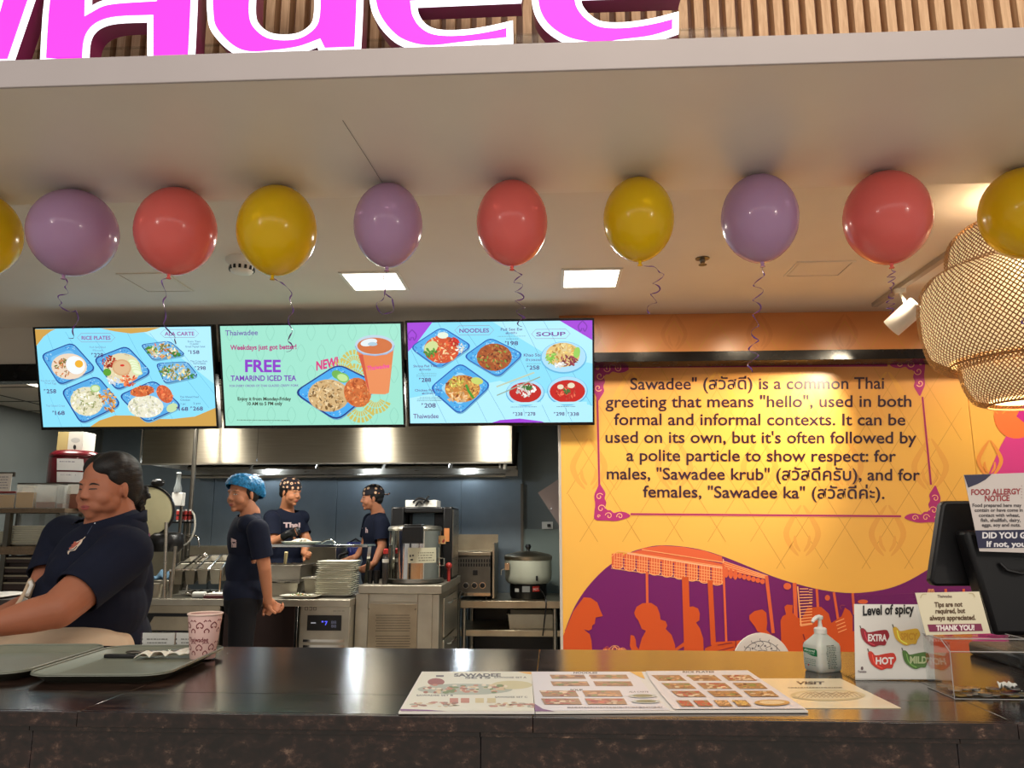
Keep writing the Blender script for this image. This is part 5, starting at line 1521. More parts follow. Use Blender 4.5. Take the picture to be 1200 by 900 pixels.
def single(name, lab, cat, px, Y, d, mat, group=None, bevel=.003, z0=None):
    a, b_, c, e_ = span(*px, Y)
    if z0 is not None: c = z0
    return ob(name, G().box(a, b_, Y, Y + d, c, e_), mat, None, lab, cat, group, bevel=bevel)


# ---------------------------------------------------------------- extractor hood
hood_m = M('hood_steel', (158, 150, 134), .3, 1.0, noise=.05, nscale=5, stretch=(1, 1, 20), rnoise=.04)
_b = hood_m.node_tree.nodes['Principled BSDF']; _b.inputs['Anisotropic'].default_value = .92; _tg = hood_m.node_tree.nodes.new('ShaderNodeTangent'); _tg.direction_type = 'RADIAL'; _tg.axis = 'Z'
hood_m.node_tree.links.new(_tg.outputs[0], _b.inputs['Tangent']); _b.inputs['Anisotropic Rotation'].default_value = .25
hx0, hx1, hz = -3.42, -.325, 1.893
t = thing('extractor_hood', 'long brushed steel extractor hood under the menu screens', 'extractor hood', (-1.9, 6.7, hz))
xs = [hx0, at(302, 520, 6.2).x, at(432, 520, 6.2).x - .55, hx1]
xs = [hx0, at(165, 520, 6.2).x + .02, at(302, 520, 6.2).x, hx1]
for a, b_ in zip(xs[:-1], xs[1:]):
    if b_ - a > .1: ob('front_panel', G().box(a + .0015, b_ - .0015, 6.2, 6.206, hz, 2.338), hood_m, t)
g = G().box(hx0, hx1, 6.206, 6.24, hz - .012, hz + .004).box(hx0, hx1, 7.2, 7.28, hz - .05, 2.338).box(hx0, hx0 + .01, 6.206, 7.2, hz, 2.338)
ob('rim_channel', g, m_steel, t)
ob('side_panel', G().box(hx1 - .008, hx1, 6.206, 7.2, hz, 2.338), m_steel_dk, t)
# sloping filters inside
for k in range(5):
    a = hx0 + .3 + k * .57
    g = G(); T = Matrix.Translation((a, 6.75, 2.05)) @ Matrix.Rotation(math.radians(32), 4, 'X')
    g.box(0, .54, -.36, .3, 0, .02, 0, T)
    for q in range(9): g.box(.02 + q * .058, .05 + q * .058, -.34, .28, -.012, 0, 0, T)
    ob('grease_filter', g, m_steel_dk, t)
ob('gutter_rail', G().tube([(hx0, 6.95, 1.83), (hx1 - .1, 6.95, 1.83)], .016, 10), m_steel, t)
g = G().cyl((hx1 - .06, 6.25, hz - .01), (hx1 - .06, 6.25, hz - .06), .018).cyl((hx1 - .1, 6.25, hz - .01), (hx1 - .1, 6.25, hz - .05), .01); ob('drain_cup', g, m_steel, t)
for hx in (-2.75, -1.75, -0.8):
    ob('hood_lamp', G().lathe([(.03, 2.0), (.05, 1.985), (.05, 1.96), (.001, 1.955)], (hx, 7.0, 0), 18), M('hood_lamp_glass', (230, 240, 255), .3, emis=(190, 220, 255), estr=7), t)
# steel post before the hood
xp = at(226, 560, 5.98).x
g = G().cyl((xp, 5.98, .9), (xp, 5.98, 2.34), .017, n=14).lathe([(.045, .9), (.045, .906), (.02, .915)], (xp, 5.98, 0), 18)
ob('steel_post', g, m_steel_dk, None, 'slim dark steel post rising from the cook line to the ceiling', 'post')

# ---------------------------------------------------------------- left cook line
WZ = .90
t = thing('cook_line_worktop', 'steel worktop of the cook line behind the young man', 'worktop', (-2.1, 5.55, WZ - .04))
ob('worktop', G().box(-3.1, -1.352, 5.22, 6.0, WZ - .045, WZ), m_alu, t, bevel=.004)


def unit(name, lab, x0, x1, cat='kitchen unit', y0=5.24, top=.853):
    t = thing(name, lab, cat, ((x0 + x1) / 2, 5.6, 0))
    g = G().box(x0, x1, y0 + .012, 5.95, .1, top); ob('body', g, m_alu, t, bevel=.002)
    for (lx, ly) in ((x0 + .05, y0 + .06), (x1 - .05, y0 + .06), (x0 + .05, 5.9), (x1 - .05, 5.9)): ob('leg', G().cyl((lx, ly, 0), (lx, ly, .1), .018), m_steel, t)
    return t


X = lambda px, Y=5.25: at(px, 730, Y).x
Z = lambda py, Y=5.25: at(300, py, Y).z
xa, xb = X(120), X(258)
t = unit('undercounter_oven', 'steel undercounter oven with a dark slanted recess, left of the young man', xa, xb, 'oven')
g = G().box(xa + .002, X(166), 5.24, 5.252, .12, Z(710)); g.box(X(166), xb - .002, 5.24, 5.252, Z(719), Z(710)); g.box(X(249), xb - .002, 5.24, 5.252, .12, Z(719))
ob('front_frame', g, m_warmst, t, bevel=.002)
g = G().box(X(166) + .002, X(249), 5.246, 5.252, .12, Z(719)); ob('recess', g, m_black, t)
P_ = [(X(181), Z(723)), (X(247), Z(723)), (X(247), Z(739)), (X(173), Z(739))]
T = Matrix(((1, 0, 0, 0), (0, 0, 1, 5.236), (0, 1, 0, 0), (0, 0, 0, 1)))
ob('drop_door', G().prism(P_, .01, 0, T), m_warmst, t, bevel=.002)
ob('lower_drawer', G().box(X(170), X(247), 5.238, 5.25, .14, Z(742)), m_warmst, t, bevel=.003)
xa, xb = X(262), X(349)
t = unit('undercounter_fridge', 'undercounter fridge with a dark steel door behind the young man', xa, xb, 'fridge')
ob('door', G().box(X(263), X(346), 5.236, 5.252, .14, Z(710)), M('dark_door_steel', (58, 46, 44), .3, .8, noise=.1, nscale=4), t, bevel=.003)
ob('door_edge', G().box(X(346.5), X(349.5), 5.232, 5.252, .14, Z(710)), m_chrome, t, bevel=.001)
xa, xb = X(351), X(410)
t = unit('fridge_control_unit', 'steel compressor unit with a black display and two slots', xa, xb, 'control unit')
ob('front_panel', G().box(X(353), X(409.7), 5.236, 5.252, .14, Z(708.5)), m_alu, t, bevel=.003)
a, b_, c, e_ = span(360, 721, 400, 739, 5.233)
dd = ob('display', G().box(a, b_, 5.231, 5.236, c, e_), m_black, t, bevel=.001)
p = Print(); p.lines(364, 372, 730, 1, 3, (130, 130, 136), 1.4); p.ell(378, 728.5, 1.3, 1, (90, 90, 240), 8); p.text('7', 380.5, 732.5, 6.5, (80, 90, 255), bold=.03); p.text('88', 388, 731, 5, (70, 70, 86), x1=394); p.text('88', 388, 735.5, 5, (70, 70, 86), x1=394)
p.build('digits', lambda x, y, o: (lambda q: (q.x, 5.2305 - o * .1, q.z))(at(x, y, 5.23)), print_mat('lit_digits', 1.2), dd)
for y0 in (749.5, 756): a, b_, c, e_ = span(355, y0, 403, y0 + 3, 5.23); ob('air_slot_trim', G().box(a, b_, 5.228, 5.238, c, e_), m_chrome, t)
p = Print()
for i, s_ in enumerate('TRK'): p.line([(357.5 + i * 5, 715), (360.5 + i * 5, 715), (360.5 + i * 5, 711.5), (357.5 + i * 5, 711.5)], .8, (60, 56, 50), closed=(i != 1))
p.lines(389, 404, 716, 1, 2, (120, 116, 104), 1)
p.build('small_print', lambda x, y, o: (lambda q: (q.x, 5.2355 - o * .1, q.z))(at(x, y, 5.235)), m_label, t)

# ---------------------------------------------------------------- prep cabinet (taller, right)
CZ2 = .985
t = thing('prep_cabinet', 'tall steel cabinet with a perforated vent grille carrying the soup kettle', 'cabinet', (-1.03, 5.9, 0))
x0, x1, yf, ybk = -1.328, -.757, 5.34, 6.42
ob('body', G().box(x0 + .01, x1 - .02, yf + .03, ybk, .1, CZ2 - .06), m_alu, t, bevel=.003)
ob('cabinet_top', G().box(x0, x1, yf, ybk, CZ2 - .055, CZ2), m_alu, t, bevel=.004)
for (lx, ly) in ((x0 + .05, yf + .08), (x1 - .06, yf + .08), (x0 + .05, ybk - .06), (x1 - .06, ybk - .06)): ob('leg', G().cyl((lx, ly, 0), (lx, ly, .1), .02), m_steel, t)
XX = lambda px: at(px, 730, 5.36).x
ZZ = lambda py: at(470, py, 5.36).z
vp = ob('vent_panel', G().box(XX(431), XX(488.5), 5.362, 5.372, .12, ZZ(708)), m_warmst, t, bevel=.002)
ob('upper_rail', G().box(XX(432), XX(489), 5.36, 5.372, ZZ(705.5), ZZ(696)), m_alu, t, bevel=.002)
ob('side_frame', G().box(XX(416), XX(430.5), 5.358, 5.372, .12, ZZ(696)), m_alu, t, bevel=.002)
ob('side_frame', G().box(XX(489.5), XX(506), 5.358, 5.372, .12, ZZ(696)), m_alu, t, bevel=.002)
g = G()
for r_ in range(14):
    if r_ in (7,): continue
    for c_ in range(20):
        px = 441 + c_ * 2 + (1 if r_ % 2 else 0); py = 721 + r_ * 3.05
        q = at(px, py, 5.361)
        g.lathe([(.0036, 0), (.0036, .0008)], (q.x, 5.3615, q.z), 6, axis=(0, -1, 0))
o = ob('grille_perforation', g, m_black, vp, kind='stuff', smooth=0)
for px in (432.5, 487): q = at(px, 714, 5.36); ob('screw', G().lathe([(.006, 0), (.004, .003)], (q.x, 5.361, q.z), 10, axis=(0, -1, 0)), m_chrome, t)
# right flank drawers
for (za, zb) in ((.62, .88), (.38, .60)):
    d_ = ob('flank_drawer', G().box(x1 - .018, x1 - .006, yf + .2, yf + .85, za, zb), m_alu, t, bevel=.002)
    ob('drawer_handle', G().tube([(x1 - .006, yf + .36, zb - .04), (x1 + .02, yf + .37, zb - .04), (x1 + .02, yf + .66, zb - .04), (x1 - .006, yf + .67, zb - .04)], .006, 8), m_chrome, d_)

# ---------------------------------------------------------------- rear bench
BZ = .78
t = thing('rear_bench', 'steel bench with an undershelf along the kitchen rear wall', 'bench', (-.4, 6.9, 0))
ob('bench_top', G().box(-.79, .055, 6.5, 7.27, BZ - .06, BZ), m_warmst, t, bevel=.004)
zl = at(600, 738.5, 6.55).z
ob('undershelf', G().box(-.79, .055, 6.55, 7.25, zl - .05, zl), m_warmst, t, bevel=.003)
for (lx, ly) in ((-.74, 6.56), (.01, 6.56), (-.74, 7.2), (.01, 7.2)): ob('leg', G().cyl((lx, ly, 0), (lx, ly, BZ - .06), .02), m_steel, t)
ob('back_panel', G().box(-.78, .05, 7.262, 7.27, .1, BZ - .06), m_black, t)
xp = at(537, 720, 6.45).x
# bulky left support pipe
ob('gas_pipe', G().tube([(xp, 6.46, 0), (xp, 6.46, .80), (xp + .02, 6.46, .86)], .014, 8), m_steel_dk, None, 'vertical steel gas pipe beside the griddle', 'pipe')
# griddle
a, b_, c, e_ = span(529, 651, 575, 701, 6.6)
t = thing('griddle', 'steel countertop griddle with three knobs left of the rice cooker', 'griddle', ((a + b_) / 2, 6.8, BZ))
ob('body', G().box(a, b_, 6.6, 7.05, BZ + .03, e_), m_steel_dk, t, bevel=.004)
ob('top_plate', G().box(a - .02, b_ + .005, 6.58, 7.07, e_, e_ + .03), m_warmst, t, bevel=.003)
g = G().box(a, b_ + .03, 7.05, 7.065, e_ + .03, e_ + .17).box(b_ + .015, b_ + .03, 6.6, 7.05, BZ + .01, e_ + .10); ob('splash_guard', g, m_warmst, t)
ob('tray_front', G().box(a, b_, 6.585, 6.6, BZ + .03, BZ + .055), m_chrome, t)
g = G()
for r_ in range(2):
    for c_ in range(14): q = a + .03 + c_ * .022; g.box(q, q + .012, 6.597, 6.601, e_ - .09 + r_ * .035, e_ - .065 + r_ * .035)
ob('air_slots', g, m_black, t, kind='stuff')
q = at(557, 671, 6.6); ob('switch', G().box(q.x - .02, q.x + .02, 6.593, 6.602, q.z - .02, q.z + .02), m_black, t, bevel=.002)
for px in (546, 556, 565.5):
    q = at(px, 686, 6.6); k_ = ob('knob', G().lathe([(.022, 0), (.02, .02), (.015, .022)], (q.x, 6.6, q.z), 18, axis=(0, -1, 0)), m_black, t)
    ob('knob_ring', G().lathe([(.028, 0), (.027, .004)], (q.x, 6.601, q.z), 18, axis=(0, -1, 0)), m_chrome, k_)
g = G()
for fx in (a + .04, b_ - .04):
    for fy in (6.64, 7.0): g.cyl((fx, fy, BZ), (fx, fy, BZ + .03), .014)
ob('feet', g, m_black, t, kind='stuff')
# rice cooker
q = at(619, 690, 6.75); cx, cy = q.x, 6.78; s_ = 6.78 / 900 * 1.01
t = thing('rice_cooker', 'large cream gas rice cooker with a steel lid on the rear bench', 'rice cooker', (cx, cy, BZ))
zb = at(619, 684, 6.6).z; zt = at(619, 657, 6.6).z
R_ = 27.5 * 6.6 / 900
ob('burner_base', G().lathe([(R_ * .72, BZ), (R_ * .78, BZ + .02), (R_ * .78, zb - .01), (R_ * .6, zb)], (cx, cy, 0), 32), m_black, t)
ob('pot_body', G().lathe([(R_ * .86, zb - .005), (R_ * .97, zb + .02), (R_, zb + .06), (R_, zt), (R_ * .98, zt + .004)], (cx, cy, 0), 44), M('cream_enamel', (206, 208, 188), .3, coat=.3), t)
ob('lid', G().lathe([(R_ * 1.02, zt + .002), (R_ * 1.03, zt + .03), (R_ * .95, zt + .045), (R_ * .4, zt + .07), (.001, zt + .074)], (cx, cy, 0), 44), m_warmst, t)
ob('lid_knob', G().lathe([(.02, zt + .07), (.014, zt + .085), (.028, zt + .11), (.018, zt + .13), (.001, zt + .133)], (cx, cy, 0), 20), m_black, t)
q = at(594, 664, 6.58); ob('latch', G().box(q.x - .02, q.x + .02, q.y + .02, q.y + .07, q.z - .03, q.z + .03).tube([(q.x - .02, q.y + .03, q.z - .02), (q.x - .05, q.y + .03, q.z - .03), (q.x - .05, q.y + .04, q.z - .07)], .006), m_chrome, t, bevel=.003)
q = at(629, 678, 6.56); ob('indicator', G().box(q.x - .008, q.x + .008, cy - R_ * .985, cy - R_ * .9, q.z - .02, q.z + .02), m_black, t)
p = Print(); p.rect(603, 690, 608, 694, (206, 206, 200)); p.rect(612, 687, 621, 694, (150, 150, 146)); p.rect(624, 687, 632, 693.5, (196, 50, 40)); p.text('HOT', 625, 692, 4, (240, 230, 220), x1=631)
p.build('base_stickers', lambda x, y, o: (lambda u: (u.x, cy - math.sqrt(max(0, (R_ * .785) ** 2 - (u.x - cx) ** 2)) - .002 - o * .1, u.z))(at(x, y, 6.62)), m_label, t)
g = G().tube(smooth_pts([tuple(at(632, 690, 6.62)), tuple(at(638, 698, 6.52)), tuple(at(640, 708, 6.47)), tuple(at(638, 728, 6.47)), tuple(at(636, 745, 6.5))], 6), .006, 8)
ob('power_cord', g, m_black, None, 'black power cord hanging down from the rice cooker', 'cord')
# gastro pan on the undershelf
def pan(name, lab, x0, x1, y0, y1, z0, z1, cat='pan', group=None, mat=None, taper=.02, content=None):
    mat = mat or m_alu
    t = thing(name, lab, cat, ((x0 + x1) / 2, (y0 + y1) / 2, z0), group)
    e = .004; g = G()
    def ring(i, z): return [(x0 + i, y0 + i, z), (x1 - i, y0 + i, z), (x1 - i, y1 - i, z), (x0 + i, y1 - i, z)]
    L = [ring(taper, z0), ring(0.008, z1 - .004), ring(-.006, z1 - .004), ring(-.006, z1), ring(.008, z1), ring(taper + e, z0 + e)]
    vs = [v for l in L for v in l]; fs = [(3, 2, 1, 0)]
    for j in range(5):
        for i in range(4): k = (i + 1) % 4; fs.append((j * 4 + i, j * 4 + k, j * 4 + 4 + k, j * 4 + 4 + i))
    fs.append((20, 21, 22, 23)); g.add(vs, fs); ob('pan_shell', g, mat, t, bevel=.002)
    if content: ob('content', G().box(x0 + taper, x1 - taper, y0 + taper, y1 - taper, z0 + .01, z0 + (z1 - z0) * .75), content, t)
    return t


a, b_, c, e_ = span(594, 719.5, 652, 737, 6.62); pan('gastro_pan', 'steel food pan on the undershelf beneath the rice cooker', a, b_, 6.62, 6.95, zl, e_, group='steel food pans')
# wall socket, hanging board
a, b_, c, e_ = span(635, 611.5, 648, 620, 7.27)
t = thing('wall_socket', 'white wall socket above the pale green panel', 'socket', ((a + b_) / 2, 7.29, c))
ob('plate', G().box(a, b_, 7.272, 7.29, c, e_), m_white, t, bevel=.003); ob('plug', G().box(a + .05, b_ - .02, 7.24, 7.272, c + .02, e_ - .02), m_black, t, bevel=.004)
Q = [(630.5, 577.5), (655.5, 560), (656, 615.5)]; P_ = [at(x, y, 4.95) for x, y in Q]; P_ = [(q.x, q.z) for q in P_] + [(.055, P_[2].y if hasattr(P_[2], 'y') else P_[2][1])]
P_ = [(at(630.5, 577.5, 4.95).x, at(630.5, 577.5, 4.95).z), (at(655.5, 616, 4.95).x, at(655.5, 616, 4.95).z), (at(655.5, 616, 4.95).x + .01, at(655.5, 560, 4.95).z)]
T = Matrix(((1, 0, 0, 0), (0, 0, 1, 4.95), (0, 1, 0, 0), (0, 0, 0, 1)))
t = thing('hanging_board', 'greyish pink plastic board hanging at an angle by the mural edge', 'board', (.01, 4.95, 1.5))
ob('board', G().prism(P_, .012, 0, T), M('pinkish_board', (150, 136, 134), .4), t, bevel=.003)
q = at(646, 596, 4.945); ob('hook', G().lathe([(.008, 0), (.006, .01)], (q.x, 4.95, q.z), 10, axis=(0, -1, 0)), m_chrome, t)
ob('hanger_wire', G().tube([(q.x, 4.955, q.z), (.055, 4.96, q.z + .12), (.06, 4.96, q.z + .2)], .002, 6), m_chrome, t)

# ---------------------------------------------------------------- soup kettle and dispenser on the prep cabinet
q = at(484, 680, 5.62); cx, cy = at(486, 650, 5.62).x, 5.62
R_ = 30 * 5.6 / 900
t = thing('soup_kettle', 'tall shiny steel kettle with a black latch on the prep cabinet', 'kettle', (cx, cy, CZ2))
zt = at(486, 622, 5.5).z
ob('drum', G().lathe([(R_, CZ2 + .03), (R_, zt)], (cx, cy, 0), 48), m_chrome, t)
ob('base_ring', G().lathe([(R_ * 1.05, CZ2), (R_ * 1.14, CZ2 + .008), (R_ * 1.12, CZ2 + .03), (R_, CZ2 + .035)], (cx, cy, 0), 48), m_steel_dk, t)
ob('lid', G().lathe([(R_ * 1.03, zt), (R_ * 1.05, zt + .012), (R_ * 1.0, zt + .03), (R_ * .5, zt + .04), (.001, zt + .042)], (cx, cy, 0), 48), m_steel, t)
a, b_, c, e_ = span(471, 617, 495, 637, 5.4); ob('latch', G().box(a, b_, cy - R_ - .03, cy - R_ + .03, c, e_).box(a + .01, b_ - .01, cy - R_ - .02, cy - .05, e_ - .02, e_ + .015), m_black, t, bevel=.005)
ob('side_handle', G().tube([(cx + R_, cy, CZ2 + .17), (cx + R_ + .03, cy - .02, CZ2 + .17), (cx + R_ + .03, cy - .02, CZ2 + .12), (cx + R_, cy, CZ2 + .12)], .006), m_chrome, t)
p = Print(); p.poly([(478, 642.5), (511, 641.5), (510.5, 659), (477, 660.5)], (206, 202, 176))
p.rect(480, 650, 482, 653, (40, 40, 40)); p.rect(483, 650, 485, 652, (40, 40, 40)); p.rect(481, 655, 484, 657, (40, 40, 40))
for i in range(4): p.lines(488, 509, 648 + i * 3, 1, 2, (110, 106, 92), 1)
def kmap(x, y, o):
    u = at(x, y, cy - R_); f = min(1, abs(u.x - cx) / R_); return (u.x, cy - math.sqrt(max(0, R_ * R_ - (u.x - cx) ** 2)) - .002 - o * .1, u.z)
# dense enough to follow the drum
p2 = Print(); n = 10
for i in range(n):
    a0 = 478 + 33 * i / n; a1 = 478 + 33 * (i + 1) / n; p2.rect(a0, 642, a1, 660, (206, 202, 176)); p2.k = 1
p2.k = 2
for f_, c_ in zip(p.f, p.c):
    pass
p2.rect(480, 650, 482, 653, (40, 40, 40)); p2.rect(483, 650, 485, 652, (40, 40, 40)); p2.rect(481, 655, 484, 657, (40, 40, 40))
for i in range(4): p2.lines(488, 508, 648 + i * 3, 1, 2, (110, 106, 92), 1)
p2.build('instruction_label', kmap, m_label, t)
p3 = Print(); p3.rect(512, 628, 518, 638, (196, 150, 96)); p3.ell(515, 634, 2, 3, (150, 50, 40), 8); p3.build('round_sticker', kmap, m_label, t)
# black machine behind
t = thing('drink_machine', 'black framed machine with a small window behind the soup kettle', 'machine', (at(495, 610, 6.0).x, 6.1, CZ2))
a, b_, c, e_ = span(458, 594, 530, 617, 5.9)
g = G().box(a, a + .10, 5.9, 6.3, CZ2, e_).box(b_ - .07, b_, 5.9, 6.3, CZ2, e_).box(a + .10, b_ - .07, 5.9, 6.3, e_ - .045, e_).box(a + .10, b_ - .07, 6.1, 6.3, CZ2, e_ - .045)
ob('frame', g, m_black, t, bevel=.01)
w0, w1, w2, w3 = span(483.5, 600, 509, 617, 6.08); ob('window', G().box(w0, w1, 6.085, 6.1, w2, w3), M('pale_window', (96, 120, 132), .2), t)
ob('side_plate', G().box(b_, b_ + .004, 5.93, 6.28, CZ2 + .02, e_ - .02), m_steel, t)
ob('side_sticker', G().box(b_ - .06, b_ - .02, 5.894, 5.9, e_ - .26, e_ - .16), M('orange_sticker', (190, 120, 70), .5), t)
a2, b2, c2, e2 = span(475, 586, 512, 594, 6.0)
t2 = thing('control_box', 'pale electrical box with loose black wires on top of the black machine', 'electrical box', ((a2 + b2) / 2, 6.05, e_))
ob('box', G().box(a2, b2, 6.0, 6.2, e_, e2), m_white, t2, bevel=.003)
for (P0) in ([(484, 589), (490, 584), (497, 585), (503, 588)], [(487, 593), (491, 588), (495, 590)], [(496, 590), (500, 584), (503, 581)]):
    ob('wire', G().tube(smooth_pts([tuple(at(x, y, 5.985)) for x, y in P0], 4), .008, 7), m_black, t2)
q = at(526, 663, 5.75); ob('red_valve', G().sph((q.x, 5.75, q.z), .024, 16).cyl((q.x, 5.75, q.z - .02), (q.x, 5.75, CZ2), .012), M('red_plastic', (170, 50, 44), .4), None, 'small red valve knob at the right of the soup kettle', 'valve', smooth=60)
# bottle, cups left of the kettle
q = at(451.5, 670, 5.45); bx = q.x
t = thing('sauce_bottle', 'slim dark bottle with a red cap left of the soup kettle', 'bottle', (bx, 5.45, CZ2))
zt = at(451, 649, 5.45).z
ob('glass', G().lathe([(.02, CZ2), (.022, CZ2 + .01), (.022, zt - .03), (.014, zt)], (bx, 5.45, 0), 20), M('dark_bottle', (50, 46, 44), .2, coat=.5), t)
ob('cap', G().lathe([(.018, zt), (.018, zt + .03), (.01, zt + .035)], (bx, 5.45, 0), 18), M('red_cap', (176, 40, 36), .4), t)
ob('shoulder_label', G().lathe([(.0225, zt - .06), (.0225, zt - .035)], (bx, 5.45, 0), 20, cap=False), m_white, t)
for (px, lb) in ((434, 'black utensil holder nearest the plates on the prep cabinet'), (441.5, 'black utensil holder beside the red-capped bottle')):
    q = at(px, 670, 5.5); ob('utensil_holder', G().lathe([(.018, CZ2), (.024, CZ2 + .09), (.021, CZ2 + .09), (.016, CZ2 + .01)], (q.x, 5.5, 0), 18), m_black, None, lb, 'holder', 'utensil holders', origin=(q.x, 5.5, CZ2))
# ---------------------------------------------------------------- plates and pans on the cook line
def sq_plate(w, d, h, c, n=None):
    g = G(); L = []
    for (k, z) in ((.62, 0), (.7, .002), (1.0, h), (1.01, h + .002), (.97, h + .003), (.7, .006), (.6, .005)):
        L.append([(c[0] + x, c[1] + y, c[2] + z) for x, y in rrect(-w / 2 * k, w / 2 * k, -d / 2 * k, d / 2 * k, .03 * k, 4)])
    n = len(L[0]); fs = []
    for j in range(len(L) - 1):
        for i in range(n): k = (i + 1) % n; fs.append((j * n + i, j * n + k, (j + 1) * n + k, (j + 1) * n + i))
    fs += [tuple(range(n - 1, -1, -1)), tuple((len(L) - 1) * n + i for i in range(n))]
    return g.add([v for l in L for v in l], fs)


q = at(395, 690, 5.45); first = None; NPL = 17
zt = at(395, 655, 5.45).z; st = (zt - WZ - .02) / NPL
for i in range(NPL):
    if first is None:
        first = ob('dinner_plate', sq_plate(.265, .22, .02, (0, 0, 0)), m_plate, None, 'x', 'plate', 'plates stacked on the cook line', smooth=60, origin=(0, 0, 0)); o = first
    else: o = first.copy(); COL.objects.link(o)
    o.location = (q.x + R.uniform(-.004, .004) + (.006 if i > 11 else 0), 5.45 + R.uniform(-.004, .004), WZ + i * st); o.rotation_euler = (0, 0, R.uniform(-.05, .05))
    o['label'] = 'white plate at the bottom of the tall stack on the cook line' if i == 0 else ('white plate on top of the tall stack on the cook line' if i == NPL - 1 else 'white plate inside the tall stack on the cook line')
q = at(353, 694, 5.31)
t = thing('garnished_plate', 'white plate of green garnished food on the worktop edge', 'plate', (q.x, 5.31, WZ))
ob('plate', sq_plate(.27, .14, .02, (q.x, 5.31, WZ)), m_plate, t, smooth=60)
m_food = [M('food_green', (92, 116, 52), .6), M('food_white', (226, 222, 206), .6), M('food_brown', (150, 112, 70), .6), M('food_dark', (60, 72, 36), .6)]
g = G(); r = random.Random(3)
for i in range(90):
    a = r.uniform(0, 2 * PI); k = math.sqrt(r.random()); x = q.x + .09 * k * math.cos(a); y = 5.31 + .045 * k * math.sin(a)
    g.sph((x, y, WZ + .01 + .028 * (1 - k) * r.uniform(.6, 1)), (r.uniform(.006, .014), r.uniform(.004, .008), r.uniform(.003, .006)), 6, r.randrange(4), (r.uniform(0, 3), r.uniform(0, 3), r.uniform(0, 3)))
ob('food', g, m_food, t, kind='stuff', smooth=60)
a, b_, c, e_ = span(300, 662, 353, 683, 5.55)
t = pan('topping_pan', 'long steel topping pan with a ladle handle standing in it', a, b_, 5.55, 5.85, WZ + .02, e_, group='steel pans on the cook line')
for k in range(4):
    xx = a + (b_ - a) * (k + .5) / 4.5; ob('divider', G().box(xx, xx + .006, 5.56, 5.84, e_ - .02, e_ + .004), m_steel, t)
q0 = at(334, 661, 5.6); q1 = at(335.5, 647, 5.58)
t = thing('ladle', 'ladle with a pale wooden grip standing in the topping pan', 'ladle', q0)
ob('grip', G().tube([q0, q0.lerp(q1, .5), q1], [.009, .012, .013], 10), M('pale_wood', (206, 190, 140), .5), t, smooth=60); ob('bowl', G().sph(q0 - Vector((0, 0, .03)), (.03, .02, .012), 12), m_steel, t, smooth=180)
a, b_, c, e_ = span(354, 677, 373, 690, 5.42); pan('small_pan', 'small deep steel pan between the long pan and the plate stack', a, b_, 5.42, 5.6, WZ, e_ , group='steel pans on the cook line')
a, b_, c, e_ = span(300, 683, 350, 693, 5.40)
t = pan('shallow_pan', 'shallow steel pan with a loose lid right of the young man', a, b_, 5.40, 5.53, WZ, e_, group='steel pans on the cook line')
ob('foil_lid', G().grid(lambda u, v: (a - .01 + (b_ - a + .02) * u, 5.39 + .15 * v, e_ + .004 + .004 * math.sin(u * 19 + v * 7)), 18, 6), m_chrome, t, smooth=60)
a, b_, c, e_ = span(353, 664, 378, 676, 5.75); pan('rear_pan', 'plain steel pan behind the small pan, left of the plates', a, b_ + .05, 5.87, 5.97, WZ, e_, group='steel pans on the cook line')
# ---------------------------------------------------------------- pass shelf
ya = 5.7
zs = at(370, 640.5, ya).z
t = thing('pass_shelf', 'narrow steel-edged glass shelf raised above the cook line', 'shelf', (-1.6, ya, WZ))
xl, xr = at(279, 640, ya).x, at(431, 640, ya).x
ob('glass_shelf', G().box(xl, xr, ya, ya + .25, zs, zs + .012), M('shelf_glass', (150, 168, 166), .15, trans=.3), t, bevel=.002)
ob('front_edge', G().box(xl, xr, ya - .012, ya, zs - .004, zs + .014), m_chrome, t, bevel=.002)
q = at(427.5, 662, ya); ob('end_post', G().box(-.012, .012, -.01, .01, 0, 1, 0, Matrix.Translation((q.x, ya + .02, WZ)) @ Matrix.Shear('XY', 4, (0.09, 0)) @ Matrix.Diagonal((1, 1, zs - WZ, 1))), m_chrome, t)
ob('end_post', G().box(xl, xl + .024, ya, ya + .02, WZ, zs), m_chrome, t)
q = at(352, 637, ya + .08)
t = thing('rice_plate', 'oval plate heaped with white rice on the pass shelf', 'plate', (q.x, ya + .1, zs + .012))
ob('plate', sq_plate(.27, .17, .02, (q.x, ya + .1, zs + .012)), m_plate, t, smooth=60)
g = G()
for i in range(160):
    a = r.uniform(0, 2 * PI); k = math.sqrt(r.random()); g.sph((q.x + .09 * k * math.cos(a), ya + .1 + .05 * k * math.sin(a), zs + .024 + .03 * (1 - k * k)), (.008, .004, .004), 6, 0, (0, r.uniform(-1, 1), r.uniform(0, 3)))
ob('rice', g, m_food[1], t, kind='stuff', smooth=60)
P_ = smooth_pts([tuple(at(376, 636.5, ya + .06)), tuple(at(383, 633, ya + .06)), tuple(at(389, 633, ya + .06)), tuple(at(392.5, 637, ya + .06))], 6)
ob('tongs', G().tube(P_, .006, 8, flat=.5), m_chrome, None, 'bent steel tongs resting on the pass shelf right of the rice', 'tongs', smooth=60)
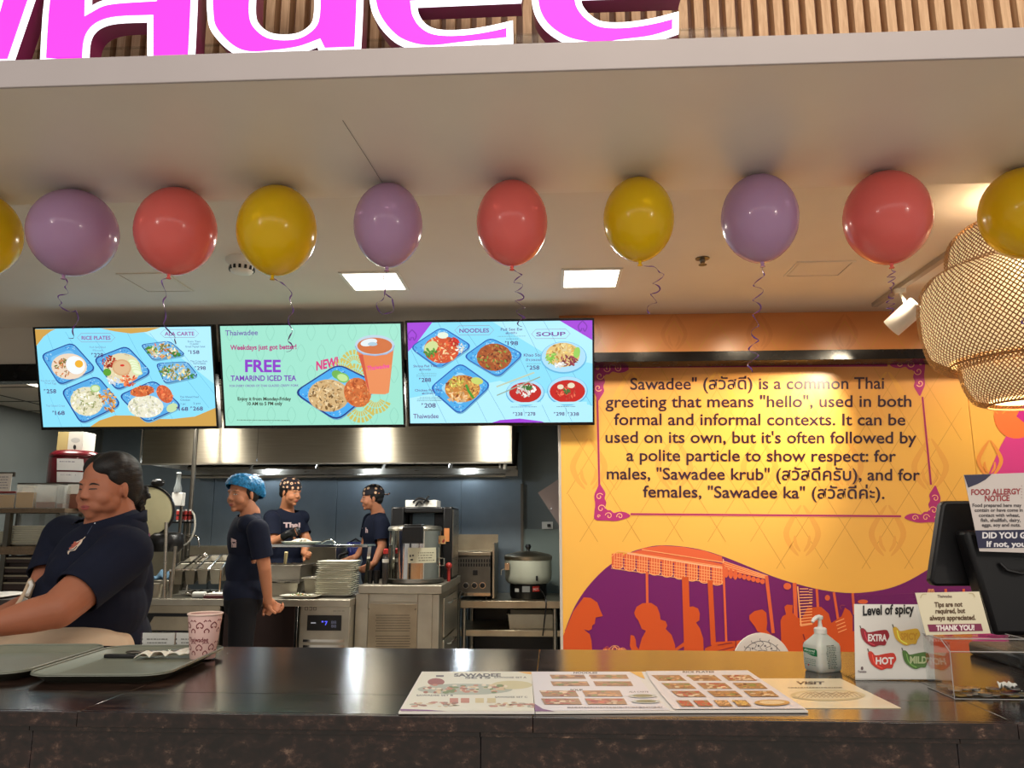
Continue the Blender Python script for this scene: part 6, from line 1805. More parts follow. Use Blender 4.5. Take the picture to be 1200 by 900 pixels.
# wok and blue bag behind
q = at(378, 657, 6.1)
t = thing('wok', 'black wok with a long handle behind the plates', 'wok', (q.x, 6.11, .95))
ob('bowl', G().lathe([(.05, .957), (.10, .975), (.13, 1.01), (.14, 1.04), (.13, 1.038), (.09, .985), (.001, .97)], (q.x, 6.11, 0), 30), m_black, t, smooth=60)
ob('handle', G().tube([(q.x + .12, 6.11, 1.035), tuple(at(398, 651, 6.11)), tuple(at(408, 647, 6.11))], [.014, .013, .015], 10), m_black, t)
t = thing('gas_range', 'low black gas range under the wok behind the cook line', 'range', (-1.9, 6.35, 0))
ob('body', G().box(-2.4, -1.42, 6.01, 6.2, .1, .93), m_steel_dk, t, bevel=.004)
for cx_ in (q.x, -2.15): ob('burner', G().lathe([(.08, .93), (.08, .95), (.06, .955), (.001, .95)], (cx_, 6.11, 0), 20), m_black, t)
for (lx, ly) in ((-2.35, 6.04), (-1.47, 6.04), (-2.35, 6.17), (-1.47, 6.17)): ob('leg', G().cyl((lx, ly, 0), (lx, ly, .1), .02), m_steel, t)
a, b_, c, e_ = span(399, 636, 417, 656, 7.0)
t = thing('blue_bag', 'dark blue plastic bag hanging at the rear wall', 'bag', ((a + b_) / 2, 7.1, c))
def bag(u, v): return (a + (b_ - a) * (u * .8 + .1 + .1 * (v - .5) * 2 * (u - .5) * 2 * .8) + .006 * math.sin(v * 20), 7.2 - .03 * math.sin(PI * u) * math.sin(PI * min(1, v + .15)) + .008 * math.sin(u * 22), c + (e_ - c) * v)
o = ob('sack', G().grid(bag, 14, 12), M('navy_plastic', (34, 40, 110), .35), t, smooth=180); mm = o.modifiers.new('s', 'SOLIDIFY'); mm.thickness = .004
ob('cable_tie', G().tube([(a, 7.24, e_ - .01), ((a + b_) / 2, 7.25, e_ + .03), (b_, 7.24, e_ - .01)], .008), m_black, t)
# sink ledge by the rear wall: long counter under the pass shelf
single('rear_ledge', 'long steel ledge at the rear wall behind the cooks', 'ledge', (160, 640, 394, 646), 6.95, .334, m_warmst, z0=.9)

# ---------------------------------------------------------------- left part of the cook line
# topping rack, inclined, with 2 x 4 square tubs
A0, A1, B0, B1 = at(200, 668, 5.40), at(259, 667, 5.40), at(222, 652, 5.85), at(272, 650, 5.85)
t = thing('topping_rack', 'slanted steel rack holding two rows of square topping tubs', 'rack', (A0.x + .2, 5.6, WZ))
def rk(u, v): return A0.lerp(A1, u).lerp(B0.lerp(B1, u), v)
for v in (0, .5, 1): ob('cross_bar', G().tube([rk(-.03, v), rk(1.03, v)], .007, 8), m_chrome, t)
for u in (0, .25, .5, .75, 1): ob('long_bar', G().tube([rk(u, -.02), rk(u, 1.02)], .008, 8), m_chrome, t)
for i in range(4):
    for j in range(2):
        u0, u1, v0, v1 = i / 4 + .02, (i + 1) / 4 - .02, j / 2 + .03, (j + 1) / 2 - .03
        T_ = [rk(u0, v0), rk(u1, v0), rk(u1, v1), rk(u0, v1)]; c = (T_[0] + T_[2]) / 2; dpt = .11
        Bm = [c + (q - c) * .72 - Vector((0, 0, dpt)) for q in T_]; In = [c + (q - c) * .93 - Vector((0, 0, .003)) for q in T_]; Ib = [c + (q - c) * .66 - Vector((0, 0, dpt - .03)) for q in T_]
        g = G().add(T_ + Bm + In + Ib, [(7, 6, 5, 4)] + [(k, k + 4, (k + 1) % 4 + 4, (k + 1) % 4) for k in range(4)] + [(k, (k + 1) % 4, (k + 1) % 4 + 8, k + 8) for k in range(4)] + [(k + 8, (k + 1) % 4 + 8, (k + 1) % 4 + 12, k + 12) for k in range(4)])
        tb = ob('topping_tub', g, m_alu, t)
        ob('topping', G().add([q + Vector((0, 0, .001)) for q in Ib] + [q - Vector((0, 0, .01)) for q in Ib], [(0, 1, 2, 3), (7, 6, 5, 4), (0, 4, 5, 1), (1, 5, 6, 2), (2, 6, 7, 3), (3, 7, 4, 0)]), [M('topping_dark', (60, 52, 44), .6), M('topping_green', (70, 78, 50), .6)][(i + j) % 2], tb)
for (u, v) in ((0, 0), (1, 0), (0, 1), (1, 1)): ob('support', G().tube([rk(u, v), (rk(u, v).x, rk(u, v).y, WZ)], .008), m_chrome, t)
# spoons in the rack
q = at(240, 651, 5.7); ob('serving_spoon', G().tube([q, at(228, 661, 5.55)], .006).sph(q, (.02, .014, .02), 10), m_chrome, None, 'round-ended serving spoon lying across the topping rack', 'spoon', smooth=60)
# foil tray, receipts, clipboard
a, b_, c, e_ = span(222, 683, 256, 689, 5.42)
o = ob('foil_tray', G().grid(lambda u, v: (a + (b_ - a) * u, 5.36 + .12 * v, WZ + .03 + .012 * math.sin(u * 17) * math.sin(v * 9 + u * 5)), 16, 8), m_chrome, None, 'crumpled foil lying under the topping rack', 'foil', smooth=60); mm = o.modifiers.new('s', 'SOLIDIFY'); mm.thickness = .02
q0, q1 = at(227, 695, 5.27), at(241, 694, 5.27)
ob('paper_roll', G().cyl((q0.x, 5.27, WZ + .022), (q1.x, 5.27, WZ + .024), .022, n=20), M('receipt_paper', (206, 206, 198), .7), None, 'white receipt roll lying on the worktop edge', 'paper roll')
a, b_, c, e_ = span(240, 689, 259, 699, 5.26)
t = thing('clipboard', 'dark red clipboard with papers beside the receipt roll', 'clipboard', ((a + b_) / 2, 5.3, WZ))
ob('board', G().box(a, b_ + .06, 5.24, 5.40, WZ, WZ + .02), M('dark_red_cover', (86, 26, 30), .4), t, bevel=.002); ob('papers', G().box(a + .01, b_ + .05, 5.25, 5.39, WZ + .02, WZ + .032), m_paper, t)
# tub and blue cloth
q = at(184, 686, 5.32)
ob('steel_tub', G().lathe([(.036, WZ), (.052, WZ + .09), (.058, WZ + .093), (.05, WZ + .093), (.034, WZ + .01), (.001, WZ + .01)], (q.x, 5.32, 0), 24), m_alu, None, 'small steel tub on the cook line behind the woman', 'tub', smooth=50)
q = at(184, 664, 5.5)
o = ob('blue_cloth', G().grid(lambda u, v: (q.x - .07 + .15 * u, 5.54 + .13 * v, WZ + .115 + .05 * math.sin(PI * u) * math.sin(PI * v) + .012 * math.sin(u * 14 + v * 6)), 16, 12), M('blue_cloth', (84, 116, 140), .8), None, 'folded pale blue cloth on a box beside the round hotplate', 'cloth', smooth=180); mm = o.modifiers.new('s', 'SOLIDIFY'); mm.thickness = .02
ob('prep_box', G().box(q.x - .08, q.x + .09, 5.53, 5.68, WZ, WZ + .10), m_alu, None, 'steel prep box carrying the blue cloth', 'box', bevel=.004)
# round hotplate opened upright
c = at(171, 600, 5.3); ax = Vector((.36, -.93, .05)).normalized(); R_ = 31.5 * 5.3 / 900
t = thing('waffle_maker', 'black waffle maker with its round cream lid opened upright', 'waffle maker', (c.x, 5.3, WZ))
ob('lid_plate', G().lathe([(R_ * .93, 0), (R_ * .93, .012), (R_ * .9, .014)], c, 44, axis=ax), M('cream_lid', (178, 172, 136), .45, noise=.03, nscale=20), t)
ob('lid_rim', G().lathe([(R_ * .935, .016), (R_, .012), (R_ * 1.02, -.01), (R_ * .98, -.05), (R_ * .6, -.07), (.001, -.07)], c, 44, axis=ax, cap=False), m_black, t, smooth=50)
q = at(185, 566, 5.32); ob('lid_handle', G().sph((q.x, 5.32, q.z), (.05, .03, .028), 16), m_black, t, smooth=180)
q = at(194, 636, 5.4); ob('lower_body', G().lathe([(.1, -.06), (.12, -.03), (.12, .05), (.1, .07), (.001, .075)], (q.x, 5.4, q.z), 32), m_black, t, smooth=50)
for (px0, py0, px1, py1) in ((195, 612, 193, 694), (206, 640, 200, 694)): a = at(px0, py0, 5.28); b_ = at(px1, py1, 5.28); ob('stand_leg', G().tube([a, (b_.x, 5.28, WZ)], .012, 10), m_steel, t)
ob('stand_leg', G().tube([(c.x - .05, 5.5, c.z - .2), (c.x - .05, 5.5, WZ)], .012, 10), m_steel, t)
# white dispenser, red peg holder on poles, hose, tap
q = at(207, 572, 5.75)
t = thing('bottle_dispenser', 'white upright dispenser with a clear top beside the round lid', 'dispenser', (q.x, 5.75, WZ))
a, b_, c_, e_ = span(201, 577, 213, 593, 5.75); ob('housing', G().box(a, b_, 5.75, 5.81, c_, e_), m_white, t, bevel=.006)
z1 = at(207, 553, 5.75).z; ob('bottle', G().lathe([(.028, e_), (.03, e_ + .03), (.018, e_ + .07), (.016, z1 - .02), (.022, z1 - .012), (.014, z1)], (q.x, 5.77, 0), 20), M('frosted_plastic', (176, 184, 184), .25, trans=.5), t, smooth=50)
ob('pole', G().cyl((q.x + .03, 5.79, WZ), (q.x + .03, 5.79, c_), .012), m_steel_dk, t)
a, b_, c_, e_ = span(207, 598, 226, 610, 5.88)
t = thing('peg_holder', 'red sauce bottle holder with white caps on a steel pole', 'holder', ((a + b_) / 2, 5.88, WZ))
ob('rail', G().box(a, b_, 5.88, 5.91, c_ + .012, e_ - .012), m_black, t)
for k in range(4):
    for j in range(2):
        xx = a + (b_ - a) * (k + .5) / 4; zz = c_ + (e_ - c_) * (j + .5) / 2
        bt = ob('sauce_tube', G().cyl((xx, 5.865, zz - .014), (xx, 5.865, zz + .014), .012), M('sauce_red', (176, 60, 54), .4), t)
        ob('tube_cap', G().cyl((xx, 5.865, zz + (.014 if j else -.026)), (xx, 5.865, zz + (.026 if j else -.014)), .009), m_white, bt)
ob('tray', G().box(a - .02, b_ + .01, 5.84, 5.93, c_ - .02, c_ - .008), m_black, t); ob('pole', G().cyl(((a + b_) / 2, 5.90, WZ), ((a + b_) / 2, 5.90, c_), .014), m_steel_dk, t)
P_ = smooth_pts([tuple(at(x, y, 5.85)) for x, y in ((225, 599), (228, 606), (228, 620), (222, 634), (211, 641), (194, 643))], 6)
ob('white_hose', G().tube(P_, .0075, 8), M('hose_white', (190, 186, 174), .4), None, 'pale hose curving down from the red bottle holder', 'hose')
P_ = smooth_pts([tuple(at(x, y, 5.96)) for x, y in ((216, 627), (226, 627.5), (231, 629), (233, 635), (233, 641))], 5)
q = at(217, 627, 5.96)
ob('tap', G().tube(P_, .009, 8).cyl((q.x, 5.96, WZ), (q.x, 5.96, q.z), .012), m_chrome, None, 'curved steel tap at the back of the cook line', 'tap', smooth=50)

# ---------------------------------------------------------------- shelving at the far left
SYl = 4.55
t = thing('shelf_unit', 'brown two-board shelf unit at the far left behind the woman', 'shelf unit', (-3.3, 4.75, 0))
m_board = wood_mat('shelf_board', (84, 68, 50), (108, 90, 68), (6, 1, 6), .5)
z1 = at(30, 595.5, SYl).z; z0 = at(30, 601, SYl).z; xl, xr = -3.9, at(76, 598, SYl).x
for (za, zb, nm) in ((z0, z1, 'shelf_board'), (at(30, 650, SYl).z, at(30, 640.5, SYl).z, 'shelf_board'), (at(30, 703, SYl).z - .03, at(30, 703, SYl).z, 'shelf_board')): ob(nm, G().box(xl, xr + (.12 if zb < z1 - .1 else 0), SYl, SYl + .4, za, zb), m_board, t, bevel=.002)
zmid = at(30, 640.5, SYl).z; zlow = at(30, 703, SYl).z
for xx in (xl, xr - .03, at(4, 620, SYl).x): ob('upright', G().box(xx, xx + .03, SYl + .003, SYl + .035, 0, z0), m_steel_dk, t)
for xx in (xl, xr - .03): ob('upright', G().box(xx, xx + .03, SYl + .36, SYl + .4, 0, z0), m_steel_dk, t)
m_tub = M('frosted_tub', (206, 210, 206), .25)
_nt = m_tub.node_tree; _b = _nt.nodes['Principled BSDF']; _o = [n for n in _nt.nodes if n.type == 'OUTPUT_MATERIAL'][0]; _mx = _nt.nodes.new('ShaderNodeMixShader'); _tr = _nt.nodes.new('ShaderNodeBsdfTransparent')
_mx.inputs[0].default_value = .32; _nt.links.new(_tr.outputs[0], _mx.inputs[1]); _nt.links.new(_b.outputs[0], _mx.inputs[2]); _nt.links.new(_mx.outputs[0], _o.inputs[0])
def tub(px, lab, fill, frac, lid=None, d=.2):
    a, b_, c, e_ = span(*px, SYl + .04)
    t = thing('storage_tub', lab, 'food tub', ((a + b_) / 2, SYl + .1, z1), 'plastic tubs on the shelf')
    g = G().box(a, b_, SYl + .04, SYl + .043, z1, e_).box(a, b_, SYl + .037 + d, SYl + .04 + d, z1, e_).box(a, a + .003, SYl + .043, SYl + .037 + d, z1, e_).box(b_ - .003, b_, SYl + .043, SYl + .037 + d, z1, e_)
    g.box(a + .003, b_ - .003, SYl + .043, SYl + .037 + d, z1, z1 + .003)
    ob('tub_wall', g, m_acryl if False else m_tub, t)
    ob('content', G().box(a + .004, b_ - .004, SYl + .0405, SYl + .03 + d, z1 + .004, z1 + (e_ - z1) * frac), fill, t)
    if lid: ob('lid', G().box(a - .004, b_ + .004, SYl + .035, SYl + .045 + d, e_, e_ + .012), lid, t, bevel=.003)
fy, fb = M('mustard_fill', (196, 150, 66), .6), M('brown_fill', (140, 84, 46), .6)
tub((-16, 578, 17, 595.5), 'low amber tub with a dark red lid at the left edge', fy, .9, M('dark_red_lid', (120, 40, 40), .4))
tub((18.5, 567.5, 40, 595.5), 'frosted tub two thirds full of mustard yellow paste', fy, .66)
tub((42.5, 567.5, 66, 595.5), 'tall frosted tub with a little brown sauce at its bottom', fb, .26)
tub((67, 569, 75, 595.5), 'narrow frosted tub beside the tall frosted one', fb, .2)
a, b_, c, e_ = span(77, 579, 89, 597, SYl + .1); tz = thing('brown_box', 'brown carton with a white top behind the woman\'s face', 'box', ((a + b_) / 2, SYl + .2, z1))
ob('carton', G().box(a, b_ + .05, SYl + .1, SYl + .3, z1, e_), M('brown_card', (120, 74, 56), .7), tz, bevel=.002); ob('white_top', G().box(a, b_ + .05, SYl + .1, SYl + .3, e_, e_ + .06), m_white, tz, bevel=.003)
# stacked plates on the lower board
for (px0, px1, py0, nn, lb) in ((11, 62, 617, 9, 'wide stack'), (-26, 10, 624, 7, 'left edge stack')):
    a, b_, c, e_ = span(px0, py0, px1, 640.5, SYl + .1); first = None; st = (e_ - zmid) / nn
    for i in range(nn):
        if first is None: first = ob('serving_plate', sq_plate(b_ - a, .2, .016, (0, 0, 0)), m_plate, None, 'x', 'plate', 'plates on the shelf unit', smooth=60, origin=(0, 0, 0)); o = first
        else: o = first.copy(); COL.objects.link(o)
        o.location = ((a + b_) / 2 + R.uniform(-.004, .004), SYl + .15, zmid + i * st)
        o['label'] = 'white plate %s the %s on the brown shelf unit' % ('lowest in' if i == 0 else 'topmost of' if i == nn - 1 else 'within', lb)
a, b_, c, e_ = span(33, 602, 58, 616.5, SYl + .16); ob('frosted_file_box', G().box(a, b_, SYl + .26, SYl + .38, zmid, e_ + .0), m_tub, None, 'frosted plastic box behind the plates under the upper board', 'box', bevel=.004)
a, b_, c, e_ = span(7, 602, 26, 616, SYl + .16); ob('frosted_file_box', G().box(a, b_, SYl + .26, SYl + .38, zmid, e_), m_tub, None, 'pale frosted box near the left edge under the upper board', 'box', bevel=.004)
# stacked brown drawers
t = thing('drawer_stack', 'dark brown drawer stack with pale strips under the plates', 'drawers', (-3.25, 4.7, zlow))
m_dk = M('dark_brown_laminate', (44, 32, 28), .4); a, b_ = at(2, 665, SYl + .02).x, at(48, 665, SYl + .02).x
ob('carcass', G().box(a, b_, SYl + .04, SYl + .38, zlow, at(30, 652, SYl).z), m_dk, t)
for (p0, p1) in ((653, 660), (664, 671.5), (673.5, 679), (682, 692)):
    za, zb = at(20, p1, SYl).z, at(20, p0, SYl).z
    d_ = ob('drawer', G().box(a, b_, SYl + .015, SYl + .04, za, zb), m_dk, t, bevel=.003); ob('pale_strip', G().box(a + .01, b_ - .04, SYl + .010, SYl + .015, zb - .012, zb - .003), m_warmst, d_)
# papers on a ledge in front
zq = at(10, 702, 3.6).z
t = thing('side_table', 'dark side counter at the left edge carrying loose paper', 'side counter', (-3.0, 3.8, 0))
ob('table_top', G().box(-3.6, at(28, 703, 3.6).x + .05, 3.55, 4.0, zq - .03, zq), m_dk, t, bevel=.003)
for (lx, ly) in ((-3.55, 3.6), (at(28, 703, 3.6).x, 3.6), (-3.55, 3.95), (at(28, 703, 3.6).x, 3.95)): ob('leg', G().box(lx - .015, lx + .015, ly - .015, ly + .015, 0, zq - .03), m_dk, t)
o = ob('loose_paper', G().grid(lambda u, v: (-3.0 + .42 * u - .05 * v, 3.58 + .3 * v, zq + .004 + .008 * abs(math.sin(u * 5 + v))), 10, 6), m_paper, None, 'loose white paper on the dark side counter at the left edge', 'paper', smooth=180); mm = o.modifiers.new('s', 'SOLIDIFY'); mm.thickness = .003
# red rice warmer with notices, white box above, on a rear ledge
RY = 5.05; a, b_, c, e_ = span(42, 528, 96, 566, RY); e_ = at(82, 528, 5.25).z - .003
t = thing('rice_warmer', 'dark red rounded rice warmer with two white notices', 'rice warmer', ((a + b_) / 2, RY + .2, c)); cx, cy, rr = (a + b_) / 2, RY + .17, (b_ - a) / 2
ob('body', G().lathe([(rr * .98, c), (rr, c + .01), (rr, e_ - .06)], (cx, cy, 0), 44), M('dark_red_enamel', (92, 14, 26), .25, coat=.4), t, smooth=50)
ob('lid', G().lathe([(rr * 1.01, e_ - .055), (rr * .98, e_ - .03), (rr * .8, e_ - .008), (rr * .4, e_), (.001, e_ + .002)], (cx, cy, 0), 44), MATS['dark_red_enamel'], t, smooth=180)
def wmap(x, y, o): u = at(x, y, RY + .02); return (u.x, cy - math.sqrt(max(0, rr * rr - (u.x - cx) ** 2)) - .002 - o * .1, u.z)
p = Print()
for (y0, y1) in ((537.5, 551), (553, 565)):
    for i in range(8): xx = 68 + 25 * i / 8; p.rect(xx, y0, xx + 25 / 8, y1, (206, 206, 206)); p.k -= 1
    p.k += 1; p.lines(71, 88, y0 + 3.5, 1, 2, (110, 110, 130), 1)
p.build('notice_sheets', wmap, m_label, t)
t = thing('warmer_stand', 'dark steel ledge under the red rice warmer', 'ledge', (cx, cy, 0))
ob('ledge_top', G().box(a - .1, b_ + .05, RY - .02, RY + .45, c - .03, c), m_steel_dk, t)
for (lx, ly) in ((a - .08, RY), (b_ + .03, RY), (a - .08, RY + .42), (b_ + .03, RY + .42)): ob('leg', G().box(lx - .012, lx + .012, ly - .012, ly + .012, 0, c - .03), m_steel_dk, t)
a, b_, c, e_ = span(67, 506, 97, 528, 5.25)
t = thing('ticket_printer_box', 'half yellow, half white box with an oval mark above the red rice warmer', 'box', ((a + b_) / 2, 5.25, c)); xm = at(80, 515, 5.25).x
ob('yellow_half', G().box(a, xm, 5.25, 5.4, c, e_), M('yellow_card', (160, 142, 94), .6), t, bevel=.002); ob('white_half', G().box(xm, b_, 5.25, 5.4, c, e_), M('off_white_card', (176, 174, 166), .5), t, bevel=.002)
p = Print(); p.ell(88.5, 516, 5.5, 3, (150, 150, 146), 16); p.ell(87.5, 524, 1.8, 2.8, (20, 20, 20), 14); p.build('front_marks', lambda x, y, o: (lambda q: (q.x, 5.2495 - o * .1, q.z))(at(x, y, 5.2495)), m_label, t)
# pipe and wall papers
xp = at(39, 520, 6.4).x
ob('curtain_pipe', G().tube([(xp, 6.4, 0), (xp, 6.4, 2.34)], .05, 12), m_black, None, 'thick dark pipe in the left kitchen corner', 'pipe')
a, b_, c, e_ = span(-8, 555, 13, 577, 4.9)
t = thing('wall_notice', 'white notice with fine print at the left edge', 'notice', ((a + b_) / 2, 4.9, c))
ob('sheet', G().box(a, b_, 4.9, 4.903, c, e_), m_paper, t); ob('clip_rail', G().box(a - .02, b_ + .01, 4.903, 4.92, e_ - .02, e_ + .01).box(a - .02, a, 4.903, 4.92, z1, e_), m_steel_dk, t)
p = Print(); [p.lines(-4, 11, 559 + i * 3.2, 1, 2, (150, 150, 156), 1) for i in range(5)]; p.build('notice_print', lambda x, y, o: (lambda q: (q.x, 4.8995 - o * .1, q.z))(at(x, y, 4.8995)), m_label, t)
# ================================================================ PEOPLE
def ico(c, r, rot=None, n=20):
    return ('s', Vector(c), r, rot)


def cap_(p0, p1, r0, r1): return ('c', Vector(p0), Vector(p1), r0, r1)


def blob(parts, voxel, smooth=6, T=None):
    """melt tapered limbs and rounded masses into one continuous skin"""
    g = G()
    for p in parts:
        if p[0] == 's': g.sph(p[1], p[2], 28, 0, p[3])
        else:
            _, a, b_, r0, r1 = p; d = (b_ - a); L = d.length; n = 6
            prof = [(max(1e-4, r0 * math.cos(PI / 2 * (1 - i / n))), -r0 * math.sin(PI / 2 * (1 - i / n))) for i in range(n + 1)]
            prof += [(max(1e-4, r1 * math.cos(PI / 2 * i / n)), L + r1 * math.sin(PI / 2 * i / n)) for i in range(n + 1)]
            g.lathe(prof, a, 20, axis=d, cap=False)
    me = bpy.data.meshes.new('tmp'); V = [tuple((T @ Vector(v)) if T is not None else v) for v in g.v]
    me.from_pydata(V, [], g.f); bm = bmesh.new(); bm.from_mesh(me); bmesh.ops.remove_doubles(bm, verts=bm.verts, dist=2e-4); bm.to_mesh(me); bm.free()
    o = bpy.data.objects.new('tmp', me); COL.objects.link(o)
    m = o.modifiers.new('r', 'REMESH'); m.mode = 'VOXEL'; m.voxel_size = voxel; m.use_smooth_shade = True
    if smooth: s_ = o.modifiers.new('s', 'SMOOTH'); s_.factor = .5; s_.iterations = smooth
    dg = bpy.context.evaluated_depsgraph_get(); out = bpy.data.meshes.new_from_object(o.evaluated_get(dg))
    bpy.data.objects.remove(o); bpy.data.meshes.remove(me)
    return out


def trim(me, cuts):
    """open a garment: cut away what lies beyond (point, direction) within a radius"""
    bm = bmesh.new(); bm.from_mesh(me)
    for (pt, nr, rad) in cuts:
        pt = Vector(pt); nr = Vector(nr).normalized()
        fs = [f for f in bm.faces if (f.calc_center_median() - pt).length < rad]
        es = {e for f in fs for e in f.edges}; vs = {v for f in fs for v in f.verts}
        bmesh.ops.bisect_plane(bm, geom=list(vs) + list(es) + fs, plane_co=pt, plane_no=nr)
        dead = [f for f in bm.faces if (f.calc_center_median() - pt).length < rad and (f.calc_center_median() - pt).dot(nr) > 1e-5]
        bmesh.ops.delete(bm, geom=dead, context='FACES')
    bm.to_mesh(me); bm.free(); return me


def put(name, me, mats, parent, thick=0):
    W = wpos(parent); me.transform(Matrix.Translation(-W)); me.materials.clear()
    for m in (mats if isinstance(mats, (list, tuple)) else [mats]): me.materials.append(m)
    me.name = name; me.shade_smooth()
    o = bpy.data.objects.new(name, me); COL.objects.link(o); o.parent = parent
    if thick: s_ = o.modifiers.new('s', 'SOLIDIFY'); s_.thickness = thick; s_.offset = 1
    return o


def rough_up(me, amp, f):
    from mathutils import noise as nz
    N = [v.normal.copy() for v in me.vertices]
    for v, n in zip(me.vertices, N): v.co += n * amp * nz.noise(v.co * f)


def head_parts(w=1.0, fat=0.0):
    P = [ico((0, .015, .035), (.075 * w, .093, .085)), ico((0, -.024, -.016), (.065 * w + fat * .7, .064, .090)), ico((0, -.026, -.072), (.045 * w + fat, .046, .036)),
         ico((0, -.062, -.094), (.020 + fat * .4, .016, .016)), ico((0, -.018, -.045), (.064 * w + fat, .05, .05)),
         cap_((-.034, -.072, .020), (.034, -.072, .020), .0105, .0105), cap_((0, -.082, .010), (0, -.096, -.026), .0065, .0105 - fat * .08), ico((0, -.070, -.064), (.026, .014, .018))]
    for k in (-1, 1):
        P += [ico((k * (.034 + fat * .3), -.050, -.035), (.030 + fat * .6, .030, .032)), ico((k * .0115, -.089, -.031), (.0088, .0095, .0078)),
              ico((k * .077 * w, .012, -.010), (.008, .017, .026), (0, 0, k * .35)), ico((k * .079 * w, .012, -.032), (.006, .008, .009))]
        if fat: P += [ico((k * .040, -.024, -.058), (.036, .042, .036))]
    if fat: P += [ico((0, -.010, -.090), (.060, .058, .034)), ico((0, -.040, -.078), (.046, .042, .032)), cap_((-.03, -.058, -.062), (.03, -.058, -.062), .026, .026)]
    P += [cap_((-.017, -.0805, -.059), (.017, -.0805, -.059), .0052, .0052), cap_((0, -.083, -.059), (0, -.084, -.060), .0060, .0060), cap_((-.013, -.0805, -.0685), (.013, -.0805, -.0685), .0066, .0066)]
    return P


m_skin = M('skin_tan', (176, 118, 88), .5, noise=.04, nscale=12, sss=.12, spec=.35)
m_navy = M('navy_cotton', (21, 26, 43), .85, noise=.12, nscale=6, bump=.25, bscale=9, spec=.2)
m_blackcl = M('black_trousers', (18, 18, 22), .85, spec=.2)
m_hair = M('black_hair', (11, 9, 10), .55, noise=.1, nscale=30, bump=.3, bscale=90, stretch=(1, .15, 1))
m_glove = M('black_glove', (14, 14, 16), .4)
m_face = print_mat('face_tone', 0, .5)


def donut_mat():
    m = bpy.data.materials.new('donut_print_cap'); m.use_nodes = True; nt = m.node_tree; b = nt.nodes['Principled BSDF']; b.inputs['Roughness'].default_value = .8
    tc = nt.nodes.new('ShaderNodeTexCoord'); v = nt.nodes.new('ShaderNodeTexVoronoi'); v.inputs['Scale'].default_value = 29; v.inputs['Randomness'].default_value = .35
    r = nt.nodes.new('ShaderNodeValToRGB'); e = r.color_ramp; e.interpolation = 'CONSTANT'
    e.elements[0].position = 0; e.elements[0].color = rgb((30, 20, 24)); e.elements[1].position = .15; e.elements[1].color = rgb((232, 214, 176))
    x = e.elements.new(.27); x.color = rgb((206, 140, 100)); x = e.elements.new(.36); x.color = rgb((24, 20, 28))
    nt.links.new(tc.outputs['Object'], v.inputs['Vector']); nt.links.new(v.outputs['Distance'], r.inputs[0]); nt.links.new(r.outputs[0], b.inputs['Base Color'])
    return m


m_cap = donut_mat()
m_net = M('blue_hairnet', (22, 120, 176), .45, noise=.35, nscale=60, bump=.8, bscale=55, spec=.5, trans=.1)


def face_marks(t, body, H, gaze=0.0, closed=0.0, lip=(150, 78, 70), w=1.0, brow=(24, 16, 14), tone=1.0, bk=1.0):
    """brows, eyes and lips laid on the face surface"""
    bvh = BVHTree.FromPolygons([v.co.copy() for v in body.vertices], [tuple(p.vertices) for p in body.polygons])
    d = (H.to_3x3() @ Vector((0, 1, 0))).normalized()

    def mp(x, y, o):                       # x to the person's left, y down, in millimetres about the eye line
        p0 = H @ Vector((x * .001, -.2, -y * .001)); h = bvh.ray_cast(p0, d)
        q = h[0] if h[0] is not None else H @ Vector((x * .001, -.09, -y * .001))
        return q - d * (.0005 + o * .4)
    for k in (-1, 1):
        p = Print(); X = lambda v: k * v
        op = 1 - closed
        sh = lambda P: [(X(a), b_) for a, b_ in P]
        p.poly(sh(smooth_pts([(17, 2), (23, -2.6 * op - .6), (31, -4 * op - .6), (39, -2.2 * op), (45, 1.6), (39, 4.4), (30, 5.2), (22, 4.2)], 3, True)), tuple(int(v * tone) for v in (120, 76, 58)))
        if closed < .75: p.poly(sh(smooth_pts([(19, 2), (25, -1.6 * op), (31, -2.6 * op), (38, -1.2 * op), (43, 1.8), (37, 3.8 - closed), (30, 4.4 - closed), (24, 3.6 - closed)], 3, True)), (206, 196, 188))
        p.ell(X(31) + gaze, .8 + closed * 1.2, 3.9, 3.7 * max(.25, op), (26, 16, 14), 14)
        if closed < .75: p.ell(X(31) + gaze + 1, -.2 + closed, .8, .8, (226, 226, 226), 8)
        p.line(sh(smooth_pts([(17.5, 2.4), (24, -2.2 * op), (31, -3.4 * op), (38, -1.8 * op), (45, 2.2)], 4)), [1] + [1.9] * 13 + [1.9, 1.4, 1.0][:3], (22, 14, 14)) if False else p.line(sh(smooth_pts([(17.5, 2.4), (24, -2.2 * op + closed), (31, -3.4 * op + closed), (38, -1.8 * op + closed), (45, 2.2)], 4)), 1.7 * bk, (22, 14, 14))
        p.build('eye', mp, m_face, t, fine=5)
        p = Print(); p.poly(sh(smooth_pts([(14, -12), (22, -13 - 3 * bk), (32, -14 - 3.5 * bk), (42, -12 - 3 * bk), (50, -10), (42, -12), (32, -14), (22, -12.5)], 3, True)), brow); p.build('eyebrow', mp, m_face, t, fine=5)
    p = Print()
    p.poly(smooth_pts([(-22, 62.5), (-12, 58.5), (-4, 56), (0, 57), (4, 56), (12, 58.5), (22, 62.5), (12, 63.5), (0, 64), (-12, 63.5)], 3, True), lip)
    p.poly(smooth_pts([(-20, 63.5), (-10, 64.5), (0, 65), (10, 64.5), (20, 63.5), (12, 72), (0, 75), (-12, 72)], 3, True), tuple(min(255, int(v * 1.12)) for v in lip))
    p.line([(-22, 63), (-10, 63.8), (0, 64.4), (10, 63.8), (22, 63)], 1.1, (60, 26, 24))
    p.build('lips', mp, m_face, t, fine=4)
    p = Print()
    for k in (-1, 1): p.ell(k * 7, 38.5, 3, 1.6, (60, 30, 24), 10)
    p.build('nostrils', mp, m_face, t, fine=3)


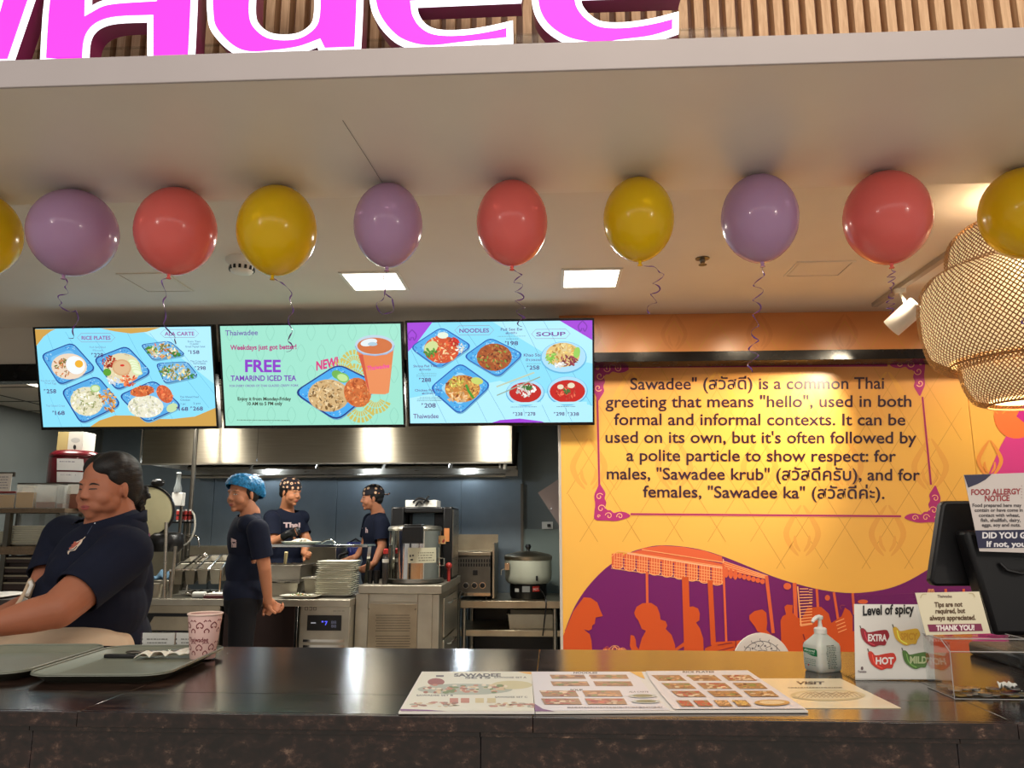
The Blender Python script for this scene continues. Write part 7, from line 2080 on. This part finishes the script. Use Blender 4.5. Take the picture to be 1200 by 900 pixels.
def hand(P, wrist, tip, side, curl=.5, s=1.0):
    """palm, four unequal fingers bent about SIDE x direction, thumb leaving the side of the palm"""
    wrist = Vector(wrist); d = (Vector(tip) - wrist).normalized(); sd = Vector(side); sd = (sd - d * sd.dot(d)).normalized(); n = d.cross(sd)
    pc = wrist + d * .045 * s
    P.append(cap_(wrist, wrist + d * .03 * s, .024 * s, .026 * s))
    for k in (-1.2, -.4, .4, 1.2): P.append(cap_(wrist + d * .02 * s + sd * k * .012 * s, wrist + d * .082 * s + sd * k * .0185 * s, .014 * s, .0115 * s))
    for k, L in ((-1.2, .062), (-.4, .074), (.4, .078), (1.2, .068)):
        b_ = wrist + d * .085 * s + sd * k * .0195 * s; a1 = curl; dd = d
        for q, f in enumerate((.45, .32, .26)):
            ang = curl * (q + .6); dd = (d * math.cos(ang) + n * math.sin(ang)); e_ = b_ + dd * L * f * s; P.append(cap_(b_, e_, (.0092 - q * .0008) * s, (.0086 - q * .001) * s)); b_ = e_
    b_ = wrist + d * .025 * s - sd * .024 * s; e_ = b_ + (d * .7 - sd * .6 + n * .35).normalized() * .036 * s; P.append(cap_(b_, e_, .013 * s, .0105 * s)); P.append(cap_(e_, e_ + (d * .85 - sd * .1 + n * .5).normalized() * .03 * s, .0105 * s, .0085 * s))


def decal_ray(p, name, target_me, W, mat, parent, step=.0003):
    """print on a garment, placed along the photograph's rays and lying on the cloth"""
    bvh = BVHTree.FromPolygons([v.co + W for v in target_me.vertices], [tuple(q.vertices) for q in target_me.polygons]); last = [None]

    def mp(x, y, o):
        d = Vector(ray(x, y)).normalized(); h = bvh.ray_cast(Vector((0, 0, CZ)), d)
        if h[0] is None: return last[0] if last[0] is not None else at(x, y, W.y)
        last[0] = h[0] - d * (.0065 + o); return last[0]
    p.build(name, mp, mat, parent, step=step, fine=2.0)


# ---------------------------------------------------------------- the woman at the counter
hc = at(124.5, 571.5, 2.45)
t = thing('person', 'woman with black hair bun, navy polo and cream apron, reaching over the trays', 'person', (hc.x, 2.5, 0))
H = Matrix.Translation(hc) @ Matrix.Rotation(math.radians(-19), 4, 'Z') @ Matrix.Rotation(math.radians(5), 4, 'X') @ Matrix.Scale(.90, 4)
HP = head_parts(1.04, .013)
skin = [('s', H @ p[1], tuple(.90 * v for v in p[2]), (H.to_3x3().normalized() @ (Euler(p[3]).to_matrix() if p[3] else Matrix.Identity(3))).to_euler()) if p[0] == 's' else ('c', H @ p[1], H @ p[2], p[3] * .90, p[4] * .90) for p in HP]
nb = at(135, 617, 2.49)
skin += [cap_(H @ Vector((0, .025, -.05)), nb, .062, .072), cap_(H @ Vector((0, -.01, -.085)), nb + Vector((-.02, -.02, 0)), .052, .07)]
shl, el, wr, ht = at(146, 648, 2.38), at(68, 714, 2.17), at(-26, 737, 2.03), at(-64, 741, 1.97)
shr, elr, wrr, htr = at(78, 630, 2.62), at(46, 706, 2.50), at(-18, 733, 2.27), at(-60, 738, 2.2)
skin += [cap_(shl, el, .072, .054), cap_(el, el.lerp(wr, .35), .052, .047), cap_(el.lerp(wr, .35), wr, .047, .026), cap_(shr, elr, .062, .05), cap_(elr, wrr, .05, .032)]
hand(skin, wr, ht, (.2, -.6, -.6), .35); hand(skin, wrr, htr, (.2, -.6, -.6), .4)
body = blob(skin, .0042, 5)
bd = put('body', body, M('skin_brown', (166, 106, 80), .5, noise=.04, nscale=12, sss=.12, spec=.35), t)
bcopy = body.copy(); bcopy.transform(Matrix.Translation(wpos(t)))
face_marks(t, bcopy, H, gaze=-2.5, closed=1, bk=1.7, lip=(150, 70, 66), tone=.9)
# hair: cap of swept back hair and a knotted bun
def HL(p, r, rot=None, k=.90): return ('s', H @ Vector(p), tuple(k * v for v in r), (H.to_3x3().normalized() @ (Euler(rot).to_matrix() if rot else Matrix.Identity(3))).to_euler())


hp = [HL((0, .034, .046), (.088, .098, .088)), HL((0, .060, .005), (.082, .076, .085)), HL((.030, -.012, .084), (.052, .062, .040), (.5, .3, 0)), HL((-.034, -.006, .084), (.048, .060, .038), (.5, -.3, 0)),
      HL((.060, .0, .045), (.024, .045, .045), (.3, 0, 0)), HL((-.060, .0, .045), (.024, .045, .045), (.3, 0, 0)), HL((0, .10, -.03), (.05, .04, .045))]
put('hair', blob(hp, .005, 5), m_hair, t)
bp_ = [HL((0, .132, -.045), (.040, .032, .048))]
r = random.Random(6)
for i in range(26):
    a = r.uniform(0, 2 * PI); e_ = r.uniform(-1, 1); bp_.append(HL((.036 * math.cos(a), .134 + .026 * r.uniform(-1, 1), -.045 + .044 * math.sin(a)), (.011, .011, .011)))
bun = blob(bp_, .003, 2); rough_up(bun, .004, 90); put('hair_bun', bun, m_hair, t)
# polo shirt
F_ = Vector((-.80, -.60, 0)); Lf = Vector((.60, -.80, 0))
ch, be, hi = at(116, 668, 2.50), at(101, 712, 2.48), at(108, 752, 2.55)
ra = (0, 0, math.radians(-53))
tor = [('s', ch, (.175, .145, .155), ra), ('s', be, (.185, .175, .15), ra), ('s', hi, (.185, .175, .15), ra), cap_(shl, shr, .078, .072), cap_(nb - Vector((0, 0, .03)), ch, .10, .15), ('s', at(88, 675, 2.40), (.09, .08, .08), ra), ('s', at(70, 668, 2.55), (.08, .08, .08), ra),
       cap_(shl, shl.lerp(el, .95), .080, .064), cap_(shr, shr.lerp(elr, .7), .075, .068), ('s', at(144, 690, 2.55), (.075, .09, .17), ra)]
shirt = blob(tor, .0065, 7)
trim(shirt, [(shl.lerp(el, .74), el - shl, .125), (shr.lerp(elr, .62), elr - shr, .13), (nb + Vector((-.005, -.01, .035)), (-.25, -.25, 1), .15)])
so = put('polo_shirt', shirt, m_navy, t, .004)
# collar
cr = []
for i in range(41):
    a = 2 * PI * i / 40; ca, sa = math.cos(a), math.sin(a)
    cr.append(nb + Lf * (.066 * ca) + F_ * (-.062 * sa - .015) + Vector((0, 0, .022 + .024 * sa + (-.03 if sa < -.8 else 0))))
vs = []; fs = []
for i, q in enumerate(cr):
    o_ = (q - nb); o_.z = 0; o_.normalize(); vs += [q, q + o_ * .012 + Vector((0, 0, .006)), q + o_ * .014 - Vector((0, 0, .028))]
    if i and not (28 <= i <= 31): fs += [((i - 1) * 3, i * 3, i * 3 + 1, (i - 1) * 3 + 1), ((i - 1) * 3 + 1, i * 3 + 1, i * 3 + 2, (i - 1) * 3 + 2)]
o = ob('collar', G().add(vs, fs), m_navy, t, smooth=180); s_ = o.modifiers.new('s', 'SOLIDIFY'); s_.thickness = .004
p = Print(); CR, SA = (214, 196, 176), (176, 92, 76)
p.poly(smooth_pts([(74, 646), (78, 640), (84, 636), (86, 631), (89, 634), (94, 631), (97, 632), (95, 637), (91, 641), (88, 645), (82, 646), (80, 650), (76, 650)], 2, True), CR)
p.poly([(80, 641), (86, 637), (87, 633), (90, 636), (95, 633), (91, 638), (86, 642), (81, 644)], SA)
p.line(smooth_pts([(75, 648), (80, 645), (86, 644), (90, 640)], 3), 1, (40, 40, 60)); p.line(smooth_pts([(77, 643), (82, 641), (85, 639)], 3), .8, (40, 40, 60)); p.line([(97, 632), (100, 629)], .9, CR)
decal_ray(p, 'shirt_emblem', so.data, wpos(t), m_label, so)
p = Print(); p.line([(108, 616), (102, 626), (92, 634)], .6, (60, 70, 96)); p.ell(111, 613, 1, 1, (190, 196, 206), 8); p.ell(93, 625.5, .8, .8, (170, 176, 190), 8); p.ell(175, 629, 1.2, 5, (150, 96, 120), 10)
decal_ray(p, 'placket_marks', so.data, wpos(t), m_label, so)
# apron and trousers
m_apron = M('cream_apron', (198, 176, 150), .85, noise=.04, nscale=8, bump=.5, bscale=7, stretch=(1, 1, 3), spec=.2)
ap = blob([('s', at(80, 775, 2.38), (.19, .155, .12), (0, 0, math.radians(-20))), ('s', at(20, 785, 2.33), (.14, .10, .11), None), ('s', at(115, 765, 2.42), (.09, .13, .085), None), cap_(at(60, 790, 2.4), at(62, 960, 2.45), .18, .17)], .0075, 6)
trim(ap, [((hc.x, 2.45, .58), (0, 0, -1), .9)])
put('apron', ap, m_apron, t, .003)
g = G().tube(smooth_pts([tuple(at(37, 686, 2.36)), tuple(at(30, 702, 2.32)), tuple(at(20, 718, 2.28)), tuple(at(6, 736, 2.25))], 4), .032, 10, flat=.35); ob('apron_bib', g, m_apron, t, smooth=180)
g = G().tube([at(35, 681, 2.31), at(37, 686, 2.31), at(32, 697, 2.28)], .006, 8); ob('pen', g, m_white, t)
g = G().box(-.014, .014, -.004, .004, -.02, .02, 0, Matrix.Translation(at(29, 709, 2.24)) @ Matrix.Rotation(.5, 4, 'Y')); ob('badge_clip', g, m_steel, t, bevel=.002)
leg = blob([cap_((hi.x + .06, 2.58, .92), (hi.x + .07, 2.60, .5), .13, .09), cap_((hi.x + .07, 2.60, .5), (hi.x + .07, 2.62, .06), .09, .065), cap_((hi.x - .10, 2.60, .92), (hi.x - .11, 2.62, .5), .13, .09), cap_((hi.x - .11, 2.62, .5), (hi.x - .11, 2.63, .06), .09, .065), ('s', hi - Vector((0, 0, .06)), (.18, .17, .14), ra)], .009, 4)
put('trousers', leg, m_blackcl, t)
for sx in (.07, -.11): ob('shoe', G().sph((hi.x + sx - .02, 2.56, .045), (.05, .12, .045), 18, 0, (0, 0, -.5)), m_black, t, smooth=180)


# ---------------------------------------------------------------- the young cooks
def cook(lab, hcen, yaw, byaw, pit, arms, torso_c, cap, label_print, hs=.95, skinm=None, gaze=0, hips=None, closed=.1, capkind='cap', shoulders=None, gloves=(), bulge=1.0):
    t = thing('person', lab, 'person', (torso_c.x, torso_c.y, 0), 'kitchen crew in navy shirts')
    H = Matrix.Translation(hcen) @ Matrix.Rotation(math.radians(yaw), 4, 'Z') @ Matrix.Rotation(math.radians(pit), 4, 'X') @ Matrix.Scale(hs, 4)
    R3 = H.to_3x3().normalized()
    tr = lambda P: [('s', H @ p[1], tuple(hs * v for v in p[2]), (R3 @ (Euler(p[3]).to_matrix() if p[3] else Matrix.Identity(3))).to_euler()) if p[0] == 's' else ('c', H @ p[1], H @ p[2], p[3] * hs, p[4] * hs) for p in P]
    S = tr(head_parts(.97))
    B = Matrix.Translation(torso_c) @ Matrix.Rotation(math.radians(byaw), 4, 'Z'); ra = (0, 0, math.radians(byaw))
    nb = B @ Vector((0, .01, .205)); S += [cap_(H @ Vector((0, .022, -.05)), nb, .050, .055), cap_(nb, B @ Vector((0, .0, .0)), .06, .09)]
    skm = skinm or m_skin
    gl = []
    for (sh, el, wr, ht, sd, curl, gv) in arms:
        S += [cap_(sh, el, .046, .038), cap_(el, el.lerp(wr, .3), .037, .036), cap_(el.lerp(wr, .3), wr, .036, .025)]
        if gv:
            gp = [cap_(wr.lerp(el, .25), wr, .031, .03)]; hand(gp, wr, ht, sd, curl, 1.08); gl.append(gp)
        hand(S, wr, ht, sd, curl, .97)
    body = blob(S, .0048, 4); bcopy = body.copy(); put('body', body, skm, t)
    face_marks(t, bcopy, H, gaze=gaze, closed=closed)
    for gp in gl: put('glove', blob(gp, .0048, 2), m_glove, t)
    T3 = [('s', B @ Vector((0, 0, .05)), (.165, .115, .17), ra), ('s', B @ Vector((0, 0, -.12)), (.15, .115 * bulge, .17), ra), ('s', B @ Vector((0, 0, -.26)), (.155, .12 * bulge, .13), ra), cap_(B @ Vector((-.13, 0, .135)), B @ Vector((.13, 0, .135)), .060, .060),
          cap_(nb - Vector((0, 0, .04)), B @ Vector((0, 0, .1)), .07, .1)]
    cuts = [(nb + Vector((0, 0, .004)), R3 @ Vector((0, -.25, 1)), .10), (B @ Vector((0, 0, -.36)), (0, 0, -1), .3)]
    for (sh, el, wr, ht, sd, curl, gv) in arms: T3.append(cap_(sh, sh.lerp(el, .85), .063, .058)); cuts.append((sh.lerp(el, .72), el - sh, .10))
    shirt = blob(T3, .0065, 5); trim(shirt, cuts); so = put('t_shirt', shirt, m_navy, t, .003)
    if label_print: decal_ray(label_print, 'shirt_lettering', so.data, wpos(t), m_label, so)
    hz = torso_c.z - .30
    L = [('s', Vector((torso_c.x, torso_c.y, hz - .02)), (.15, .115, .12), ra)]
    for k in (-1, 1):
        a = B @ Vector((k * .085, .0, -.34)); b_ = B @ Vector((k * .095, .0, 0)); L += [cap_(a, (b_.x, b_.y, .5), .085, .062), cap_((b_.x, b_.y, .5), (b_.x, b_.y, .07), .062, .05)]
        ob('shoe', G().sph(B @ Vector((k * .095, -.04, -torso_c.z + .045)), (.045, .125, .045), 16, 0, ra), m_black, t, smooth=180)
    put('trousers', blob(L, .009, 4), m_blackcl, t)
    put('hair', blob(tr([ico((0, .028, .03), (.079, .092, .082)), ico((0, .06, -.015), (.066, .05, .05))]), .005, 3), m_hair, t)
    if capkind == 'cap':
        c = blob(tr([ico((0, .018, .048), (.086, .103, .086))]), .005, 2); trim(c, [(H @ Vector((0, 0, .034)), R3 @ Vector((0, .12, -1)), .3)]); put('printed_cap', c, m_cap, t, .003)
        g = G().tube([H @ Vector((.02, .115, .035)), H @ Vector((.035, .15, .03)), H @ Vector((.03, .17, .045))], .006, 6); ob('cap_tie', g, m_cap, t)
    else:
        c = blob(tr([ico((0, .004, .060), (.098, .108, .070), (-.1, 0, 0)), ico((0, .062, .046), (.098, .088, .072), (-.6, 0, 0)), ico((.02, .105, .005), (.062, .038, .050))]), .0045, 2)
        rough_up(c, .005, 55); rough_up(c, .0025, 150)
        trim(c, [(H @ Vector((0, -.02, .028)), R3 @ Vector((0, -.42, -1)), .3)]); put('hairnet', c, m_net, t, .001)
    return t


LT = (196, 170, 170)
# young man with the blue hairnet, hands clasped behind his back
p = Print(); p.text('Thai', 268, 641, 9, LT, x1=277, bold=.06); p.poly([(268, 632), (271, 630.5), (277, 633), (276.5, 635), (268, 635)], LT)
A1 = (at(302, 621, 4.56), at(310, 665, 4.60), at(314, 703, 4.72), at(324, 713, 4.80), (0, .3, 1), 1.1, False)
A2 = (at(284, 620, 4.92), at(298, 668, 4.98), at(311, 706, 4.86), at(322, 719, 4.80), (0, .3, 1), 1.1, False)
cook('young man in a blue hairnet looking back over his shoulder, hands clasped behind him', at(284, 579, 4.72), -29, -68, 3, [A1, A2], at(289, 641, 4.75), True, p, hs=.98, gaze=1.5, capkind='net')
# cook with donut cap facing right
p = Print(); p.text('Thai', 332, 618, 8, LT, x1=352, bold=.05)
A1 = (at(319, 609, 6.18), at(320, 637, 6.10), at(337, 626, 6.02), at(352, 621, 5.98), (0, -.4, 1), .7, True)
A2 = (at(348, 608, 6.46), at(360, 634, 6.42), at(356, 648, 6.24), at(364, 652, 6.18), (.3, 0, 1), .7, False)
cook('cook in a donut-print cap and black glove working behind the rice plate', at(341, 577, 6.3), 64, 38, 8, [A1, A2], at(335, 626, 6.36), True, p, closed=.5, hs=.93, skinm=M('skin_warm', (190, 128, 92), .5, sss=.12, spec=.35))
# cook with patterned cap facing left
p = Print(); p.text('Th', 424.5, 624, 8, LT, x1=431, bold=.05)
A1 = (at(446, 612, 6.46), at(448, 640, 6.44), at(439, 660, 6.34), at(432, 664, 6.30), (0, 0, 1), .6, False)
A2 = (at(434, 610, 6.76), at(428, 638, 6.72), at(418, 652, 6.62), at(412, 655, 6.58), (0, 0, 1), .6, False)
cook('cook in a black and gold printed cap seen in profile, left of the black machine', at(435.5, 584, 6.6), -70, -62, 2, [A1, A2], at(441, 630, 6.64), True, p, hs=.90, closed=.3)
